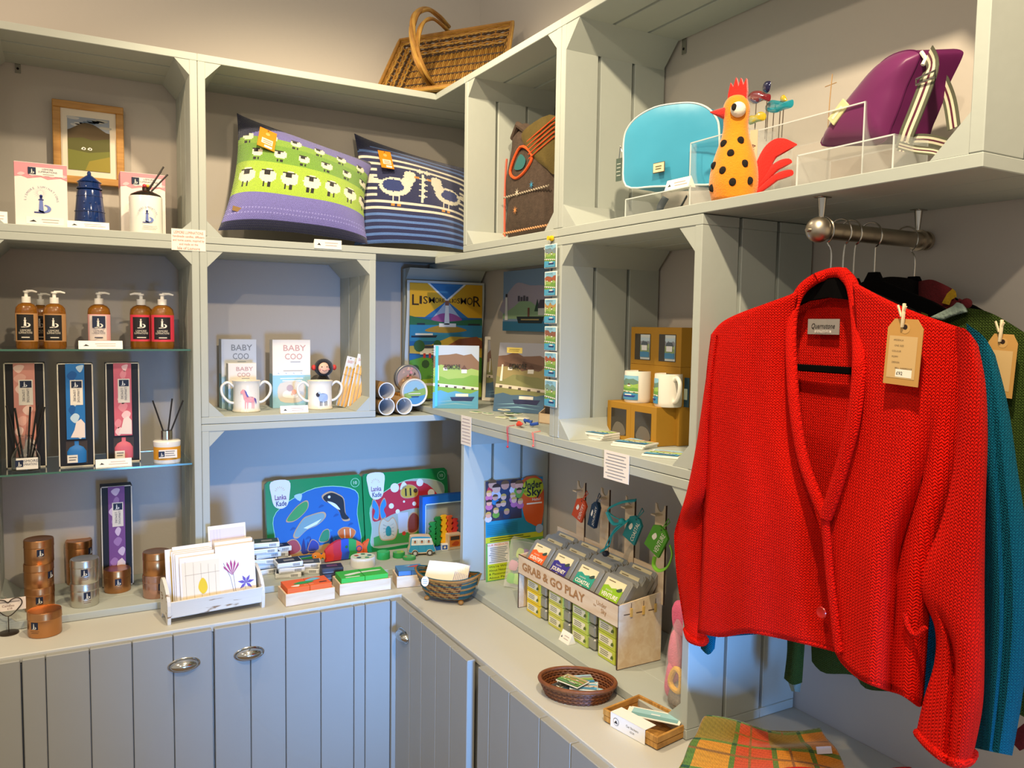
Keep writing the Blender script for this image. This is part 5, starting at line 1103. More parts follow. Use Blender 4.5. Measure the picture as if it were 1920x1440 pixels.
# blue window box with wooden jigsaw, behind bus
t = thing('blue_toy_box', 'blue box with clear window showing green, yellow and orange wooden blocks, beside the red toadstool board', 'toy box', (onA(791, 1000, -.20).x, -.205, BT)); t['label'] = 'blue toy box with clear window and coloured wooden crocodile shapes, behind the toy bus'
w_ = .20; h_ = onA(791, 932, -.20).z - BT
b = MB()
for a in ((0, w_, h_-.03, h_), (0, w_, 0, .012), (0, .014, .012, h_-.03), (w_-.014, w_, .012, h_-.03)): b.box(a[0], a[1], 0, .035, a[2], a[3], '#1566c4')
b.box(.0, w_, .033, .036, 0, h_, '#b4bab2'); b.rect(.012, w_-.012, h_-.034, h_-.030, -.0006, '#bfe0f0'); b.rect(.012, .0145, .012, h_-.03, -.0006, '#bfe0f0'); b.build('box_body', t)
for i, (c, x, hb) in enumerate((('#1f9a50', .055, .115), ('#18833f', .078, .135), ('#f0b81c', .104, .140), ('#e8622c', .130, .135), ('#e03a34', .155, .12))):
    b = MB(); P = []
    for k in range(5): z = .015 + (hb-.015)*k/5; P += [(x-.010, z), (x-.010, z+hb*.07), (x-.016, z+hb*.08), (x-.016, z+hb*.13)]
    P += [(x-.008, hb)] + [(x+.010, hb)] 
    for k in range(5): z = hb - (hb-.015)*k/5; P += [(x+.010, z-.002), (x+.005, z-hb*.05), (x+.005, z-hb*.1), (x+.010, z-hb*.12)]
    b.ext([(px_, pz_) for px_, pz_ in P], .010, .026, c); b.build('wooden_piece', t)
# green shapes behind the post at right: brown patterned box
b = MB(); b.box(-.03, .03, 0, .03, 0, .18, '#5a4a34'); 
for i in range(8): b.disc(-.015+.012*(i % 3), .05+.016*i, .008, -.0005*1, ['#8a7a3a', '#3a4a2a', '#a0642a'][i % 3], 8)
p = onA(858, 960, -.07); tag(b.build('patterned_box', None, (p.x+.022, -.06, BT)), 'dark brown patterned box half hidden behind the post, right of the toadstool board', 'box')
b = MB(); b.box(-.03, .03, 0, .05, 0, .065, 'birch', .001); b.rect(-.024, .024, .012, .058, -.0006, '#e8842c'); b.rect(-.02, .02, .040, .056, -.0010, '#4a4038'); b.flat(blob([(-.015, .02), (0, .034), (.018, .03), (.012, .016)], 4), -.0010, '#c9501c')
p = onZ(853, 1030, BT); tag(b.build('lion_puzzle_box', None, (p.x, p.y, BT)), 'small wooden box with an orange panel, by the post', 'box')
# toy bus
p = onZ(790, 1042, BT); ang = -.30
t = thing('toy_bus', 'blue and white wooden toy camper bus with faces in its windows', 'toy bus', (p.x+.003, p.y, BT), ang)
mat('toy_blue', '#2f9ccc', .35, noise=.02, coat=.3)
L2 = .095; Hb = .078; w2 = .045
b = MB(); P = blob([(-L2/2, .012), (L2/2, .012), (L2/2+.002, .035), (L2/2-.010, .066), (L2/2-.022, .076), (-L2/2+.010, .078), (-L2/2, .068), (-L2/2-.002, .04)], 4); b.ext(P, 0, w2, 'birch'); b.build('wood_body', t)
b = MB(); b.flat([(x*.97, z if z > .014 else .014) for x, z in P], -.0006, 'toy_blue'); b.flat([(-L2*.46, .045), (L2*.46, .045), (L2*.40, .070), (-L2*.43, .072)], -.0010, '#eef0ee')
for i in range(3):
    x = -L2*.29+L2*.29*i; b.flat(blob([(x-.010, .050), (x+.010, .050), (x+.010, .064), (x-.010, .064)], 3), -.0014, '#e8ecec' if 0 else '#d4dfe4'); b.disc(x-.001, .056, .0048, -.0018, '#b87a5a', 10); b.disc(x-.001, .059, .004, -.0020, '#5a2a1c', 8, a0=0, a1=PI)
b.rect(-L2*.45, L2*.45, .0435, .0455, -.0016, '#f4f6f4'); b.rect(-.015, -.0145, .016, .044, -.0016, '#1f6a94'); b.rect(.015, .0155, .016, .044, -.0016, '#1f6a94'); b.build('side_print', t)
for x in (-L2*.30, L2*.32):
    for yy in (-.008, w2):
        b = MB(); b.cyl((x, yy, .0125), (x, yy+.008, .0125), .0125, 'birch', 20); 
        if yy < 0: b.disc(x, .0125, .0118, yy-.0006, '#1a1a1c', 18); b.disc(x, .0125, .0075, yy-.0010, '#d8dcdc', 14); [b.rect(x+.006*math.cos(a)-.001, x+.006*math.cos(a)+.001, .0125+.006*math.sin(a)-.001, .0125+.006*math.sin(a)+.001, yy-.0013, '#222') if 0 else b.disc(x+.005*math.cos(a), .0125+.005*math.sin(a), .0015, yy-.0013, '#1a1a1c', 6) for a in [k*2*PI/6 for k in range(6)]]
        b.build('wheel', t)
# fish puzzle
p = onZ(660, 1052, BT); s = at('A', 588, 675, 995, BT, dep=-.175)
t = thing('fish_puzzle', 'rainbow coloured chunky wooden fish puzzle standing with a small orange fish', 'wooden puzzle', s.loc + Vector((.012, .0, 0)), .05); W = s.w; H = .085
cols = ['#d8342c', '#c22a40', '#2a4fb0', '#2f9a4a', '#e8622c']
for i, c in enumerate(cols):
    x0 = -W*.32+W*.17*i; x1 = x0+W*.17; b = MB(); f = lambda x: math.sqrt(max(0.02, 1-((x-.02)/(W*.52))**2))
    P = [(x0, .004), (x1, .004), (x1+.004, H*.35*f(x1)), (x1, H*.5*f(x1)), (x1, H*f(x1)*.98), ((x0+x1)/2, H*f((x0+x1)/2)), (x0, H*.98*f(x0)), (x0, H*.5*f(x0)), (x0+.004, H*.35*f(x0))]
    b.ext(P, 0, .016, c); b.build('puzzle_piece', t)
b = MB(); b.ext([(W*.5, .010), (W*.62, .002), (W*.60, .04), (W*.66, .07), (W*.53, .055)], 0, .016, '#e8622c'); b.build('tail_piece', t)
b = MB(); b.disc(W*.42, H*.45, .013, -.0006, '#2a4a8a', 14); b.disc(W*.42, H*.45, .009, -.0010, '#e0574a', 12); b.disc(W*.14, H*.62, .006, -.0006, '#1f6a34', 10); b.build('round_sticker', t)
t = thing('fish_block', 'small orange wooden fish in front of the rainbow fish puzzle', 'toy fish', s.loc + Vector((-W*.42, -.012, 0)), .05)
b = MB(); b.ext(blob([(-.022, .034), (-.012, .046), (.006, .044), (.016, .034), (.026, .042), (.027, .018), (.016, .026), (.004, .010), (-.004, .0), (-.012, .014)], 4), 0, .012, '#f08a18'); b.disc(-.012, .034, .003, -.0006, '#2a1a10', 8); b.disc(-.012, .034, .0048, -.0004, '#f8d8a0', 8); b.build('fish_body', t)
# card decks
mat('deck_white', '#e4e4de', .35, noise=0); mat('deck_clear', '#eef2f2', .1, noise=0, trans=.6)
def deck(label, px, py, lvl, ang, top='#26262a', side='deck_white', w_=.092, d_=.066, h_=.019, grp='boxed card decks beside the card rack', base=None):
    p = onZ(px, py, BT if base is None else base); z = (BT if base is None else base) + lvl*(h_+.0006)
    t = thing('card_deck', label, 'boxed card game', (p.x, p.y+d_/2, z), ang, grp)
    b = MB(); b.box(-w_/2, w_/2, -d_/2, d_/2, 0, h_, side, .002); b.build('box_body', t)
    b = MB(); b.box(-w_/2+.004, w_/2-.004, -d_/2+.004, d_/2-.004, h_+.0001, h_+.0006, top); b.box(-.018, .02, -.012, .010, h_+.0007, h_+.0010, '#8a8a86' if top != '#2a2030' else '#6a3a5a')
    for i in range(9): b.rect(w_*.10+.0028*i, w_*.10+.0028*i+.0013, h_*.25, h_*.75, -d_/2-.0005, '#2a2a2c')
    b.rect(-w_*.45, w_*.05, h_*.2, h_*.28, -d_/2-.0005, '#9a9a96'); b.build('print', t); return t
TT = ['#2a2c2e', '#3a4a3a', '#26262a', '#444a48']
for k in range(6): deck('white-edged card deck, %s in the back stack by the card rack' % ('lowest', 'second', 'third', 'fourth', 'fifth', 'topmost')[k], 498+(k % 2)*5, 1078-2*(k % 2), k, .1-.12*(k % 3), TT[k % 4])
for k in range(4): deck('white-edged card deck, %s in the middle stack of decks' % ('lowest', 'second', 'third', 'topmost')[k], 520+(k % 2)*4, 1064, k+0, -.15+.2*(k % 2), TT[(k+1) % 4])
for k in range(3): deck('white-edged card deck, %s in the front stack of decks' % ('lowest', 'middle', 'topmost')[k], 545+5*(k % 2), 1084, k, -.25+.12*k, TT[k % 4])
for k in range(2): deck('white-edged card deck, %s of the short stack right of the front stack' % ('lower one', 'upper one')[k], 582, 1076, k, -.4+.2*k, TT[(k+2) % 4])
for k in range(2): deck('dark purple card game box, %s of the pair behind the green tray' % ('lower', 'upper')[k], 626, 1086, k, -.15, '#2a2030', '#3a3640', .078, .058, .021)
# round tins and green parts
def low_tin(label, px, py, r, h_, body, top, dots):
    p = onZ(px, py, BT); t = thing('game_tin', label, 'round tin', (p.x, p.y+r, BT))
    b = MB(); b.lathe([(0, 0), (r, 0), (r, h_), (r*.97, h_+.002), (0, h_+.002)], body, 30); b.build('tin_body', t)
    b = MB(); b.lathe([(0, h_+.0024), (r*.9, h_+.0024)], top, 26, smooth=False)
    for i, c in enumerate(dots): a = i*2*PI/len(dots); b.lathe([(0, h_+.0028), (r*.2, h_+.0028)], c, 10, c=(r*.55*math.cos(a), r*.55*math.sin(a), 0), smooth=False)
    b.build('lid_print', t)
low_tin('pale green round game tin with dark dolphin shapes, behind the green card tray', 688, 1066, .047, .034, 'deck_white', '#cfe0c8', ['#1f6a7a', '#2a7a5a', '#c04a3a', '#1f4a6a', '#3a9a6a'])
low_tin('small round green tin of animal pieces beside the toy bus', 723, 1050, .026, .026, '#2aa858', '#3fc070', ['#1f8a48'])
low_tin('small round green and yellow tin nearest the toy bus', 752, 1047, .024, .018, '#2f9a50', '#7ac060', ['#e8c83a', '#3a7ac0'])
low_tin('flat green lid lying in front of the toy bus', 772, 1051, .026, .008, '#3f9a58', '#5ab070', ['#c0d860', '#e8622c'])
b = MB(); b.box(-.014, .014, 0, .02, 0, .026, '#e8eaf0', .001); b.rect(-.011, .011, .004, .022, -.0006, '#2f5aa8'); b.disc(0, .013, .005, -.0010, '#e8d8c0', 10); p = onZ(834, 1032, BT); tag(b.build('small_box', None, (p.x, p.y, BT), -.2), 'tiny white and blue box right of the toy bus', 'box')
# wooden trays with puzzle cards on the worktop front
def tray(label, c4, z, top, cardlab, deco, hgt=.042, yaw=None):
    a = onZ(*c4[0], z); c = onZ(*c4[1], z); ang = math.atan2(c.y-a.y, c.x-a.x); w_ = (c-a).length; d_ = c4[2]
    t = thing('wooden_tray', label, 'wooden box', (a.x, a.y, z), ang); k = .006
    for x in ((0, w_, 0, k), (0, w_, d_-k, d_), (0, k, k, d_-k), (w_-k, w_, k, d_-k)):
        b = MB(); b.box(x[0], x[1], x[2], x[3], 0, hgt, 'birch', .001); b.build('side_board', t)
    b = MB(); b.box(k, w_-k, k, d_-k, 0, .004, 'birch'); b.build('base_board', t)
    T = Matrix.Translation((a.x, a.y, z)) @ Matrix.Rotation(ang, 4, 'Z'); N = 2
    q = thing('puzzle_card_set', cardlab, 'puzzle cards', T @ Vector((w_/2, d_/2, .004)), ang)
    b = MB(); W = w_-2*k-.004; Dp = d_-2*k-.004; hb = hgt+.016-.004
    b.box(-W/2, -.0006, -Dp/2, Dp/2, 0, hb, top, .001); b.box(.0006, W/2, -Dp/2, Dp/2, 0, hb, top, .001); b.build('card_stack', q)
    b = MB(); b.T = Matrix.Translation((0, 0, hb+.0006)) @ Matrix.Rotation(-PI/2, 4, 'X'); deco(b, W, Dp); b.build('card_print', q); return t
def deco_parrot(b, W, D_):
    b.flat(blob([(-W*.3, -D_*.05), (-W*.1, D_*.12), (W*.15, D_*.02), (W*.1, -D_*.12), (-W*.15, -D_*.2)], 4), 0, '#2f9a4a'); b.flat(blob([(-W*.02, D_*.12), (W*.2, D_*.38), (W*.35, D_*.2), (W*.15, D_*.05)], 4), -.0004, '#7ac0dc'); b.flat(blob([(-W*.4, -D_*.3), (-W*.2, -D_*.2), (-W*.25, -D_*.42)], 4), 0, '#efe9dc'); b.rect(W*.25, W*.42, -D_*.3, -D_*.2, 0, '#2a2a20'); b.txt('animals', .008, W*.0, -D_*.32, 0, '#f4d8b0')
def deco_croc(b, W, D_):
    b.flat(blob([(-W*.38, -D_*.05), (-W*.1, D_*.12), (W*.35, D_*.15), (W*.4, D_*.02), (0, -D_*.02), (-W*.3, -D_*.2)], 4), 0, '#dfe8dc'); b.rect(-W*.40, -W*.1, -D_*.46, -D_*.36, 0, '#d8ecd8'); b.rect(-W*.02, W*.0, -D_*.45, D_*.45, -.0002, '#1f8a34')
def deco_blue(b, W, D_):
    b.rect(-W*.5, W*.5, -D_*.5, D_*.5, 0, '#4a86c0'); b.flat([(-W*.1, D_*.1), (W*.4, D_*.35), (W*.3, D_*.05)], -.0004, '#d8452c'); b.flat([(-W*.2, D_*.3), (W*.1, D_*.42), (0, D_*.2)], -.0004, '#8fc0dc')
tray('clear-wrapped pale wooden tray holding the orange animal cards', ((536, 1138), (628, 1123), .105), ZL[0], '#e8641c', 'orange animal puzzle cards in the wooden tray', deco_parrot)
tray('pale wooden tray holding the bright green cards', ((637, 1118), (733, 1105), .105), ZL[0], '#3fb43a', 'bright green crocodile puzzle cards in the wooden tray', deco_croc)
tray('pale wooden tray of blue cards beside the woven basket', ((744, 1103), (800, 1098), .09), ZL[0], '#4a78b0', 'blue cards with red and orange prints in a wooden tray', deco_blue)
b = MB(); b.box(.002, .10, .002, .08, 0, .026, 'clear_glass') if 0 else None

# ------------------------------------------------------------------ woven basket with cards, oval basket, bamboo tray (worktop right)
mat('teal_weave', '#1f4a48', .6, noise=.4, nscale=120, bump=.3); mat('brown_weave', '#5a2f16', .5, noise=.5, nscale=90, bump=.3); mat('gold_weave', '#9a6a2c', .55, noise=.4, nscale=80, bump=.3)
pc = onZ(853, 1139, ZL[0]); C0 = Vector((pc.x + .012, pc.y + .085, ZL[0]))
t = thing('woven_basket', 'boat-shaped woven basket in teal and straw with little feet, holding postcards', 'basket', C0, -.85)
b = MB(); Lx, Ly, Hh = .118, .066, .070
def bowl(u, v, k=1): # u along 0..1 around, v height
    a = 2*PI*u; rx = Lx*(.62+.38*v**.6)*k; ry = Ly*(.62+.38*v**.6)*k; z = .012 + Hh*v + .018*abs(math.cos(a))**3*v
    return Vector((rx*math.cos(a), ry*math.sin(a), z))
NU, NV = 72, 12; vs = [bowl(i/NU, j/NV) for j in range(NV+1) for i in range(NU)]
for j in range(NV):
    for i in range(NU):
        a = i/NU; end = abs(math.cos(2*PI*a)) > .62
        m_ = ('teal_weave' if (j % 3) else 'gold_weave') if end else ('gold_weave' if (i+j) % 4 < 2 else 'brown_weave')
        b.add([vs[j*NU+i], vs[j*NU+(i+1) % NU], vs[(j+1)*NU+(i+1) % NU], vs[(j+1)*NU+i]], [(0, 1, 2, 3)], m_, True)
for j in range(1, NV, 2): b.tube([bowl(i/NU, j/NV, 1.0 + (.012 if i % 2 else -.006)) for i in range(NU)], .0016, 'teal_weave' if j % 4 == 1 else 'gold_weave', 5, closed=True)
b.add([bowl(i/NU, 0) for i in range(NU)], [tuple(range(NU))], 'brown_weave'); b.build('woven_body', t)
b = MB(); b.tube([bowl(i/NU, 1) for i in range(NU)], .004, 'gold_weave', 7, closed=True); b.tube([bowl(i/NU, 1, .97)+Vector((0, 0, .004)) for i in range(NU)], .0025, 'teal_weave', 6, closed=True); b.build('rim', t)
for sx, sy in ((-.6, -.5), (-.6, .5), (.6, -.5), (.6, .5)): b = MB(); b.ball((Lx*sx*.9, Ly*sy, .008), (.010, .010, .008), 'gold_weave', 10, 8); b.build('foot', t)
b = MB()
for sx in (-1, 1): b.add([bowl(0 if sx > 0 else .5, .99, 1.03)+Vector((0, -.018, .004)), bowl(0 if sx > 0 else .5, .99, 1.03)+Vector((0, .018, .004)), bowl(0 if sx > 0 else .5, .45, 1.06)], [(0, 1, 2)], 'gold_weave')
b.build('end_patch', t)
Pl = CAM_POS + (onZ(797, 1140, ZL[0]) - CAM_POS)*.955; Pl = onA(797, 1090, Pl.y)
b = MB(); b.T = t.matrix_basis.inverted() @ Matrix.Translation(Pl) @ Matrix.Rotation(-.35, 4, 'Z') @ Matrix.Rotation(-.15, 4, 'X'); b.ext([(.012*math.cos(a), .016*math.sin(a)) for a in [k*PI/10 for k in range(20)]], 0, .001, '#e8e2d4'); b.lines(-.008, .008, -.009, .009, 3, -.0006, '#8a8680', .3); o_ = b.build('oval_label', t); o_['label'] = 'small oval white paper label'
Tb = Matrix.Translation(C0) @ Matrix.Rotation(-.85, 4, 'Z')
mat('cello', '#f2f4f4', .08, noise=0, alpha=.22, spec=.8)
for i in range(9):
    tt = thing('postcard', ('nearest', 'second', 'third', 'fourth', 'fifth', 'sixth', 'seventh', 'eighth', 'farthest')[i] + ' wrapped card fanned in the woven teal basket', 'card', C0 + Vector((-.036, .008, .062)) + Vector((.0055*i, -.0018*i, -.0024*i)), 0, 'wrapped cards in the woven basket')
    tt.rotation_euler = (Matrix.Rotation(-.75, 4, 'Z') @ Matrix.Rotation(-.85+.02*i, 4, 'X')).to_euler()
    b = MB(); b.box(-.052, .052, 0, .0022, -.012, .085, '#efe4d0'); b.build('card', tt); b = MB(); b.box(-.052, .054, .0024, .004, -.010, .087, '#a9a4c4'); b.build('envelope', tt)
def oval_basket(label, px, py, rx, ry, h_, m1, m2):
    c = onZ(px, py, ZL[0]); t = thing('wicker_tray', label, 'basket', c, -.75); f = lambda a, v: Vector((rx*(.84+.16*v)*math.cos(a), ry*(.84+.16*v)*math.sin(a), .003+h_*v))
    b = MB(); N = 80
    for j in range(7): b.tube([f(2*PI*i/N, j/6)*1.0 + Vector((0, 0, .0012*(1 if (i+j) % 2 else -1))) for i in range(N)], .0036, (m1, m2)[j % 2], 6, closed=True)
    b.lathe([(.84*rx, .003), (rx, h_+.003)], m1, 60, ell=ry/rx); b.build('side_weave', t)
    b = MB()
    for j in range(12): 
        k = .84*(j+.5)/12; b.tube([Vector((rx*k*math.cos(a), ry*k*math.sin(a), .004+.001*((i+j) % 2))) for i, a in enumerate([2*PI*i/48 for i in range(48)])], .004, (m1, m2)[j % 2], 5, closed=True)
    b.add([(rx*.86*math.cos(a), ry*.86*math.sin(a), .002) for a in [2*PI*i/40 for i in range(40)]], [tuple(range(40))], m1); b.build('base_weave', t)
    b = MB(); b.tube([f(2*PI*i/N, 1.05) for i in range(N)], .0055, m2, 8, closed=True); b.build('rim', t); return c
mat('brown_weave2', '#7a4420', .45, noise=.5, nscale=90, bump=.3)
oc = oval_basket('oval dark brown wicker tray holding painted coast coasters', 1082, 1302, .098, .072, .034, 'brown_weave', 'brown_weave2')
cw = [(-.020, .022, .2, 'green leafy coaster at the left in the brown wicker tray'), (-.012, -.004, -.5, 'green and tan coaster partly covered in the brown wicker tray'), (.004, .018, .4, 'pale blue card at the back of the pile in the brown wicker tray'), (.018, -.004, .1, 'blue and white card in the middle of the brown wicker tray'), (.030, -.018, -.3, 'pale blue card at the right of the brown wicker tray'), (-.03, .006, .9, 'dark-edged coaster lowest in the pile in the brown wicker tray')]
for i, (x, y_, a, lb) in enumerate(cw):
    T = Matrix.Translation(oc) @ Matrix.Rotation(-.75, 4, 'Z'); tt = thing('coaster', lb, 'coaster', T @ Vector((x, y_, .012+.0045*((i*5) % 6))), a-.75, 'coast picture cards in the brown wicker tray')
    b = MB(); b.box(-.036, .036, -.026, .026, 0, .003, '#e6ece8', .001); b.build('board', tt)
    b = MB(); b.T = Matrix.Translation((0, 0, .0036)) @ Matrix.Rotation(-PI/2, 4, 'X'); P_ = [['#7ab04a', '#3f7a34', '#8fc04a', '#b0d060', '#4f8a3a', '#e8e4c8', '#2a4a2a'], ['#b8a07a', '#7a8a4a', '#6a9a4a', '#a8885a', '#5a8a4a', '#e8e0c0', '#4a3a2a'], None, ['#a8d4e4', '#e8ecec', '#c8a078', '#7ab8d8', '#5aa8d0', '#f0f0ec', '#3a6a8a'], ['#9cd0e4', '#d8e4e4', '#8ac0d0', '#7ab8d8', '#6ab4d4', '#f0f0ec', '#3a6a8a'], ['#4a4a4a', '#3a3a3a', '#6a6a5a', '#7a7a5a', '#4a6a7a', '#e8e4d8', '#222222']][i]
    scene_art(b, -.034, .034, -.024, .024, 0, 40+i, P_, i % 2); b.build('picture', tt)
# bamboo tray
a = onZ(1131, 1352, ZL[0]); c = onZ(1232, 1408, ZL[0]); e2 = onZ(1284, 1385, ZL[0])
ang = math.atan2(c.y-a.y, c.x-a.x); w_ = (c-a).length; d_ = .125
t = thing('bamboo_tray', 'long split-bamboo tray with a white price band, beside the narrow crate foot', 'tray', (a.x, a.y, ZL[0]), ang)
wood_mat('cane', '#9a6a2a', '#cf9a4c', (30, 6, 6), .45, .2)
for nm_, x in (('side_strip', (0, w_, 0, .004)), ('side_strip', (0, w_, d_-.004, d_)), ('side_strip', (0, .004, .004, d_-.004)), ('side_strip', (w_-.004, w_, .004, d_-.004))):
    b = MB(); b.box(x[0], x[1], x[2], x[3], .002, .016, 'cane', .001); b.box(x[0]-.001, x[1]+.001, x[2]-.001, x[3]+.001, .017, .032, 'cane', .001); b.build(nm_, t)
b = MB(); 
for i in range(8): b.box(.004, w_-.004, .004+(d_-.008)*i/8, .004+(d_-.008)*(i+1)/8-.001, .002, .005, 'cane', .0008)
b.build('base_strips', t)
b = MB(); b.box(w_*.16, w_*.80, -.0034, -.0026, 0, .036, '#f2eee6'); b.box(w_*.16, w_*.80, -.0034, .034, .035, .0358, '#f2eee6'); y = -.0040
b.disc(w_*.27, .018, .009, y, '#26262a', 18); b.disc(w_*.27, .018, .008, y-.0003, '#f2eee6', 18); b.flat([(w_*.27-.006, .014), (w_*.27+.006, .014), (w_*.27+.001, .022)], y-.0006, '#26262a')
b.txt('Car Stickers', .0055, w_*.57, .022, y, '#5a5a58'); b.txt('£2.50', .0045, w_*.57, .012, y, '#5a5a58'); o_ = b.build('price_band', t); o_['label'] = 'white paper price band folded over the tray edge'
T = Matrix.Translation((a.x, a.y, ZL[0])) @ Matrix.Rotation(ang, 4, 'Z')
for i, (x, y_, an) in enumerate(((w_*.55, .072, .55), (w_*.60, .070, .50))):
    tt = thing('sticker_card', ('lower pale card lying in the bamboo tray', 'upper pale blue seascape card lying across the bamboo tray')[i], 'card', T @ Vector((x, y_, .030+.003*i)), ang+an)
    b = MB(); b.box(-.062, .062, -.024, .024, 0, .0015, '#f2ecdc'); b.build('card', tt); b = MB(); b.box(-.056, .056, -.019, .019, .0016, .0019, '#9cc8cc'); b.box(-.056, .056, -.019, -.004, .0020, .0022, '#7aa8a8'); b.box(-.01, .012, -.002, .003, .0023, .0025, '#e8ece8'); b.build('picture', tt)

# ------------------------------------------------------------------ soft shapes
def puff(b, outline, th0, th1, m, K=6, smooth=True, c=None):
    """rounded solid from an outline in x,z; th0 towards the front (-y), th1 towards the back"""
    n = len(outline); cx = sum(p[0] for p in outline)/n if c is None else c[0]; cz = sum(p[1] for p in outline)/n if c is None else c[1]
    for s_, th in ((-1, th0), (1, th1)):
        vs = []
        for k in range(K):
            t = 1 - k/K; hgt = th*math.sqrt(max(0, 1-t**2.4)); vs += [(cx+(x-cx)*t, s_*hgt, cz+(z-cz)*t) for x, z in outline]
        vs.append((cx, s_*th, cz)); fs = []
        for k in range(K-1):
            for i in range(n): f = (k*n+i, k*n+(i+1) % n, (k+1)*n+(i+1) % n, (k+1)*n+i); fs.append(f if s_ < 0 else f[::-1])
        for i in range(n): f = ((K-1)*n+i, (K-1)*n+(i+1) % n, K*n); fs.append(f if s_ < 0 else f[::-1])
        b.add(vs, fs, m, smooth)
    return b
def outB(pts, x, y0=None, z0=0):                  # photo outline -> local (x,z) of a thing facing away from the right wall
    W = [onB(px, py, x) for px, py in pts]; yo = sum(p.y for p in W)/len(W) if y0 is None else y0
    return [(yo - p.y, p.z - z0) for p in W], yo
FL1B = ZL[2] + TH
mat('acrylic', '#e8ecea', .04, noise=0, alpha=.16, spec=.9); mat('acrylic_edge', '#eef2ee', .15, noise=0, alpha=.6, spec=.9)

# ------------------------------------------------------------------ embroidered bag
mat('dark_wool', '#4a3b30', .95, noise=.5, nscale=60, bump=.6, bscale=200); mat('orange_thread', '#d8531c', .8, noise=.2); mat('moss_felt', '#5a4a1c', .9, noise=.3, bump=.4)
xb = -.20
o, yo = outB([(968, 235), (985, 224), (1003, 232), (1022, 240), (1060, 236), (1062, 330), (1058, 440), (1010, 442), (960, 444), (953, 430), (957, 390), (952, 340), (960, 290), (965, 262)], xb, z0=FL1B)
lo = min(z for x, z in o); o = [(x, z-lo if z-lo > .002 else 0) for x, z in o]
t = thing('embroidered_bag', 'dark grey-brown felt bag with orange embroidery standing in the narrow top crate', 'bag', (xb, yo, FL1B+.0), RB)
b = MB(); puff(b, blob(o, 4), .035, .045, 'dark_wool'); b.build('bag_body', t)
H = max(z for x, z in o); x0 = min(x for x, z in o); x1 = max(x for x, z in o); Wd = x1-x0
b = MB(); P = blob([(x0+Wd*.42, H*.90), (x0+Wd*.95, H*.92), (x0+Wd*.98, H*.50), (x0+Wd*.80, H*.56), (x0+Wd*.62, H*.66), (x0+Wd*.50, H*.74)], 5); b.T = Matrix.Translation((0, -.034, 0)); puff(b, P, .008, .002, 'moss_felt', 4); b.build('flap', t)
b = MB(); b.T = Matrix.Translation((0, -.043, 0))
for i in range(5): b.tube([(x0+Wd*.52+.012*i*.3, .004, H*(.80-.035*i)), (x0+Wd*.75, -.002, H*(.84-.035*i)), (x0+Wd*.98, .002, H*(.90-.035*i))], .0022, 'orange_thread', 5)
b.tube([(x, .006, z) for x, z in blob([(x0+Wd*.22, H*.62), (x0+Wd*.40, H*.78), (x0+Wd*.60, H*.68), (x0+Wd*.50, H*.58), (x0+Wd*.32, H*.54)], 5)], .005, 'orange_thread', 6, closed=True); b.build('orange_stitching', t)
b = MB(); b.T = Matrix.Translation((0, -.036, 0)); b.flat(blob([(x0+Wd*.30, H*.62), (x0+Wd*.40, H*.72), (x0+Wd*.50, H*.66), (x0+Wd*.44, H*.60)], 4), -.003, '#2f6a6a')
b.build('teal_motif', t)
for (u, v, c) in ((.35, .42, '#d8c8b0'), (.32, .28, '#d88a4a'), (.6, .45, '#3a8ab0')):
    b = MB(); b.T = Matrix.Translation((0, -.038, 0)); b.flat([(x0+Wd*u+(.016 if k % 2 else .004)*math.cos(k*PI/8), H*v+(.016 if k % 2 else .004)*math.sin(k*PI/8)) for k in range(16)], 0, c); b.build('star_motif', t)
for v0, c in ((.40, '#b0a08a'), (.10, '#d89a6a')):
    b = MB(); b.T = Matrix.Translation((0, -.037, 0)); b.tube([(x0+Wd*(.10+.02*i), 0, H*(v0+.012*(i % 2))) for i in range(40)], .0025, c, 5); b.build('stitched_band', t)
b = MB(); b.T = Matrix.Translation((0, -.012, 0)); b.tube([(x, 0, z) for x, z in [(x0+.006, H*.02), (x0+.004, H*.2), (x0+.002, H*.4), (x0+.005, H*.6), (x0+.012, H*.75)]], .004, '#c8604a', 5); b.tube([(x0+Wd*.15, 0, H*.90), (x0+Wd*.3, -.014, H*.98), (x0+Wd*.42, 0, H*.90)], .012, 'dark_wool', 8); b.build('piping', t)

# ------------------------------------------------------------------ acrylic risers
def riser(label, y0, y1, x0, x1, z, h, open_=True):
    """clear acrylic stand: box x0..x1 deep, y0..y1 wide (world), height h"""
    t = thing('acrylic_riser', label, 'display stand', ((x0+x1)/2, (y0+y1)/2, z), RB, 'clear acrylic stands'); w_ = abs(y1-y0)/2; d_ = abs(x1-x0)/2; k = .003
    b = MB(); b.box(-w_, w_, -d_, d_, h-k, h, 'acrylic'); b.build('top_sheet', t)
    for sx in (-1, 1): b = MB(); b.box(*sorted((sx*w_, sx*(w_-k))), -d_, d_, 0, h-k, 'acrylic'); b.build('side_sheet', t)
    b = MB(); e = .0016
    for sx in (-1, 1):
        b.box(*sorted((sx*w_, sx*(w_-e*1.6))), -d_-.0004, -d_+e, 0, h, 'acrylic_edge')
    b.box(-w_, w_, -d_-.0004, -d_+e, h-e*1.6, h, 'acrylic_edge'); b.build('polished_edge', t); return t
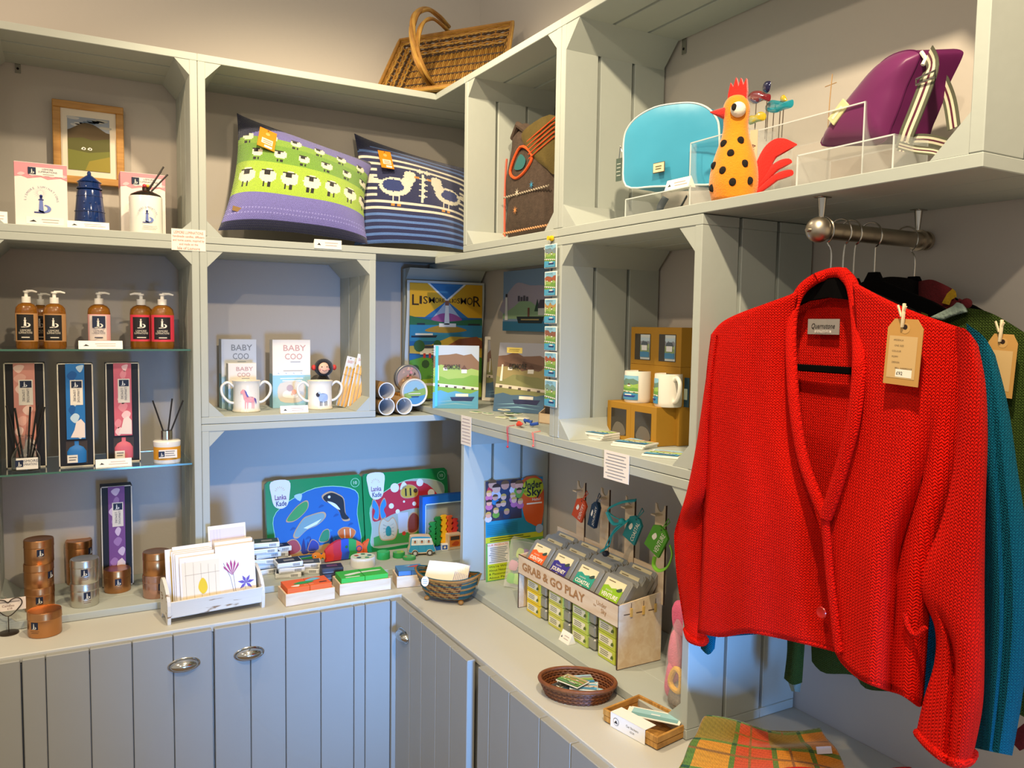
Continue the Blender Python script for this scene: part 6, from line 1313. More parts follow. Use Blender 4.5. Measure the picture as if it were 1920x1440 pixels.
# low riser under the wash bag
yl = onB(1178, 380, -.32).y; yr = onB(1300, 372, -.32).y; h1 = onB(1240, 357, -.30).z - FL1B
riser('low clear acrylic stand under the blue wash bag', yl, yr, -.33, -.12, FL1B, .050)
yl2 = onB(1291, 380, -.345).y; yr2 = onB(1395, 360, -.345).y; h2 = onB(1300, 266, -.345).z - FL1B
yl2 = onB(1291, 375, -.285).y; yr2 = onB(1398, 350, -.285).y; h2 = onB(1300, 266, -.285).z - FL1B
riser('clear acrylic stand directly behind the felt chicken', yl2, yr2, -.285, -.20, FL1B, h2)
yl3 = onB(1466, 330, -.20).y + .12; yr3 = onB(1640, 300, -.20).y; h3 = onB(1466, 236, -.22).z - FL1B
riser('tall clear acrylic stand carrying the glass birds', yl3, yr3, -.235, -.04, FL1B, h3)
yl4 = onB(1490, 320, -.34).y; yr4 = onB(1627, 300, -.34).y; h4 = onB(1600, 266, -.34).z - FL1B
riser('wide low clear acrylic stand under the purple bag', yl4, onB(1700, 285, -.30).y, -.335, -.24, FL1B, h4)
# ------------------------------------------------------------------ blue wash bag
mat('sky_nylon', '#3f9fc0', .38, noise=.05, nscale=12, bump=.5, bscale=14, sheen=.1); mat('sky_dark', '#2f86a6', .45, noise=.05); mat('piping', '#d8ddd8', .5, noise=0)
xw = -.27; zb = FL1B + .0505
o, yo = outB([(1184, 350), (1180, 300), (1181, 262), (1188, 240), (1204, 220), (1232, 202), (1265, 194), (1295, 192), (1318, 200), (1333, 218), (1338, 240), (1338, 300), (1334, 340), (1290, 346), (1230, 350)], xw, z0=zb)
lo = min(z for x, z in o); o = [(x, max(0, z)) for x, z in o]; oo = blob(o, 4)
oo = [(x, max(0, z)) for x, z in oo]
t = thing('wash_bag', 'sky blue dome-shaped nylon wash bag with white piping on a clear stand', 'bag', (xw, yo, zb), RB+.12)
b = MB(); puff(b, oo, .009, 0.0, 'sky_nylon', 5); b.build('front_panel', t)
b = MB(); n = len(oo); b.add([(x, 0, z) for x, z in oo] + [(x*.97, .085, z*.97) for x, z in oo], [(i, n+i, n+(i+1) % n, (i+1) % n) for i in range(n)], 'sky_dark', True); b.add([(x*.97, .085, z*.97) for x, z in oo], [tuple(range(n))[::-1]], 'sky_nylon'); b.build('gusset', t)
b = MB(); top = [p for p in oo if p[1] > .02]
b.tube([(x, 0, z) for x, z in oo], .0025, 'piping', 6, closed=True); b.build('piping', t)
b = MB(); b.tube([(x*.985, .040, z*.992+.002) for x, z in oo if z > .05], .0022, '#b9c6c8', 5) if 0 else b.tube([(x*.97, .086, z*.97) for x, z in oo], .002, 'piping', 5, closed=True); b.build('zip', t)
q = onB(1246, 316, xw); lx, lz = yo-q.y, q.z-zb
b = MB(); b.box(lx-.020, lx+.020, -.0185, -.0165, lz-.013, lz+.013, '#5a4a34', .001); b.box(lx-.018, lx+.018, -.0192, -.0185, lz-.011, lz+.011, '#d8d0a8'); b.lines(lx-.012, lx+.012, lz-.006, lz+.006, 2, -.0198, '#6a6a4a', .4); o_ = b.build('metal_badge', t)
q = onB(1172, 320, xw); lx, lz = yo-q.y, q.z-zb
b = MB(); b.box(lx-.011, lx+.011, 0, .001, lz-.030, lz+.030, '#4a5a50'); b.lines(lx-.009, lx+.009, lz-.02, lz+.02, 4, -.0006, '#aab0a4', .25); b.tube([(lx, 0, lz+.030), (lx+.008, -.004, lz+.06), (lx+.012, 0, lz+.045)], .0012, 'wire_steel', 5); o_ = b.build('swing_tag', t); o_['label'] = 'dark green cardboard swing tag'
b = MB(); b.tube(curve([(-.02, .01, .0), (-.03, -.0, -.030), (0, -.01, -.046), (.03, 0, -.040), (.04, .02, -.004)], 5), .009, '#3f474c', 6, flat=.25); b.build('grey_strap', t)
p = onB(1275, 338, -.31); price_card('white price card on the low clear stand in front of the blue wash bag', (-.322, p.y, FL1B+.0505), RB, .085, .026)
p = onB(1355, 258, -.34); 
b = MB(); b.add([(-.02, 0, 0), (.012, 0, 0), (-.004, -.004, .030)], [(0, 1, 2)], '#efe8dc'); b.flat([(-.008, .008), (0, .008), (-.004, .014)], -.004, '#222222'); tag(b.build('price_ticket', None, (-.2875, p.y+.03, FL1B+h2-.032), RB), 'small white ticket hung on the clear stand left of the chicken', 'price card')
# ------------------------------------------------------------------ felt chicken
mat('felt_orange', '#f08c12', .95, noise=.12, nscale=80, bump=.5, bscale=300, sheen=.4); mat('felt_red', '#dc1f14', .95, noise=.12, nscale=80, bump=.5, bscale=300, sheen=.4); mat('felt_black', '#1a1512', .95, noise=.1, bump=.4); mat('felt_white', '#ece4d2', .9, noise=.05, bump=.3)
xc = -.322; pb = onB(1371, 372, xc); s_ = mpp(pb); 
t = thing('felt_chicken', 'orange felt chicken with black spots, red comb and tail on the shelf edge', 'felt ornament', (xc+.006, pb.y, FL1B), RB+.5)
S = s_; prof = [(0, 0), (36, 0), (43, 12), (46, 32), (44, 55), (37, 82), (27, 110), (23, 132), (24, 150), (25, 163), (22, 176), (14, 186), (0, 190)]
k = (onB(1371, 200, xc).z - FL1B) / 170
b = MB(); b.lathe(curve([(r*S*1.0, z*k) for r, z in prof], 3), 'felt_orange', 30, ell=.85); b.build('body', t)
hz = 160*k
b = MB(); P = [(-16, 176), (-15, 192), (-11, 212), (-6, 203), (-1, 220), (4, 203), (8, 218), (13, 204), (18, 216), (20, 194), (19, 176)]; b.ext([(x*S, z*k) for x, z in P], -.006, .006, 'felt_red'); b.build('comb', t)
b = MB(); b.cyl((-18*S, -.008, 158*k), (-46*S, -.014, 162*k), 12*S, 'felt_red', 14, r1=1*S); b.build('beak', t)
b = MB(); b.ball((10*S, -21*S, 158*k), 14*S, 'felt_white', 18, 12); b.ball((6*S, -34*S, 160*k), (5*S, 3*S, 6.5*S), 'felt_black', 12, 8); b.build('eye', t)
b = MB()
for x, z in ((-14, 100), (16, 103), (2, 80), (-30, 62), (-10, 50), (27, 60), (9, 28), (-32, 22), (36, 30)):
    zz = z*k; r = 24*S
    for i in range(len(prof)-1):
        if prof[i][1] <= z <= prof[i+1][1] and prof[i+1][1] > prof[i][1]: tq = (z-prof[i][1])/(prof[i+1][1]-prof[i][1]); r = (prof[i][0]*(1-tq)+prof[i+1][0]*tq)*S
    xx = max(-r*.93, min(r*.93, x*S)); yy = -.85*math.sqrt(max(0, r*r-xx*xx)); b = MB(); b.ball((xx, yy, zz), (7*S, 3*S, 7.5*S), 'felt_black', 12, 8); b.build('spot', t)
for P, nm in (([(34, 20), (38, 60), (52, 90), (70, 104), (88, 104), (104, 96), (112, 90), (98, 86), (84, 78), (72, 66), (60, 40), (46, 18)], 'tail_feather'), ([(40, 22), (60, 52), (80, 66), (98, 68), (104, 60), (88, 54), (72, 42), (50, 22)], 'tail_feather'), ([(40, 14), (60, 34), (82, 46), (104, 48), (106, 38), (86, 34), (64, 20), (46, 10)], 'tail_feather')):
    b = MB(); b.T = Matrix.Translation((0, .004, 0)); puff(b, blob([(x*S, z*k) for x, z in P], 3), .006, .006, 'felt_red', 4); b.build(nm, t)
b = MB(); b.box(26*S, 40*S, .006, .007, 60*k, 125*k, '#d8b490'); b.txt('Arts', .010, 33*S, 90*k, .0054, '#3a2a20', rot=-PI/2); b.build('swing_tag', t)
# ------------------------------------------------------------------ glass birds on wires
mat('glass_red', '#8a0f18', .05, noise=0, trans=.35, coat=.5); mat('glass_turq', '#19a6b8', .05, noise=0, trans=.4, coat=.5); mat('glass_yellow', '#e6c81c', .05, noise=0, trans=.4, coat=.5); mat('glass_navy', '#1a1540', .05, noise=0, trans=.2, coat=.5)
def bird(label, outline, x, m, legs, extra=()):
    o, yo = outB(outline, x, z0=0); zt = FL1B+h3; t = thing('glass_bird', label, 'glass ornament', (x, yo, zt), RB, None)
    b = MB(); b.T = Matrix.Translation((0, 0, -zt)); puff(b, blob(o, 4), .006, .006, m, 4); b.build('glass_body', t)
    for px, py in legs:
        q = onB(px, py, x); b = MB(); b.cyl((yo-q.y, 0, q.z-zt), (yo-q.y-.004, .002, 0.0), .0011, 'dark_bronze', 6); b.build('wire_leg', t)
    for out2, m2 in extra:
        o2, _ = outB(out2, x, y0=yo, z0=zt); b = MB(); b.T = Matrix.Translation((0, -.004, 0)); puff(b, blob(o2, 4), .005, .005, m2, 4); b.build('glass_head', t)
bird('dark red glass bird with navy head on two wires, left of the turquoise one', [(1402, 182), (1410, 172), (1424, 170), (1436, 175), (1445, 178), (1443, 190), (1430, 189), (1416, 195), (1405, 190)], -.16, 'glass_red', [(1418, 193), (1438, 190)], [([(1432, 170), (1436, 155), (1447, 153), (1446, 168), (1440, 175)], 'glass_navy')])
bird('turquoise glass bird with yellow and black head on four wires', [(1435, 200), (1445, 188), (1460, 189), (1475, 190), (1487, 187), (1486, 200), (1470, 206), (1452, 212), (1437, 208)], -.14, 'glass_turq', [(1440, 208), (1451, 208), (1463, 206), (1469, 205)], [([(1466, 190), (1468, 180), (1474, 179), (1478, 190)], 'glass_yellow')])
bird('yellow glass bird lying low on the clear stand behind the chicken', [(1402, 226), (1406, 217), (1416, 216), (1426, 209), (1436, 214), (1434, 225), (1420, 229), (1406, 234)], -.17, 'glass_yellow', [], [])
p = onB(1555, 230, -.12); b = MB(); b.tube([(0, 0, 0), (.002, 0, .06), (.006, 0, .115)], .0012, '#b08a5a', 5); b.tube([(-.012, 0, .092), (.018, 0, .094)], .001, '#b08a5a', 5); tag(b.build('wire_ornament', None, (-.12, onB(1551, 265, -.12).y, FL1B+h3), RB), 'thin wire cross ornament on the clear stand left of the purple bag', 'ornament')
# ------------------------------------------------------------------ purple bag
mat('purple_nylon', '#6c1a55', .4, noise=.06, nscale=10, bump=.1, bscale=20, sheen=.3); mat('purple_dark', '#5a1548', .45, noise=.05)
xp = -.20; zp = FL1B + h4
o, yo = outB([(1542, 272), (1552, 245), (1575, 210), (1605, 172), (1640, 130), (1668, 106), (1700, 95), (1722, 98), (1722, 112), (1700, 160), (1688, 195), (1672, 235), (1655, 268), (1600, 272)], xp, z0=zp)
t = thing('shoulder_bag', 'purple nylon bag with striped canvas strap tilted on a clear stand', 'bag', (xp, yo, zp), RB)
oo = blob(o, 4); b = MB(); puff(b, oo, .030, 0, 'purple_nylon', 6); b.build('front_panel', t)
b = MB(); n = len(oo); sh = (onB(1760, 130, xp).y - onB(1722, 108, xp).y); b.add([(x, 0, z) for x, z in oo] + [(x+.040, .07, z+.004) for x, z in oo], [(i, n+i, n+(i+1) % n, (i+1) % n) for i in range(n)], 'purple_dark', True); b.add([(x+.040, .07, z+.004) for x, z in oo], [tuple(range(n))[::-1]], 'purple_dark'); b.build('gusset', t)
b = MB(); b.tube([(x, 0, z) for x, z in oo], .0018, 'purple_dark', 5, closed=True); b.build('seam', t)
q = onB(1590, 214, xp); b = MB(); lx, lz = yo-q.y, q.z-zp; b.T = Matrix.Translation((lx, -.030, lz)) @ Matrix.Rotation(-.75, 4, 'Y'); b.box(-.024, .024, -.001, .004, -.011, .011, '#d8cf9a', .001); b.lines(-.018, .018, -.006, .006, 1, -.0016, '#f0e8c8', .5); b.build('metal_badge', t)
def strap(parent, pts3, w_, name='strap'):
    cols = ['#5a5a48', '#d8d0b4', '#5c2438', '#d8d0b4', '#5a5a48', '#d8d0b4', '#2e2226']; seq = [0, 1, 2, 3, 0]
    b = MB(); P = [Vector(p) for p in pts3]; wd = [.0, .22, .42, .58, .78, 1.0]
    for i in range(len(P)-1):
        d = (P[i+1]-P[i]).normalized(); side = d.cross(Vector((0, 1, .15))).normalized()
        if i == 0: s0_ = side
        for k in range(5):
            a0 = (wd[k]-.5)*w_; a1 = (wd[k+1]-.5)*w_
            b.add([P[i]+s0_*a0, P[i]+s0_*a1, P[i+1]+side*a1, P[i+1]+side*a0, P[i]+s0_*a0+Vector((0, .002, 0)), P[i]+s0_*a1+Vector((0, .002, 0)), P[i+1]+side*a1+Vector((0, .002, 0)), P[i+1]+side*a0+Vector((0, .002, 0))], [(0, 1, 2, 3), (7, 6, 5, 4)], cols[seq[k]], True)
        s0_ = side
    b.build(name, parent)
def LB(px, py, x): q = onB(px, py, x); return (yo-q.y, x-xp, q.z-zp)
strap(t, curve([LB(1740, 100, -.20), LB(1747, 120, -.235), LB(1735, 160, -.245), LB(1718, 205, -.245), LB(1700, 250, -.245), LB(1692, 280, -.24)], 4), .030)
strap(t, curve([LB(1745, 110, -.16), LB(1765, 150, -.14), LB(1780, 190, -.13), LB(1788, 240, -.13)], 4), .026)
strap(t, curve([LB(1690, 284, -.25), LB(1705, 264, -.24), LB(1740, 262, -.22), LB(1775, 270, -.20)], 4), .020)
strap(t, curve([LB(1685, 272, -.27), LB(1715, 280, -.28), LB(1750, 284, -.28), LB(1772, 292, -.28)], 4), .014)
b = MB(); q = LB(1735, 150, -.25); b.T = Matrix.Translation(q); b.tube([(-.018, 0, -.004), (-.018, 0, .006), (.018, 0, .012), (.018, 0, .0)], .002, 'wire_steel', 6, closed=True); q = LB(1752, 112, -.235); b.build('buckle', t)
b = MB(); b.tube([Vector(LB(1728, 98, -.2)), Vector(LB(1736, 110, -.205)), Vector(LB(1730, 122, -.21))], .004, '#e0dcd0', 6); b.build('zip_pull', t)

# ------------------------------------------------------------------ mug boxes, mugs and coasters (B row 2 narrow crate)
mat('kraft_box', '#a87a1e', .7, noise=.04, nscale=50); mat('dark_window', '#3a342c', .1, noise=.2, nscale=20, spec=.6)
def mug_box(label, x, y, z, s=.108, seed=0, open_=True):
    """cube whose windowed face looks away from the wall; x,y = front-left-bottom corner"""
    t = thing('mug_box', label, 'box', (x, y, z), RB, 'kraft mug boxes with windows'); h = s*.96
    b = MB(); b.box(0, s, 0, s, 0, h, 'kraft_box', .001); b.build('carton', t)
    b = MB(); o = blob([(s*.22, h*.12), (s*.80, h*.12), (s*.80, h*.84), (s*.22, h*.84)], 4); y_ = -.0007; b.rect(s*.18, s*.82, h*.12, h*.82, y_, 'dark_window')
    if seed: b.rect(s*.42, s*.80, h*.14, h*.80, y_-E_, '#c9d0d0'); scene_art(b, s*.43, s*.79, h*.2, h*.72, y_-2*E_, seed, ['#b8ccd8', '#8a8f9a', '#8aa070', '#a8b880', '#4a86b0', '#e8e2d4', '#27386a'], 0); b.rect(s*.5, s*.72, h*.38, h*.52, y_-7*E_, '#e8e8e8'); b.flat([(s*.47, h*.52), (s*.75, h*.52), (s*.68, h*.62), (s*.54, h*.62)], y_-8*E_, '#55606a')
    else: b.flat(blob([(s*.25, h*.14), (s*.78, h*.14), (s*.7, h*.4), (s*.4, h*.45)], 4), y_-E_, '#6a6258')
    b.build('window', t); return t
c0 = onZ(1181, 828, FL2)   # front-left bottom of the nearer lower box
S_ = .112
xf = c0.x
mug_box('kraft mug box at the front under the right-hand mug', xf, c0.y, FL2, S_)
mug_box('kraft mug box at the front under the left-hand mug', xf+.004, c0.y+S_+.004, FL2, S_)
xr_ = -.135; yl = onB(1183, 640, xr_).y; zr = FL2
yl = max(yl, -9)
for i, lv in enumerate(('bottom', 'middle', 'top')):
    mug_box('kraft mug box with a cottage mug showing, %s of the left rear stack' % lv, xr_, yl, zr+.1078*i, .112, 61 if i == 2 else 0)
    mug_box('kraft mug box with a ferry mug showing, %s of the right rear stack' % lv, xr_-.006, yl-.116, zr+.1078*i, .112, 62 if i == 2 else 0)
def mug(label, px, pyb, z, art_seed, hdir, side=1):
    p = onB(px, pyb, xf+.012); r = .038; H = .090; t = thing('mug', label, 'mug', (p.x+r, p.y, z), RB, 'white printed island mugs')
    b = MB(); b.lathe([(0, 0), (r*.93, 0), (r*.98, .003), (r, .012), (r, H-.003), (r*.98, H), (r*.93, H-.002), (r*.92, .01), (0, .008)], 'china', 36); b.build('cup', t)
    b = MB(); c, s = math.cos(hdir), math.sin(hdir); b.tube([(c*d, s*d, z_) for d, z_ in curve([(r*.96, H*.82), (r*1.35, H*.90), (r*1.78, H*.74), (r*1.70, H*.45), (r*1.35, H*.22), (r*.97, H*.16)], 5)], .0058, 'china', 10); b.build('handle', t)
    b = MB(); W_ = r*2.2; scene_art(b, -W_/2, W_/2, H*.10, H*.86, -.0008, art_seed, ['#8fc4dc', '#6a8a7a', '#6fa048', '#9cc05a', '#3f8ab8', '#ece6d8', '#27388a'], 1); nb = MB()
    # subdivide so the picture follows the curve of the cup
    for f, mi in zip(b.f, b.m):
        P = [b.v[i] for i in f]; off = -P[0].y; x0 = min(p.x for p in P); x1 = max(p.x for p in P); n = max(1, int((x1-x0)/.006))
        for k in range(n):
            a, c_ = x0+(x1-x0)*k/n, x0+(x1-x0)*(k+1)/n
            def clip(P, xv, keep):
                out = []
                for i in range(len(P)):
                    A, B = P[i], P[(i+1) % len(P)]; ia = (A.x-xv)*keep >= -1e-9; ib = (B.x-xv)*keep >= -1e-9
                    if ia: out.append(A)
                    if ia != ib: tt_ = (xv-A.x)/(B.x-A.x); out.append(A.lerp(B, tt_))
                return out
            Q = clip(clip(P, a, 1), c_, -1) if n > 1 else P
            if len(Q) >= 3: nb.add([((r+off)*math.sin(v.x/r), -(r+off)*math.cos(v.x/r), v.z) for v in Q], [tuple(range(len(Q)))], b.mats[mi])
    nb.build('printed_scene', t, rz=side); return t
zt_ = FL2 + S_*.96
mug('white mug printed with a green coast and blue boat, left one on the kraft boxes', 1175, 748, zt_, 71, 2.4, -.15)
mug('white mug with handle and small printed scene at its left, right one', 1232, 757, zt_, 72, -.25, -1.0)
b = MB(); b.box(-.002, .0, -.03, .03, 0, .08, '#2a4a5a'); b.box(-.0035, -.0022, -.025, .02, .02, .05, '#c8d4c0'); p = onB(1279, 720, xf+.085); tag(b.build('printed_card', None, (xf+.085, p.y+.0, zt_-.0), 0), 'dark blue printed card upright behind the right-hand mug', 'card')
q = random.Random(12)
def coasters(px, py, ang, n, lab, w_=.105, d_=.105, seeds=(80,)):
    p = onZ(px, py, FL2)
    for i in range(n):
        t = thing('coaster', lab % (('lower', 'upper') if n == 2 else ('lowest', 'middle', 'topmost'))[i] if n > 1 else lab, 'coaster', (p.x+.045+.003*(i % 2), p.y-.002*i, FL2+.0062*i), ang+.05*i, 'painted coasters along the shelf front')
        b = MB(); b.box(-w_/2, w_/2, -d_/2, d_/2, 0, .006, '#eceae2', .001); b.build('board', t)
        b = MB(); b.T = Matrix.Translation((0, 0, .0063)) @ Matrix.Rotation(-PI/2, 4, 'X'); scene_art(b, -w_*.46, w_*.46, -d_*.46, d_*.46, 0, seeds[0]+i, ['#9cc8dc', '#a89a8a', '#8fb870', '#b8c878', '#4a98c4', '#ece6d8', '#27386a'] if seeds[0] % 2 else ['#8fc4dc', '#c8a078', '#8fb06a', '#c0b88a', '#3f8ab8', '#ece6d8', '#27386a'], 1); b.build('picture', t)
coasters(1102, 822, RB+.15, 3, '%s coast coaster of the left stack on the shelf front', seeds=(81,))
coasters(1168, 838, RB+.35, 2, '%s coast coaster of the middle stack on the shelf front', .10, .10, (84,))
coasters(1222, 856, RB+.55, 1, 'single coast coaster lying at the right of the shelf front', .095, .095, (87,))
wall_note('white printed notice hanging from the shelf edge below the coasters', 'B', 1131, 1178, 848, 902, -.3625, None, 8, '#8a8a8e')

# ------------------------------------------------------------------ B row 3: flyer, packet, display
yF = -.66
a = onA(911, 1080, yF); c = onA(1018, 1075, yF); zt = onA(905, 905, yF).z
W = c.x-a.x; H = zt-FZ-.0
t = thing('flyer', 'colourful Under the Sky flyer with children photo, leaning on the crate side', 'flyer', ((a.x+c.x)/2, yF, FZ)); t.rotation_euler = (-.04, -.0, 0)
b = MB(); b.box(-W/2, W/2, 0, .001, 0, H, '#e8e4da'); b.build('paper', t)
b = MB(); X = lambda u: W*(u-.5); Z = lambda v: H*v; y = -.0006; e = E_
b.rect(X(0), X(1), Z(.44), Z(1), y, '#1f8ab0'); b.rect(X(0), X(.62), Z(.60), Z(1), y-e, '#3a3446')
b.flat(blob([(X(.60), Z(.97)), (X(.66), Z(.62)), (X(.78), Z(.53)), (X(.98), Z(.52)), (X(.985), Z(.97))], 3), y-2*e, '#d8571c')
b.disc(X(.82), Z(.895), W*.19, y-3*e, '#b8b81c', 20, rz=H*.10)
b.txt('Under', H*.075, X(.80), Z(.93), y-4*e, '#1c2028', w=W*.36, bold=.02); b.txt('the', H*.03, X(.70), Z(.865), y-4*e, '#1c2028'); b.txt('Sky', H*.080, X(.84), Z(.855), y-4*e, '#1c2028', w=W*.26, bold=.02)
b.txt('Hello!', H*.030, X(.88), Z(.775), y-4*e, '#f0e0c8'); b.lines(X(.68), X(.98), Z(.72), Z(.75), 1, y-4*e, '#f0e0c8', .5)
q = random.Random(2)
for i in range(18):
    u = .07+.125*(i % 5)+q.uniform(-.05, .05); v = .94-.088*(i//5)+q.uniform(-.03, .03)
    ks = 1.7 if i < 5 else 1.15; b.disc(X(u), Z(v-.035*ks), W*.055*ks, y-(3+.1*i)*e, q.choice(['#c0304a', '#2f7ab0', '#6a9a3a', '#b86a9a', '#2a3a5a', '#c8c4d0']), 8, rz=H*.03*ks); b.disc(X(u), Z(v), W*.042*ks, y-(4+.1*i)*e, q.choice(['#d8a088', '#e0b098', '#c99078']), 10, rz=H*.026*ks); b.disc(X(u), Z(v+.008*ks), W*.042*ks, y-(5+.1*i)*e, q.choice(['#6a4a2a', '#3a2418', '#c8a050']), 8, rz=H*.022*ks, a0=0, a1=PI)
for i in range(6): b.rect(X(.02), X(.55), Z(.465+.018*i), Z(.472+.018*i), y-2*e, '#187898')
b.rect(X(0), X(1), Z(.385), Z(.44), y-e, '#c8cc2a'); b.lines(X(.04), X(.80), Z(.39), Z(.435), 2, y-2*e, '#3a5a2a', .35); b.disc(X(.93), Z(.47), W*.07, y-5*e, '#9ab0d0', 12)
b.rect(X(0), X(1), Z(0), Z(.385), y-e, '#6aa84a'); b.rect(X(.03), X(.40), Z(.02), Z(.38), y-2*e, '#efeae0'); b.txt('OUR PRODUCTS', H*.018, X(.2), Z(.36), y-3*e, '#e0482a', w=W*.34); b.lines(X(.05), X(.38), Z(.18), Z(.34), 9, y-3*e, '#6a7a8a', .35)
b.rect(X(.03), X(.42), Z(.01), Z(.17), y-3*e, '#c8d82a'); 
for i, s_ in enumerate(("We're Wild", 'About Nature', '& Passionate', 'About Play!')): b.txt(s_, H*.022, X(.21), Z(.145-.037*i), y-4*e, '#2a3a1a', w=W*.32)
b.rect(X(.46), X(.96), Z(.22), Z(.36), y-2*e, '#4f8a3a'); b.rect(X(.46), X(.96), Z(.05), Z(.20), y-2*e, '#2f8a8a'); b.lines(X(.48), X(.94), Z(.07), Z(.18), 4, y-3*e, '#d8e8d8', .3); b.build('print', t)
p = onZ(972, 1108, FZ)
t = thing('cello_packet', 'clear crinkled packet of green and pink shapes between the flyer and the display', 'packet', (p.x+.010, p.y+.03, FZ), -.55); t.rotation_euler = (-.30, .12, -.62)
b = MB(); W = .095; H = .165; b.box(-W/2, W/2, -.006, .004, 0, H, 'cello'); b.flat([(-W/2, H), (W/2, H*.96), (W/2*.9, H*1.05), (-W/2*.8, H*1.08)], -.002, 'cello'); b.build('clear_bag', t)
b = MB()
for i, c in enumerate(('#7ac84a', '#a8d86a', '#5aa83a', '#d8a0b8', '#c0d870', '#a06ab0')): b.T = Matrix.Translation((-.025+.02*(i % 3), 0, .03+.045*(i//2))); puff(b, blob([(-.014, -.012), (.012, -.016), (.016, .012), (-.010, .018)], 4), .003, .003, c, 3)
b.build('soft_shapes', t)
# display unit
A0 = onZ(971, 1139, FZ); B0 = onZ(1157, 1257, FZ); C0 = onZ(1236, 1238, FZ)
ang = math.atan2(B0.y-A0.y, B0.x-A0.x); W = (B0-A0).length; DD = .15
TD = Matrix.Translation((A0.x, A0.y, FZ)) @ Matrix.Rotation(ang, 4, 'Z')
def up(px, py): # height of a photo point standing over the display front line
    n = Vector((math.sin(ang), -math.cos(ang), 0)); d = _ray(px, py); k = (Vector((A0.x, A0.y, 0))-CAM_POS).dot(n)/d.dot(n); return (CAM_POS+d*k).z - FZ
hT = up(1157, 1135); hS = up(1157, 1176); hTl = up(971, 1034)
t = thing('display_unit', 'plywood GRAB & GO PLAY counter display of tins with pegs above', 'display stand', (A0.x, A0.y, FZ), ang); TDisp = t
k = .004
for x in (0, W-k):
    b = MB(); b.T = Matrix.Translation((x, 0, 0)) @ Matrix(((0, 1, 0, 0), (1, 0, 0, 0), (0, 0, 1, 0), (0, 0, 0, 1))); b.ext([(0, 0), (DD, 0), (DD, hT*1.10), (0, hT)], 0, k, 'birch'); b.build('side_panel', t)
    b = MB(); b.box(x-.0003, x+k+.0003, -.0008, .0004, 0, hT, 'laser_edge'); b.box(x-.0004, x+k+.0004, 0, DD, -.0001, .0012, 'laser_edge'); b.build('burnt_edge', t)
b = MB(); b.box(.001, W-.001, -.0012, .003, hS, hT, 'birch'); b.build('front_panel', t)
b = MB(); b.box(0, W, -.0016, .003, hS-.0012, hS, 'laser_edge'); b.box(0, W, -.0016, .003, hT, hT+.0012, 'laser_edge'); b.build('burnt_edge', t)
b = MB(); mat('burnt_letter', '#a87848', .7, noise=0); hm = (hS+hT)/2; hh = (hT-hS)
b.txt('GRAB & GO PLAY', hh*.42, W*.38, hm, -.0018, 'burnt_letter', w=W*.66, bold=.03); b.build('burnt_lettering', t); b = MB(); b.txt('Under', hh*.22, W*.86, hm+hh*.17, -.0018, 'burnt_letter'); b.txt('the', hh*.12, W*.80, hm, -.0018, 'burnt_letter'); b.txt('Sky', hh*.22, W*.88, hm-hh*.12, -.0018, 'burnt_letter'); b.build('burnt_logo', t)
b = MB(); b.box(k, W-k, .004, DD, hS-.004, hS, 'birch'); b.build('tin_shelf', t)
b = MB(); b.box(k, W-k, DD-k, DD, 0, hT*1.45, 'birch'); b.build('back_panel', t)
b = MB(); x = W+.0006
for i in range(3): 
    y_ = .018+.042*i; T0 = Matrix(((0, 0, 0, x), (1, 0, 0, 0), (0, 0, 1, 0), (0, 0, 0, 1)))
    b.box(W, W+.004, y_+.020, y_+.028, hT-.036, hT-.012, '#d8b060', .0008) ; b.box(W, W+.0008, y_, y_+.022, hT-.029, hT-.027, 'laser_edge'); b.box(W, W+.0008, y_+.024, y_+.0255, hT-.016, hT+.002, 'laser_edge')
b.build('slot_tabs', t)
# four peg boards rising from the back
TAGC = (('#d8542a', 'IDENTIFY'), ('#1f3a5a', 'JOURNEY'), ('#1f7f88', 'COASTAL'), ('#5a9a2a', 'VENTURE'))
for i, (px, py) in enumerate(((1092, 903), (1137, 916), (1184, 932), (1241, 945))):
    # x position along the display back for this pixel
    n = Vector((math.sin(ang), -math.cos(ang), 0)); org = TD @ Vector((0, DD, 0)); d = _ray(px, py); kk = (org-CAM_POS).dot(n)/d.dot(n); P = TD.inverted() @ (CAM_POS+d*kk)
    w_ = .045; zt = P.z; b = MB(); N = 8; notch = [(P.x+.016*math.cos(PI+PI*j/N), zt-.002+.020*math.sin(PI+PI*j/N)) for j in range(N+1)]
    b.ext([(P.x-w_/2, hT*.9), (P.x+w_/2, hT*.9), (P.x+w_/2, zt)] + notch[::-1] + [(P.x-w_/2, zt)], DD-.0045, DD+.0, 'birch'); b.ext([(P.x+w_/2, hT*.9), (P.x+w_/2+.0014, hT*.9), (P.x+w_/2+.0014, zt), (P.x+w_/2, zt)], DD-.005, DD+.0, 'laser_edge')
    b.box(P.x-.010, P.x+.010, DD-.030, DD-.0045, zt-.030, zt-.026, 'birch'); b.build('peg_board', t)
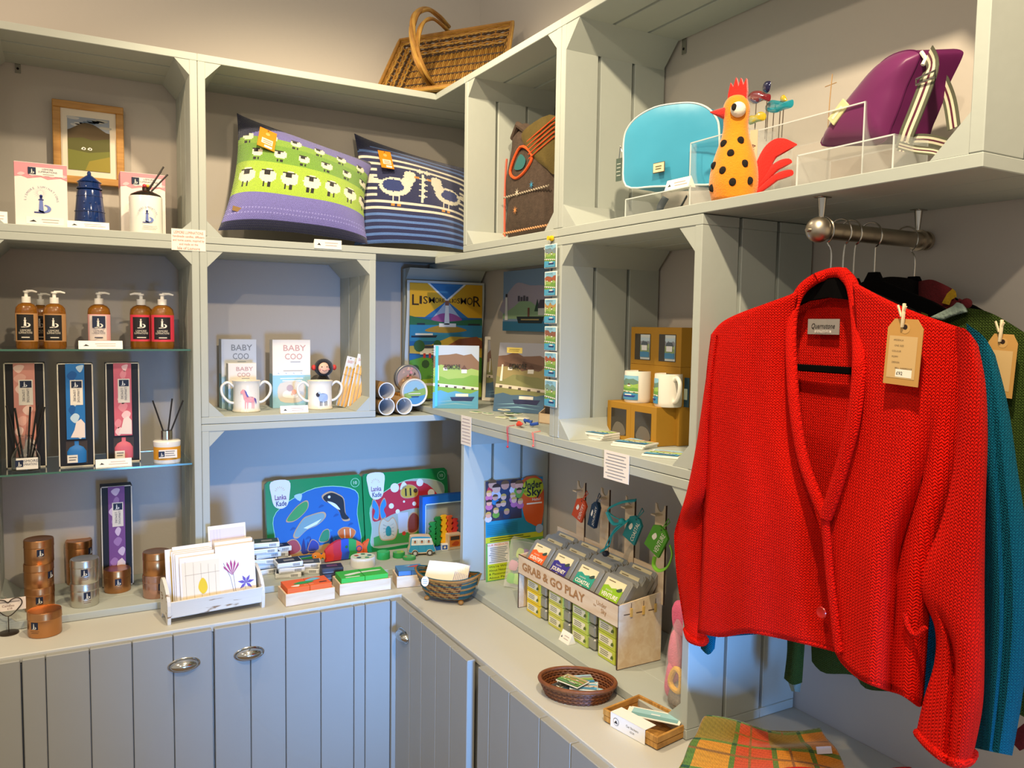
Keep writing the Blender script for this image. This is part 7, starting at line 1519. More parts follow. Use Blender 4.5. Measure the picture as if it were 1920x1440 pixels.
# flat tins in the tray
def flat_tin(label, x, y, z, c, word, lean=.62, lab=True):
    q = TD @ Vector((x, y, z)); t = thing('game_tin', label, 'game tin', q, ang, 'hinged game tins in the plywood display'); t.rotation_euler = (Matrix.Rotation(ang, 4, 'Z') @ Matrix.Rotation(-lean, 4, 'X')).to_euler()
    w_, h_, d_ = W*.235, .100, .016
    b = MB(); b.ext([(w_/2+(px)*w_/2, (h_/2)+(pz)*h_/2) for px, pz in [(-1, -.86), (-.86, -1), (.86, -1), (1, -.86), (1, .86), (.86, 1), (-.86, 1), (-1, .86)]], 0, d_, 'pewter'); b.ext([(w_/2+(px)*w_*.46, (h_/2)+(pz)*h_*.46) for px, pz in [(-1, -.86), (-.86, -1), (.86, -1), (1, -.86), (1, .86), (.86, 1), (-.86, 1), (-1, .86)]], -.002, 0, 'pewter'); b.build('tin_body', t)
    b = MB(); y_ = -.0026; b.rect(w_*.16, w_*.84, h_*.12, h_*.88, y_, '#e9dcb0'); b.flat([(w_*.16, h_*.12), (w_*.84, h_*.12), (w_*.84, h_*.66), (w_*.72, h_*.60), (w_*.6, h_*.66), (w_*.45, h_*.61), (w_*.3, h_*.67), (w_*.16, h_*.62)], y_-E_, c)
    b.txt(word, h_*.115, w_*.5, h_*.40, y_-2*E_, '#f2ead8', w=w_*.58, bold=.03); b.txt('Grab & Go', h_*.05, w_*.42, h_*.53, y_-2*E_, '#f2ead8'); b.flat(blob([(w_*.62, h_*.62), (w_*.76, h_*.72), (w_*.80, h_*.64), (w_*.7, h_*.58)], 4), y_-2*E_, '#3a4a3a'); b.flat(blob([(w_*.34, h_*.20), (w_*.48, h_*.30), (w_*.62, h_*.24), (w_*.5, h_*.16)], 4), y_-2*E_, '#f2ead8')
    b.lines(w_*.22, w_*.5, h_*.78, h_*.84, 1, y_-2*E_, '#7a6a4a', .4); b.build('lid_print', t)
NMC = ('orange', 'purple', 'teal', 'lime green'); CC = ('#e8621c', '#3a2f88', '#2f9a82', '#8fb81c'); WD = ('IDENTIFY', 'JOURNEY', 'COASTAL', 'VENTURE')
for r_, rl in ((2, 'back row'), (1, 'middle row'), (0, 'front row')):
    for j in range(3 if r_ < 2 else 2):
        for i in range(4): flat_tin('grey hinged tin with %s %s label, %s, %s in its group' % (NMC[i], WD[i], rl, ('foremost', 'second', 'rearmost')[j]), .004+W*.245*i+ .002*r_, .022+.043*r_+.0+.0145*j*.0+.0, hS+.002, CC[i], WD[i]) if 0 else None
for r_, rl in ((0, 'front'), (1, 'middle'), (2, 'back')):
    for j in range(2 if r_ < 2 else 1):
        for i in range(4):
            flat_tin('grey hinged tin with %s %s label, %s row%s' % (NMC[i], WD[i], rl, '' if r_ == 2 else (', front one', ', rear one')[j]), .005+W*.242*i, .006+.044*r_+.020*j, hS+.026+.012*r_, CC[i], WD[i])
# sleeved tins under the shelf
SLC = ('#e6c62c', '#cfcc58', '#bccb58', '#c3cc48')
for i in range(4):
    for j in range(3):
        hB = (hS-.006)/3; q = TD @ Vector((W*(.085+.245*i)-.004, .012, .0005+hB*j)); t = thing('sleeved_tin', 'small grey tin in yellow-green paper sleeve, %s column from the left, %s' % (('first', 'second', 'third', 'fourth')[i], ('bottom', 'middle', 'top')[j]), 'game tin', q, ang, 'sleeved tins under the display shelf')
        w_ = W*.16; b = MB(); b.box(w_*.0, w_*(1.22 if i < 3 else .9), .004, .034, .001, hB-.002, 'pewter', .005); b.build('tin_body', t)
        b = MB(); b.box(-.004, w_*.86, 0, .036, .0005, hB-.0012, SLC[i]); y_ = -.0006; b.rect(0, w_*.72, hB*.22, hB*.80, y_, '#efe8c8'); b.lines(.004, w_*.56, hB*.3, hB*.74, 3, y_-E_, '#6a6a5a', .35); b.flat(blob([(w_*.64, hB*.3), (w_*.78, hB*.4), (w_*.74, hB*.6), (w_*.66, hB*.5)], 3), y_-E_, '#5a6a2a'); b.build('paper_sleeve', t)
# hanging tags
def hang_tag(label, px, py, w_, h_, rot, c, word, depth=.10, n=3, strapc=None):
    n_ = Vector((math.sin(ang), -math.cos(ang), 0)); org = TD @ Vector((0, depth, 0)); d = _ray(px, py); kk = (org-CAM_POS).dot(n_)/d.dot(n_); P = CAM_POS+d*kk
    t = thing('hanging_tag', label, 'activity tag', P, 0); t.rotation_euler = (Matrix.Rotation(ang+.15, 4, 'Z') @ Matrix.Rotation(rot, 4, 'Y')).to_euler()
    o = [(-w_/2, -h_*.2), (-w_*.12, h_/2), (w_*.12, h_/2), (w_/2, h_*.2), (w_/2, -h_/2), (-w_/2, -h_/2)]; o = [(-w_/2, -h_/2), (w_/2, -h_/2), (w_/2, h_*.34), (w_*.2, h_/2), (-w_*.2, h_/2), (-w_/2, h_*.34)]
    for i in range(n): b = MB(); b.ext(o, .003*i, .003*i+.0018, c); b.build('card_leaf', t)
    b = MB(); b.txt(word, w_*.22, -w_*.05, -h_*.16, -.0008, '#f0ead8', w=h_*.80, rot=0) if w_ > h_*.95 else b.txt(word, w_*.24, w_*.22, -h_*.02, -.0008, '#f0ead8', w=h_*.78, rot=PI/2)
    b.flat(blob([(-w_*.30, -.002), (-w_*.20, h_*.18), (-w_*.05, h_*.10), (-w_*.12, -h_*.08)], 4), -.0008, '#f0ead8'); b.disc(0, h_*.43, .0025, -.0008, '#2a2a2a', 8); b.build('print', t)
    b = MB(); b.tube([(0, 0, h_*.43), (.006, .01, h_*.43+.030), (-.004, .012, h_*.43+.034), (0, 0, h_*.43)], .0014, c if not strapc else strapc, 5); b.build('cord', t); return t, P
hang_tag('orange IDENTIFY hanging tag booklet on the first peg', 1086, 955, .047, .070, .38, '#c8481c', 'IDENTIFY')
hang_tag('dark blue hanging tag booklet seen nearly edge-on on the second peg', 1112, 965, .030, .080, .25, '#17344e', 'JOURNEY', n=5)
tt, Pt = hang_tag('teal COASTAL hanging tag booklet on the third peg', 1186, 992, .050, .078, .42, '#1a7a80', 'COASTAL')
hang_tag('green VENTURE hanging tag booklet on the fourth peg', 1231, 1012, .058, .078, .50, '#4f9420', 'VENTURE', .07)
def pd(px, py, depth): n_ = Vector((math.sin(ang), -math.cos(ang), 0)); org = TD @ Vector((0, depth, 0)); d = _ray(px, py); return CAM_POS + d*((org-CAM_POS).dot(n_)/d.dot(n_))
b = MB(); b0 = pd(1160, 970, .09)
for pts in ([(1192, 938), (1165, 942), (1140, 955), (1150, 968), (1172, 978)], [(1172, 978), (1155, 990), (1142, 1010), (1130, 1038)], [(1172, 978), (1150, 982), (1138, 960)], [(1178, 975), (1150, 1000), (1142, 1022), (1126, 1034)]): b.tube([Vector(v) for v in curve([tuple(pd(x, y_, .085)-b0) for x, y_ in pts], 5)], .0055, '#1f98a0', 7, flat=.35)
b.ball(pd(1166, 978, .085)-b0, .010, '#1f98a0', 10, 8); tag(b.build('teal_lanyard', None, b0), 'knotted teal ribbon lanyard hanging from the third peg', 'lanyard')
b = MB(); b0 = pd(1240, 1050, .06); b.tube([Vector(v) for v in curve([tuple(pd(x, y_, .06)-b0) for x, y_ in ((1256, 1022), (1260, 1040), (1252, 1062), (1236, 1070), (1226, 1060), (1228, 1044))], 6)], .0055, '#78b82a', 7, flat=.5); tag(b.build('green_strap', None, b0), 'lime green looped strap below the VENTURE tag', 'strap')
b = MB(); b0 = pd(1136, 1038, .07); b.ball((0, 0, 0), (.012, .008, .009), '#1c1a1c', 10, 8); tag(b.build('cord_stopper', None, b0), 'black cord stopper at the end of the teal lanyard', 'cord stopper')
# price card on the floor of the crate
p = onZ(1054, 1205, FZ); price_card('white folded price card in front of the display', (p.x+.004, p.y, FZ), ang, .052, .030, None, .5)
# bagged knitted toys at the right end
mat('pink_knit', '#e86a8a', .9, noise=.2, nscale=60, bump=.7, bscale=250); mat('yellow_knit', '#eab01c', .9, noise=.25, nscale=60, bump=.9, bscale=150); mat('tweed', '#8a7a66', .95, noise=.6, nscale=140, bump=.6)
p = onZ(1262, 1300, FZ)
yb_ = B0.y-.050; t = thing('bagged_toys', 'clear bag of pink and yellow knitted toys at the right end of the crate', 'bagged toy', (-.305, -1.735, FZ), RB)
b = MB(); b.T = Matrix.Translation((-.012, .0, .0)); puff(b, blob([(-.022, .10), (.010, .09), (.016, .16), (.002, .20), (-.016, .18)], 5), .018, .018, 'pink_knit'); puff(b, blob([(-.030, .03), (-.005, .02), (.005, .11), (-.015, .12)], 4), .02, .02, 'pink_knit'); b.build('pink_figure', t)
b = MB(); b.tube([(x, -.018, z) for x, z in blob([(-.012, .07), (.004, .105), (.026, .10), (.024, .06), (.002, .055)], 5)], .007, 'yellow_knit', 8, closed=True); b.build('yellow_figure', t)
b = MB(); puff(b, blob([(-.026, .0), (.036, .0), (.036, .06), (.0, .07), (-.026, .045)], 4), .022, .022, 'tweed'); b.build('tweed_base', t)
b = MB(); puff(b, blob([(-.038, .0), (.042, .0), (.046, .10), (.024, .22), (-.004, .24), (-.034, .14)], 5), .030, .028, 'cello'); b.build('clear_bag', t)
b = MB(); b.T = Matrix.Translation((0, 0, .20)); puff(b, blob([(-.020, -.01), (.022, -.01), (.040, .045), (.0, .070), (-.030, .050)], 5), .014, .014, 'pink_knit'); b.build('pink_cuff', t)

# ------------------------------------------------------------------ hanging rail
RY = -2.120; RZ = 1.842
t = thing('clothes_rail', 'brushed steel rail with ball end hung under the overhanging crate', 'clothes rail', (-.335, RY, RZ))
b = MB(); b.cyl((.0, 0, 0), (.325, 0, 0), .0165, 'brushed_steel', 24); b.build('rail', t)
b = MB(); b.ball((0, 0, 0), .0245, 'brushed_steel', 24, 16); b.cyl((-.034, 0, -.003), (-.020, 0, -.002), .0035, 'wire_steel', 10); b.build('ball_end', t)
b = MB(); b.cyl((.300, 0, 0), (.308, 0, 0), .022, 'brushed_steel', 24); b.cyl((.322, 0, 0), (.330, 0, 0), .020, 'brushed_steel', 24); b.build('wall_flange', t)
for x in (.006, .300):
    b = MB(); b.cyl((x, 0, .020), (x, 0, .060), .0045, 'wire_steel', 12, r1=.0085); b.box(x-.016, x+.016, -.010, .010, .0605, .0632, 'wire_steel', .001); b.build('hanger_bracket', t)
# ------------------------------------------------------------------ knitted garments
vcol_mat('knit_red', .95, .9, 170, 190, 0, .1, base='#c81408'); vcol_mat('knit_teal', .95, .8, 190, 210, 0, .1, base='#0a566c'); vcol_mat('knit_green', .95, .9, 190, 210, 0, .1, base='#38481c')
mat('knit_dark', '#0c0a09', 1, spec=.1, noise=.3, nscale=80, bump=.6, bscale=260); mat('knit_wine', '#5a1016', .95, noise=.25, nscale=80, bump=.6, bscale=260); mat('knit_mustard', '#b08a18', .95, noise=.25, nscale=80, bump=.6, bscale=260)
mat('felt_hanger', '#0a0909', 1, noise=.1, spec=.05)
def resamp(pts, n, sm=True):
    P = curve(pts, 8) if sm and len(pts) > 2 else [tuple(p) for p in pts]
    L = [0]
    for i in range(1, len(P)): L.append(L[-1] + math.dist(P[i], P[i-1]))
    out = []; j = 0
    for k in range(n+1):
        s_ = L[-1]*k/n
        while j < len(L)-2 and L[j+1] < s_: j += 1
        f = (s_-L[j])/max(1e-9, L[j+1]-L[j]); out.append((P[j][0]+(P[j+1][0]-P[j][0])*f, P[j][1]+(P[j+1][1]-P[j][1])*f))
    return out
def coons(top, bot, left, right, nu, nv):
    """grid of photo points: rows from top to bottom"""
    T, Bq, L, Rr = resamp(top, nu), resamp(bot, nu), resamp(left, nv), resamp(right, nv); G = []
    for j in range(nv+1):
        v = j/nv; row = []
        for i in range(nu+1):
            u = i/nu; r = []
            for c in (0, 1):
                r.append((1-v)*T[i][c] + v*Bq[i][c] + (1-u)*L[j][c] + u*Rr[j][c] - ((1-u)*(1-v)*T[0][c] + u*(1-v)*T[nu][c] + (1-u)*v*Bq[0][c] + u*v*Bq[nu][c]))
            row.append(r)
        G.append(row)
    return G
def sheet(parent, name, G, depth, m, org, back=None, rib=0, su=1, thick=0):
    """knitted panel through the photo outline G at real depth x = depth(u, v); back = second depth function closes it into a tube"""
    nv = len(G)-1; nu = len(G[0])-1; b = MB(); fns = [depth] + ([back] if back else [])
    for side, fn in enumerate(fns):
        vs = []
        for j in range(nv+1):
            for i in range(nu+1):
                u, v = i/nu, j/nv; p = onB(G[j][i][0], G[j][i][1], depth(u, v)); 
                if side: p = onB(G[j][i][0], G[j][i][1], fn(u, v))
                vs.append(p - org)
        k = len(b.v); f = [(j*(nu+1)+i, (j+1)*(nu+1)+i, (j+1)*(nu+1)+i+1, j*(nu+1)+i+1) for j in range(nv) for i in range(nu)]
        b.add(vs, [t_ if not side else t_[::-1] for t_ in f], m, True)
    b.uv = [(v.y*-1 + v.x*.6, v.z) for v in b.v]
    o = b.build(name, parent)
    if not back: md = o.modifiers.new('thickness', 'SOLIDIFY'); md.thickness = .006; md.offset = 1
    return o
def hanger(label, x, hookpx, apex_z, wid=.40, bar=True, tilt=0):
    q = onB(hookpx, 512, x); z0 = apex_z; t = thing('hanger', label, 'coat hanger', (x, q.y, z0), RB+tilt, 'black felt hangers with steel hooks')
    rz = RZ + .0175 - z0
    dy = (q.y - RY)                                 # local x of the rail centre
    b = MB(); pts = [(0, 0, 0), (0, 0, rz*.42)]; r = .027; cx = dy; cz = RZ - z0 - .006
    a0 = -1.05
    for k in range(15):
        a = a0 + (PI*.5+1.05+1.0)*k/14*1.0; pts.append((cx + r*math.cos(a), 0, cz + .004 + r*math.sin(a)*1.0))
    b.tube([Vector(p) for p in curve(pts, 3)], .0016, 'wire_steel', 8); b.build('hook', t)
    b = MB(); o = [(-.010, .006), (.010, .006), (.020, -.012), (.06, -.028), (wid*.32, -.055), (wid*.5, -.095), (wid*.5, -.112), (wid*.46, -.112), (wid*.30, -.078), (.05, -.052), (0, -.046), (-.05, -.052), (-wid*.30, -.078), (-wid*.46, -.112), (-wid*.5, -.112), (-wid*.5, -.095), (-wid*.32, -.055), (-.06, -.028), (-.020, -.012)]
    b.ext(o, -.005, .005, 'felt_hanger'); b.build('shoulder', t)
    if bar: b = MB(); b.box(-wid*.47, wid*.47, -.004, .004, -.190, -.176, 'felt_hanger', .002); b.box(-wid*.47, -wid*.44, -.004, .004, -.18, -.10, 'felt_hanger'); b.box(wid*.44, wid*.47, -.004, .004, -.18, -.10, 'felt_hanger'); b.build('trouser_bar', t)
    return t
XR = -.325
hz_ = onB(1557, 512, XR).z
hanger('black hanger under the red cardigan, nearest the rail ball', XR, 1557, hz_)
hanger('black hanger second from the rail ball, holding the teal jumper', -.275, 1580, onB(1580, 520, -.275).z-.006)
hanger('black hanger third from the rail ball', -.245, 1600, onB(1600, 518, -.245).z-.010)
hanger('black hanger fourth from the rail ball, black shoulders showing', -.185, 1639, onB(1639, 516, -.185).z)
hanger('black hanger at the wall end of the rail', -.072, 1714, onB(1714, 524, -.072).z)

def knitbulge(base, amp, fu=3, fv=0, fa=.004): return lambda u, v: base - amp*math.sin(PI*min(1, max(0, u)))**.6 - fa*math.sin(fu*PI*u + fv*v)*min(1, v*1.6)
# --- far to near
gz = onB(1700, 560, -.12)
t = thing('jumper', 'dark jumper with wine red and mustard bands at the wall end of the rail', 'jumper', gz); o = t.location.copy()
G = coons([(1640, 526), (1665, 519), (1700, 521), (1722, 528)], [(1640, 640), (1722, 640)], [(1640, 526), (1640, 640)], [(1722, 528), (1722, 640)], 14, 10); sheet(t, 'body', G, knitbulge(-.085, .03), 'knit_dark', o, back=lambda u, v: -.055)
G = coons([(1722, 528), (1745, 524), (1765, 531), (1785, 541)], [(1722, 640), (1790, 640)], [(1722, 528), (1722, 640)], [(1785, 541), (1800, 600), (1790, 640)], 10, 8); sheet(t, 'wine_shoulder', G, knitbulge(-.085, .025), 'knit_wine', o, back=lambda u, v: -.055)
b = MB(); b.add([onB(*p, -.118)-o for p in ((1766, 568), (1776, 550), (1786, 541), (1792, 546), (1794, 556), (1784, 562), (1780, 572))], [tuple(range(7))], 'knit_mustard'); b.build('mustard_band', t)
G = coons([(1786, 560), (1800, 566)], [(1780, 582), (1800, 582)], [(1786, 560), (1780, 582)], [(1800, 566), (1800, 582)], 3, 3); sheet(t, 'wine_cuff', G, lambda u, v: -.113, 'knit_wine', o, back=lambda u, v: -.09)
b = MB(); b.ball(onB(1812, 569, -.11)-o, .010, 'knit_wine', 12, 8); b.tube([onB(1798, 562, -.11)-o, onB(1812, 569, -.11)-o], .003, 'knit_wine', 6); b.build('pompom', t)
b = MB()
for px, py, c in ((1660, 556, 'knit_mustard'), (1672, 562, 'knit_wine'), (1686, 566, '#5a4a6a'), (1738, 586, '#8a7a30')): b.ball(onB(px, py, -.122)-o, (.004, .012, .010), c, 10, 6)
b.build('coloured_motifs', t)
t = thing('jumper', 'moss green tweedy jumper between the teal one and the wall', 'jumper', onB(1850, 700, -.19)); o = t.location.copy()
G = coons([(1740, 590), (1800, 578), (1850, 584), (1900, 610), (1960, 650)], [(1760, 1250), (1980, 1380)], [(1740, 590), (1745, 900), (1760, 1250)], [(1960, 650), (1985, 1000), (1980, 1380)], 26, 34); sheet(t, 'body', G, knitbulge(-.180, .02, 7, 1), 'knit_green', o, back=lambda u, v: -.150)
G = coons([(1520, 1180), (1600, 1190), (1720, 1230), (1860, 1290)], [(1522, 1240), (1545, 1262), (1600, 1266), (1625, 1292), (1700, 1302), (1860, 1350)], [(1520, 1180), (1522, 1240)], [(1860, 1290), (1860, 1350)], 30, 5); sheet(t, 'hem', G, lambda u, v: -.178-.006*math.sin(14*u), 'knit_green', o, back=lambda u, v: -.150)
G = coons([(1474, 1150), (1512, 1160)], [(1470, 1272), (1486, 1284), (1504, 1280)], [(1474, 1150), (1476, 1215), (1470, 1272)], [(1512, 1160), (1508, 1220), (1504, 1280)], 8, 12); sheet(t, 'sleeve', G, knitbulge(-.170, .03, 2), 'knit_green', o, back=lambda u, v: -.15+.015*math.sin(PI*u))
mat('grey_rib', '#7a8a80', .95, noise=.2, bump=.6)
G = coons([(1478, 1280), (1502, 1280)], [(1484, 1296), (1500, 1298)], [(1478, 1280), (1484, 1296)], [(1502, 1280), (1500, 1298)], 5, 3); sheet(t, 'cuff', G, knitbulge(-.172, .02, 2), 'grey_rib', o, back=lambda u, v: -.155+.01*math.sin(PI*u))
G = coons([(1745, 596), (1790, 574), (1800, 566), (1812, 578)], [(1770, 600), (1790, 592), (1815, 585)], [(1745, 596), (1770, 600)], [(1812, 578), (1815, 585)], 8, 3); sheet(t, 'grey_collar', G, lambda u, v: -.205, 'grey_rib', o)
t = thing('jumper', 'teal blue knitted jumper directly behind the red cardigan', 'jumper', onB(1700, 900, -.27)); o = t.location.copy()
G = coons([(1400, 625), (1520, 600), (1640, 590), (1760, 610), (1810, 620), (1838, 636)], [(1345, 1195), (1480, 1190), (1620, 1225), (1760, 1330)], [(1400, 625), (1350, 700), (1340, 950), (1345, 1195)], [(1838, 636), (1850, 800), (1850, 1000), (1800, 1200), (1760, 1330)], 40, 40); sheet(t, 'body', G, knitbulge(-.268, .02, 6, 1), 'knit_teal', o, back=lambda u, v: -.245)
G = coons([(1812, 606), (1845, 632), (1866, 665)], [(1826, 1402), (1862, 1410), (1898, 1417)], [(1812, 606), (1820, 800), (1828, 1000), (1835, 1200), (1826, 1402)], [(1866, 665), (1890, 760), (1908, 880), (1926, 1010), (1932, 1150), (1918, 1300), (1898, 1417)], 20, 50)
sheet(t, 'sleeve', G, lambda u, v: -.285 - .035*math.sin(PI*u)**.7 + .012*math.exp(-((u-.52)/.07)**2)*min(1, v*2), 'knit_teal', o, back=lambda u, v: -.26+.02*math.sin(PI*u))
G = coons([(1310, 1160), (1345, 1170)], [(1314, 1216), (1328, 1228), (1340, 1216)], [(1310, 1160), (1314, 1216)], [(1345, 1170), (1340, 1216)], 6, 6); sheet(t, 'left_cuff', G, lambda u, v: -.368-.01*math.sin(PI*u), 'knit_teal', o, back=lambda u, v: -.355)
b = MB(); b.T = Matrix.Identity(4); b.add([onB(*p, -.10)-onB(1910, 1380, -.10) for p in ((1900, 1395), (1903, 1370), (1925, 1352), (1925, 1402), (1912, 1408))], [tuple(range(5))], 'knit_wine'); b.add([onB(*p, -.11)-onB(1910, 1380, -.10) for p in ((1900, 1395), (1903, 1370), (1925, 1352), (1925, 1402), (1912, 1408))], [tuple(range(5))], 'knit_wine'); tag(b.build('garment_cuff', None, onB(1910, 1380, -.10)), 'scrap of wine red cuff at the right edge of the photo below the teal sleeve', 'garment')
# --- red cardigan
t = thing('cardigan', 'large red knitted V-neck cardigan on a hanger at the front of the rail', 'cardigan', onB(1560, 800, -.38)); o = t.location.copy()
G = coons([(1345, 632), (1440, 574), (1500, 548), (1590, 540), (1650, 556), (1720, 590), (1795, 622)], [(1330, 1185), (1440, 1178), (1560, 1200), (1640, 1255), (1715, 1300)], [(1345, 632), (1330, 760), (1325, 1000), (1330, 1185)], [(1795, 622), (1790, 800), (1745, 1000), (1715, 1300)], 36, 44)
sheet(t, 'back_panel', G, lambda u, v: -.305 - .01*math.sin(9*u)*v, 'knit_red', o, back=lambda u, v: -.297)
G = coons([(1338, 628), (1365, 600), (1430, 572), (1482, 552), (1492, 546)], [(1312, 1186), (1352, 1192), (1400, 1184), (1440, 1189), (1500, 1202), (1572, 1219)], [(1338, 628), (1328, 720), (1325, 860), (1324, 980), (1319, 1090), (1312, 1186)], [(1492, 546), (1484, 620), (1486, 720), (1502, 840), (1542, 962), (1550, 1060), (1562, 1150), (1572, 1219)], 34, 60)
def dl(u, v): return -.365 - .045*math.sin(PI*min(1, u*.9+.08))**.7 - .006*math.sin(5.5*PI*u+1.2*v)*v**.7 - .004*math.sin(9*v+3*u) + (.02*(1-v) if u < .1 else 0)*0 - .012*v
sheet(t, 'left_front', G, dl, 'knit_red', o)
G = coons([(1604, 530), (1645, 552), (1700, 578), (1752, 598), (1800, 616)], [(1568, 1216), (1583, 1240), (1616, 1270), (1660, 1288), (1692, 1298), (1724, 1322)], [(1604, 530), (1612, 640), (1608, 740), (1588, 850), (1549, 962), (1552, 1060), (1562, 1150), (1568, 1216)], [(1800, 616), (1798, 740), (1788, 880), (1760, 1000), (1742, 1090), (1736, 1170), (1730, 1250), (1724, 1322)], 40, 60)
def drf(u, v): return -.375 - .050*math.sin(PI*min(1, u*.85+.1))**.7 - (.020*math.exp(-((u-.50-.10*(1-v))/.10)**2) - .030*math.exp(-((u-.68-.1*(1-v))/.075)**2) + .016*math.exp(-((u-.88)/.07)**2))*min(1, max(0, v-.22)*2.2) - .008*v
sheet(t, 'right_front', G, drf, 'knit_red', o)
G = coons([(1336, 630), (1348, 628)], [(1284, 1180), (1292, 1200), (1318, 1208), (1328, 1190)], [(1336, 630), (1322, 720), (1306, 830), (1288, 920), (1268, 985), (1264, 1010), (1270, 1090), (1284, 1180)], [(1348, 628), (1334, 760), (1330, 860), (1327, 960), (1324, 1040), (1322, 1120), (1328, 1190)], 18, 56)
def dsl(u, v):
    crease = .035/(1+math.exp(-(v-.60-.10*(u-.2)*-1)*60))   # below the elbow fold the cloth drops back
    return -.372 - .040*math.sin(PI*u)**.6 + crease*(1 if v < .93 else 1-(v-.93)*8)
sheet(t, 'left_sleeve', G, dsl, 'knit_red', o, back=lambda u, v: min(-.362, -.366+.02*math.sin(PI*u)) if v > .15 else -.366)
G = coons([(1792, 614), (1812, 618), (1834, 646)], [(1718, 1372), (1745, 1402), (1782, 1430), (1815, 1430), (1826, 1412)], [(1792, 614), (1796, 720), (1790, 860), (1764, 980), (1730, 1060), (1726, 1110), (1752, 1175), (1752, 1240), (1732, 1310), (1718, 1372)], [(1834, 646), (1848, 720), (1852, 820), (1848, 950), (1846, 1100), (1846, 1250), (1842, 1330), (1826, 1412)], 26, 70)
def dsr(u, v):
    f = math.exp(-((u-(.30+.95*(v-.70)))/.07)**2)*min(1, max(0, v-.66)*9) if v > .64 else 0
    return -.405 - .060*math.sin(PI*u)**.6 - .012*math.sin(2.2*PI*u+3*v)*v + .030*f
sheet(t, 'right_sleeve', G, dsr, 'knit_red', o, back=lambda u, v: -.405+.045*math.sin(PI*u))
# ribbed hems and cuffs
def edge_rib(pts, dep, r, name, n=60, flat=.5):
    P = resamp(pts, n); b = MB(); 
    b.tube([onB(px, py, dep(i/n))-o for i, (px, py) in enumerate(P)], [r*(1+.10*(i % 2)) for i in range(n+1)], 'knit_red', 8, flat=None); b.uv = [(v.y*-1, v.z) for v in b.v]; return b.build(name, t)
edge_rib([(1314, 1184), (1352, 1190), (1400, 1183), (1440, 1188), (1500, 1201), (1572, 1219)], lambda s_: dl(s_, 1)-.001, .0048, 'hem_rib', 70)
edge_rib([(1570, 1217), (1583, 1241), (1616, 1270), (1660, 1288), (1692, 1298), (1724, 1320)], lambda s_: drf(s_, 1)-.001, .0052, 'hem_rib', 70)
edge_rib([(1720, 1374), (1745, 1402), (1782, 1428), (1814, 1428), (1826, 1412)], lambda s_: dsr(s_, 1), .0068, 'cuff_rib', 50)
edge_rib([(1286, 1180), (1294, 1199), (1318, 1206), (1328, 1192)], lambda s_: dsl(s_, 1), .0068, 'cuff_rib', 30)
b = MB(); P = [(1322, 1180), (1342, 1178), (1340, 1214), (1330, 1217), (1318, 1206)]; 
# collar and front band: a rolled rib from the left placket round the neck to the right placket
cp = [(1548, 968), (1530, 930), (1506, 860), (1492, 780), (1485, 700), (1483, 620), (1490, 570), (1506, 540), (1530, 522)]
xs_ = [-.428, -.430, -.428, -.424, -.416, -.402, -.385, -.36, -.34]
def roll(cp, xs_, r, name):
    P = resamp(cp, 60); b = MB(); 
    X = [xs_[min(len(xs_)-2, int(i/60*(len(xs_)-1)))]*(1-(i/60*(len(xs_)-1)-min(len(xs_)-2, int(i/60*(len(xs_)-1)))))+xs_[min(len(xs_)-2, int(i/60*(len(xs_)-1)))+1]*(i/60*(len(xs_)-1)-min(len(xs_)-2, int(i/60*(len(xs_)-1)))) for i in range(61)]
    b.tube([onB(px, py, X[i])-o for i, (px, py) in enumerate(P)], r, 'knit_red', 14); b.uv = [(v.y*-1*1.2, v.z) for v in b.v]; return b.build(name, t)
roll(cp, xs_, .0105, 'collar')
roll([(1530, 522), (1556, 513), (1578, 512), (1592, 522)], [-.34, -.325, -.325, -.34], .0105, 'collar_back')
roll([(1580, 512), (1598, 535), (1607, 590), (1611, 660), (1608, 730), (1598, 800), (1580, 870), (1562, 930), (1548, 970)], [-.33, -.36, -.395, -.420, -.428, -.432, -.434, -.436, -.436], .0115, 'collar')
roll([(1546, 962), (1551, 1020), (1556, 1080), (1563, 1140), (1570, 1200), (1574, 1222)], [-.436, -.432, -.430, -.430, -.430, -.430], .0075, 'button_band')
roll([(1696, 1150), (1704, 1178), (1718, 1190), (1736, 1176)], [-.438, -.440, -.440, -.436], .0042, 'pocket_edge')
b = MB(); q = onB(1541, 1148, -.436)-o; b.T = Matrix.Translation(q) @ Matrix.Rotation(RB, 4, 'Z') @ Matrix.Rotation(PI/2, 4, 'X'); mat('red_button', '#b5160e', .3, noise=.05, coat=.4); b.lathe([(0, 0), (.0095, 0), (.0105, .0015), (.0095, .003), (.006, .002), (0, .002)], 'red_button', 20); b.build('button', t)
# neck label inside the back
b = MB(); q0 = onB(1514, 626, -.318)-o; q1 = onB(1573, 628, -.318)-o; h_ = (onB(1544, 598, -.318)-onB(1544, 627, -.318)).z; w_ = q0.y-q1.y
b.T = Matrix.Translation((q0+q1)/2) @ Matrix.Rotation(RB, 4, 'Z'); b.box(-w_/2, w_/2, 0, .001, 0, h_, '#8f8a84'); b.txt('Quernstone', h_*.34, 0, h_*.56, -.0008, '#26221e', w=w_*.74, shear=.3); b.rect(-w_*.26, w_*.26, h_*.10, h_*.26, -.0006, '#d8d2ca'); b.txt('KNITWEAR', h_*.13, 0, h_*.18, -.0010, '#6a645e', w=w_*.44); o_ = b.build('neck_label', t); o_['label'] = 'grey satin woven neck label'
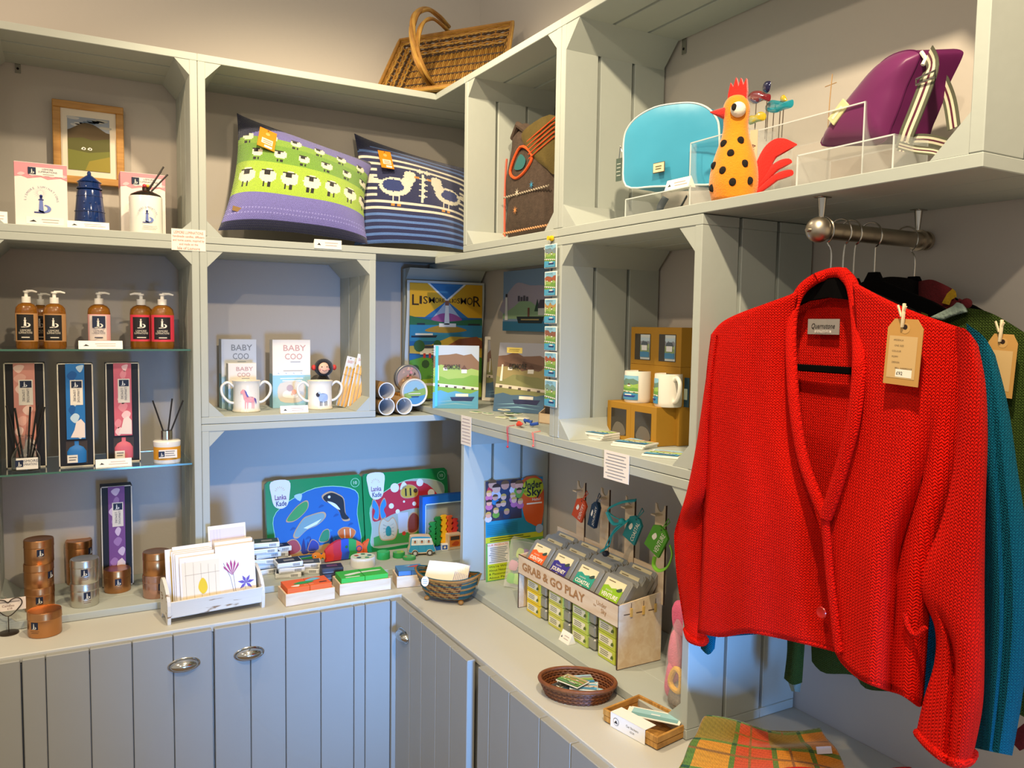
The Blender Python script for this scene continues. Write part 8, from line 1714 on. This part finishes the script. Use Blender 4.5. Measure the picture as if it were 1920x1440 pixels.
# kraft swing tag
def kraft_tag(parent, org, pxy, dep, text=True, lab='kraft cardboard swing tag with price'):
    (xa, ya), (xb_, yb2) = pxy; a = onB(xa, yb2, dep); c = onB(xb_, yb2, dep); zt = onB((xa+xb_)/2, ya, dep).z; w_ = a.y-c.y; h_ = zt-(a.z+c.z)/2
    b = MB(); b.T = Matrix.Translation((a+c)/2-org) @ Matrix.Rotation(RB, 4, 'Z') @ Matrix.Rotation(.05, 4, 'Y')
    mat('kraft_tag', '#c0904c', .7, noise=.04, nscale=60); b.ext([(-w_/2, 0), (w_/2, 0), (w_/2, h_*.86), (w_*.32, h_), (-w_*.32, h_), (-w_/2, h_*.86)], 0, .0012, 'kraft_tag'); b.disc(0, h_*.86, .0085, -.0004, '#c99c5c', 16); b.disc(0, h_*.88, .004, -.0008, '#2a1810', 12); b.rect(-w_*.42, w_*.38, h_*.10, h_*.74, -.0004, '#cfab74')
    if text:
        for i, s_ in enumerate(('ARDENLA', 'ONE SIZE', 'COLOUR', 'POPPY', 'DESIGN', 'BELL HARBRIDGE')): b.txt(s_, h_*.026, -w_*.36+ w_*.03*len(s_), h_*(.68-.085*i), -.0008, '#6a5a44')
        b.rect(-w_*.16, w_*.30, h_*.12, h_*.24, -.0006, '#f0ead8'); b.txt('£92', h_*.05, -w_*.04, h_*.18, -.0010, '#3a3a3a')
    o_ = b.build('swing_tag', parent); o_['label'] = lab
    b = MB(); q = (a+c)/2-org+Vector((-.002, 0, h_*.88)); b.tube([q, q+Vector((-.004, -.004, .020)), q+Vector((.0, -.002, .036))], .0028, '#e4cfa8', 6); b.tube([q+Vector((-.003, .0, .016)), q+Vector((-.004, .006, .034))], .002, '#e4cfa8', 5); b.tube([q+Vector((-.003, .0, .016)), q+Vector((-.004, -.008, .032))], .002, '#e4cfa8', 5); b.build('tag_string', parent)
kraft_tag(t, o, ((1655, 598), (1721, 722)), -.452)
gj = [ob for ob in bpy.data.objects if ob.get('label', '').startswith('moss green')][0]
kraft_tag(gj, gj.location.copy(), ((1842, 626), (1897, 744)), -.222, False, 'kraft cardboard swing tag, blank side out')

# ------------------------------------------------------------------ tartan throw and red garment on the worktop
vcol_mat('tartan_wool', .95, .35, 200, 200, .4, .15)
def tartan(u, v):
    u, v = u*.62, v*.62; a = (u*6.2) % 1; c = (v*4.4) % 1; base = '#b06a12'
    if int(u*6.2) % 3 == 1: base = '#a83c12'
    if int(v*4.4) % 3 == 2: base = '#8a6c12' if int(u*6.2) % 3 != 1 else '#a85a1c'
    if a < .13: base = '#4f5c16'
    if c < .12: base = '#56631a'
    if a < .13 and c < .12: base = '#26401a'
    if .47 < a < .51 or .47 < c < .51: base = '#7a4a16'
    if int(v*4.4) == 0 and c > .1 and int(u*6.2) % 2 == 0: base = '#7a5c14'
    return base
z1 = ZL[0]
t = thing('tartan_throw', 'folded orange and green tartan wool throw on the worktop below the cardigan', 'throw', onZ(1420, 1420, z1)); o = t.location.copy()
def ground(px, py, z): return onZ(px, py, z)-o
NU, NV = 60, 44
tl = ground(1326, 1340, .835); tr = ground(1538, 1368, .80); bl = ground(1262, 1460, .715); br = ground(1640, 1520, .735)
b = MB(); vs = []
for j in range(NV+1):
    for i in range(NU+1):
        u, v = i/NU, j/NV; p = (tl*(1-u)+tr*u)*(1-v)+(bl*(1-u)+br*u)*v
        p = p + Vector((0, 0, -.016*math.sin(PI*u)*(1-v) + .016*math.sin(PI*u)*math.sin(PI*v) + .006*math.sin(7*u+4*v) + .004*math.sin(15*v+3*u)))
        vs.append(p)
b.add(vs, [(j*(NU+1)+i, (j+1)*(NU+1)+i, (j+1)*(NU+1)+i+1, j*(NU+1)+i+1) for j in range(NV) for i in range(NU)], 'tartan_wool', True)
b.fc = [lin(tartan(i/NU, j/NV)) for j in range(NV) for i in range(NU)]; b.uv = [(v.x, v.y) for v in b.v]
ob = b.build('top_fold', t); md = ob.modifiers.new('thickness', 'SOLIDIFY'); md.thickness = .008; md.offset = -1
b = MB(); vs = []
zb_ = ZL[0]+.002-o.z
edge = [vs_ for vs_ in ([ (tl*(1-i/20)+tr*(i/20)) for i in range(21)] + [(tr*(1-i/10)+br*(i/10)) for i in range(1, 11)])]
back = [Vector((p.x+.03, p.y+.03, zb_)) if False else Vector((p.x, p.y, zb_)) for p in edge]
P = edge+back; n = len(edge); b.fc = []
for k in range(n-1):
    b.add([edge[k]+Vector((0, 0, -.016*math.sin(PI*min(1, k/20)))), edge[k+1]+Vector((0, 0, -.016*math.sin(PI*min(1, (k+1)/20)))), back[k+1], back[k]], [(0, 1, 2, 3), (3, 2, 1, 0)], 'tartan_wool', True); b.fc += [lin(tartan(k/20, .3))]*2
ed2 = [(tl*(1-i/10)+bl*(i/10)) for i in range(11)]
for k in range(10):
    b.add([ed2[k], ed2[k+1], Vector((ed2[k+1].x, ed2[k+1].y, zb_)), Vector((ed2[k].x, ed2[k].y, zb_))], [(0, 1, 2, 3), (3, 2, 1, 0)], 'tartan_wool', True); b.fc += [lin(tartan(.2, k/10))]*2
b.uv = [(v.y, v.z) for v in b.v]; b.build('under_folds', t)
b = MB(); q = ground(1546, 1424, .775); b.T = Matrix.Translation(q+Vector((0, 0, .012))) @ Matrix.Rotation(-.4, 4, 'Z') @ Matrix.Rotation(-.5, 4, 'X'); b.box(-.016, .016, -.001, .001, 0, .014, '#c8c2cc'); b.build('care_label', t)
vcol_mat('knit_scarlet', .95, .8, 250, 250, 0, .1, base='#c8181a')
t = thing('folded_jumper', 'folded bright red knit lying on the tartan throw at the bottom edge', 'jumper', ground(1560, 1440, .80)+o); o2 = t.location.copy()
G0 = [onZ(px, py, .815)-o2 for px, py in ((1452, 1428), (1700, 1428), (1760, 1540), (1380, 1540))]
b = MB(); vs = []
for j in range(13):
    for i in range(25):
        u, v = i/24, j/12; p = (G0[0]*(1-u)+G0[1]*u)*(1-v)+(G0[3]*(1-u)+G0[2]*u)*v; vs.append(p+Vector((0, 0, .006*math.sin(8*u)-.03*(1-min(1, 6*v))**2)))
b.add(vs, [(j*25+i, (j+1)*25+i, (j+1)*25+i+1, j*25+i+1) for j in range(12) for i in range(24)], 'knit_scarlet', True); b.uv = [(v.x, v.y) for v in b.v]; ob = b.build('folded_body', t); md = ob.modifiers.new('thickness', 'SOLIDIFY'); md.thickness = .02; md.offset = -1
b = MB(); a = onZ(1340, 1422, ZL[0]); 
b = MB(); p = onZ(1300, 1366, ZL[0]); b.box(-.03, .03, -.001, .001, 0, .004, '#e4e2dc'); tag(b.build('paper_slip', None, (p.x, p.y, ZL[0]), -.9), 'thin white paper slip lying between the crate foot and the tartan throw', 'paper slip')
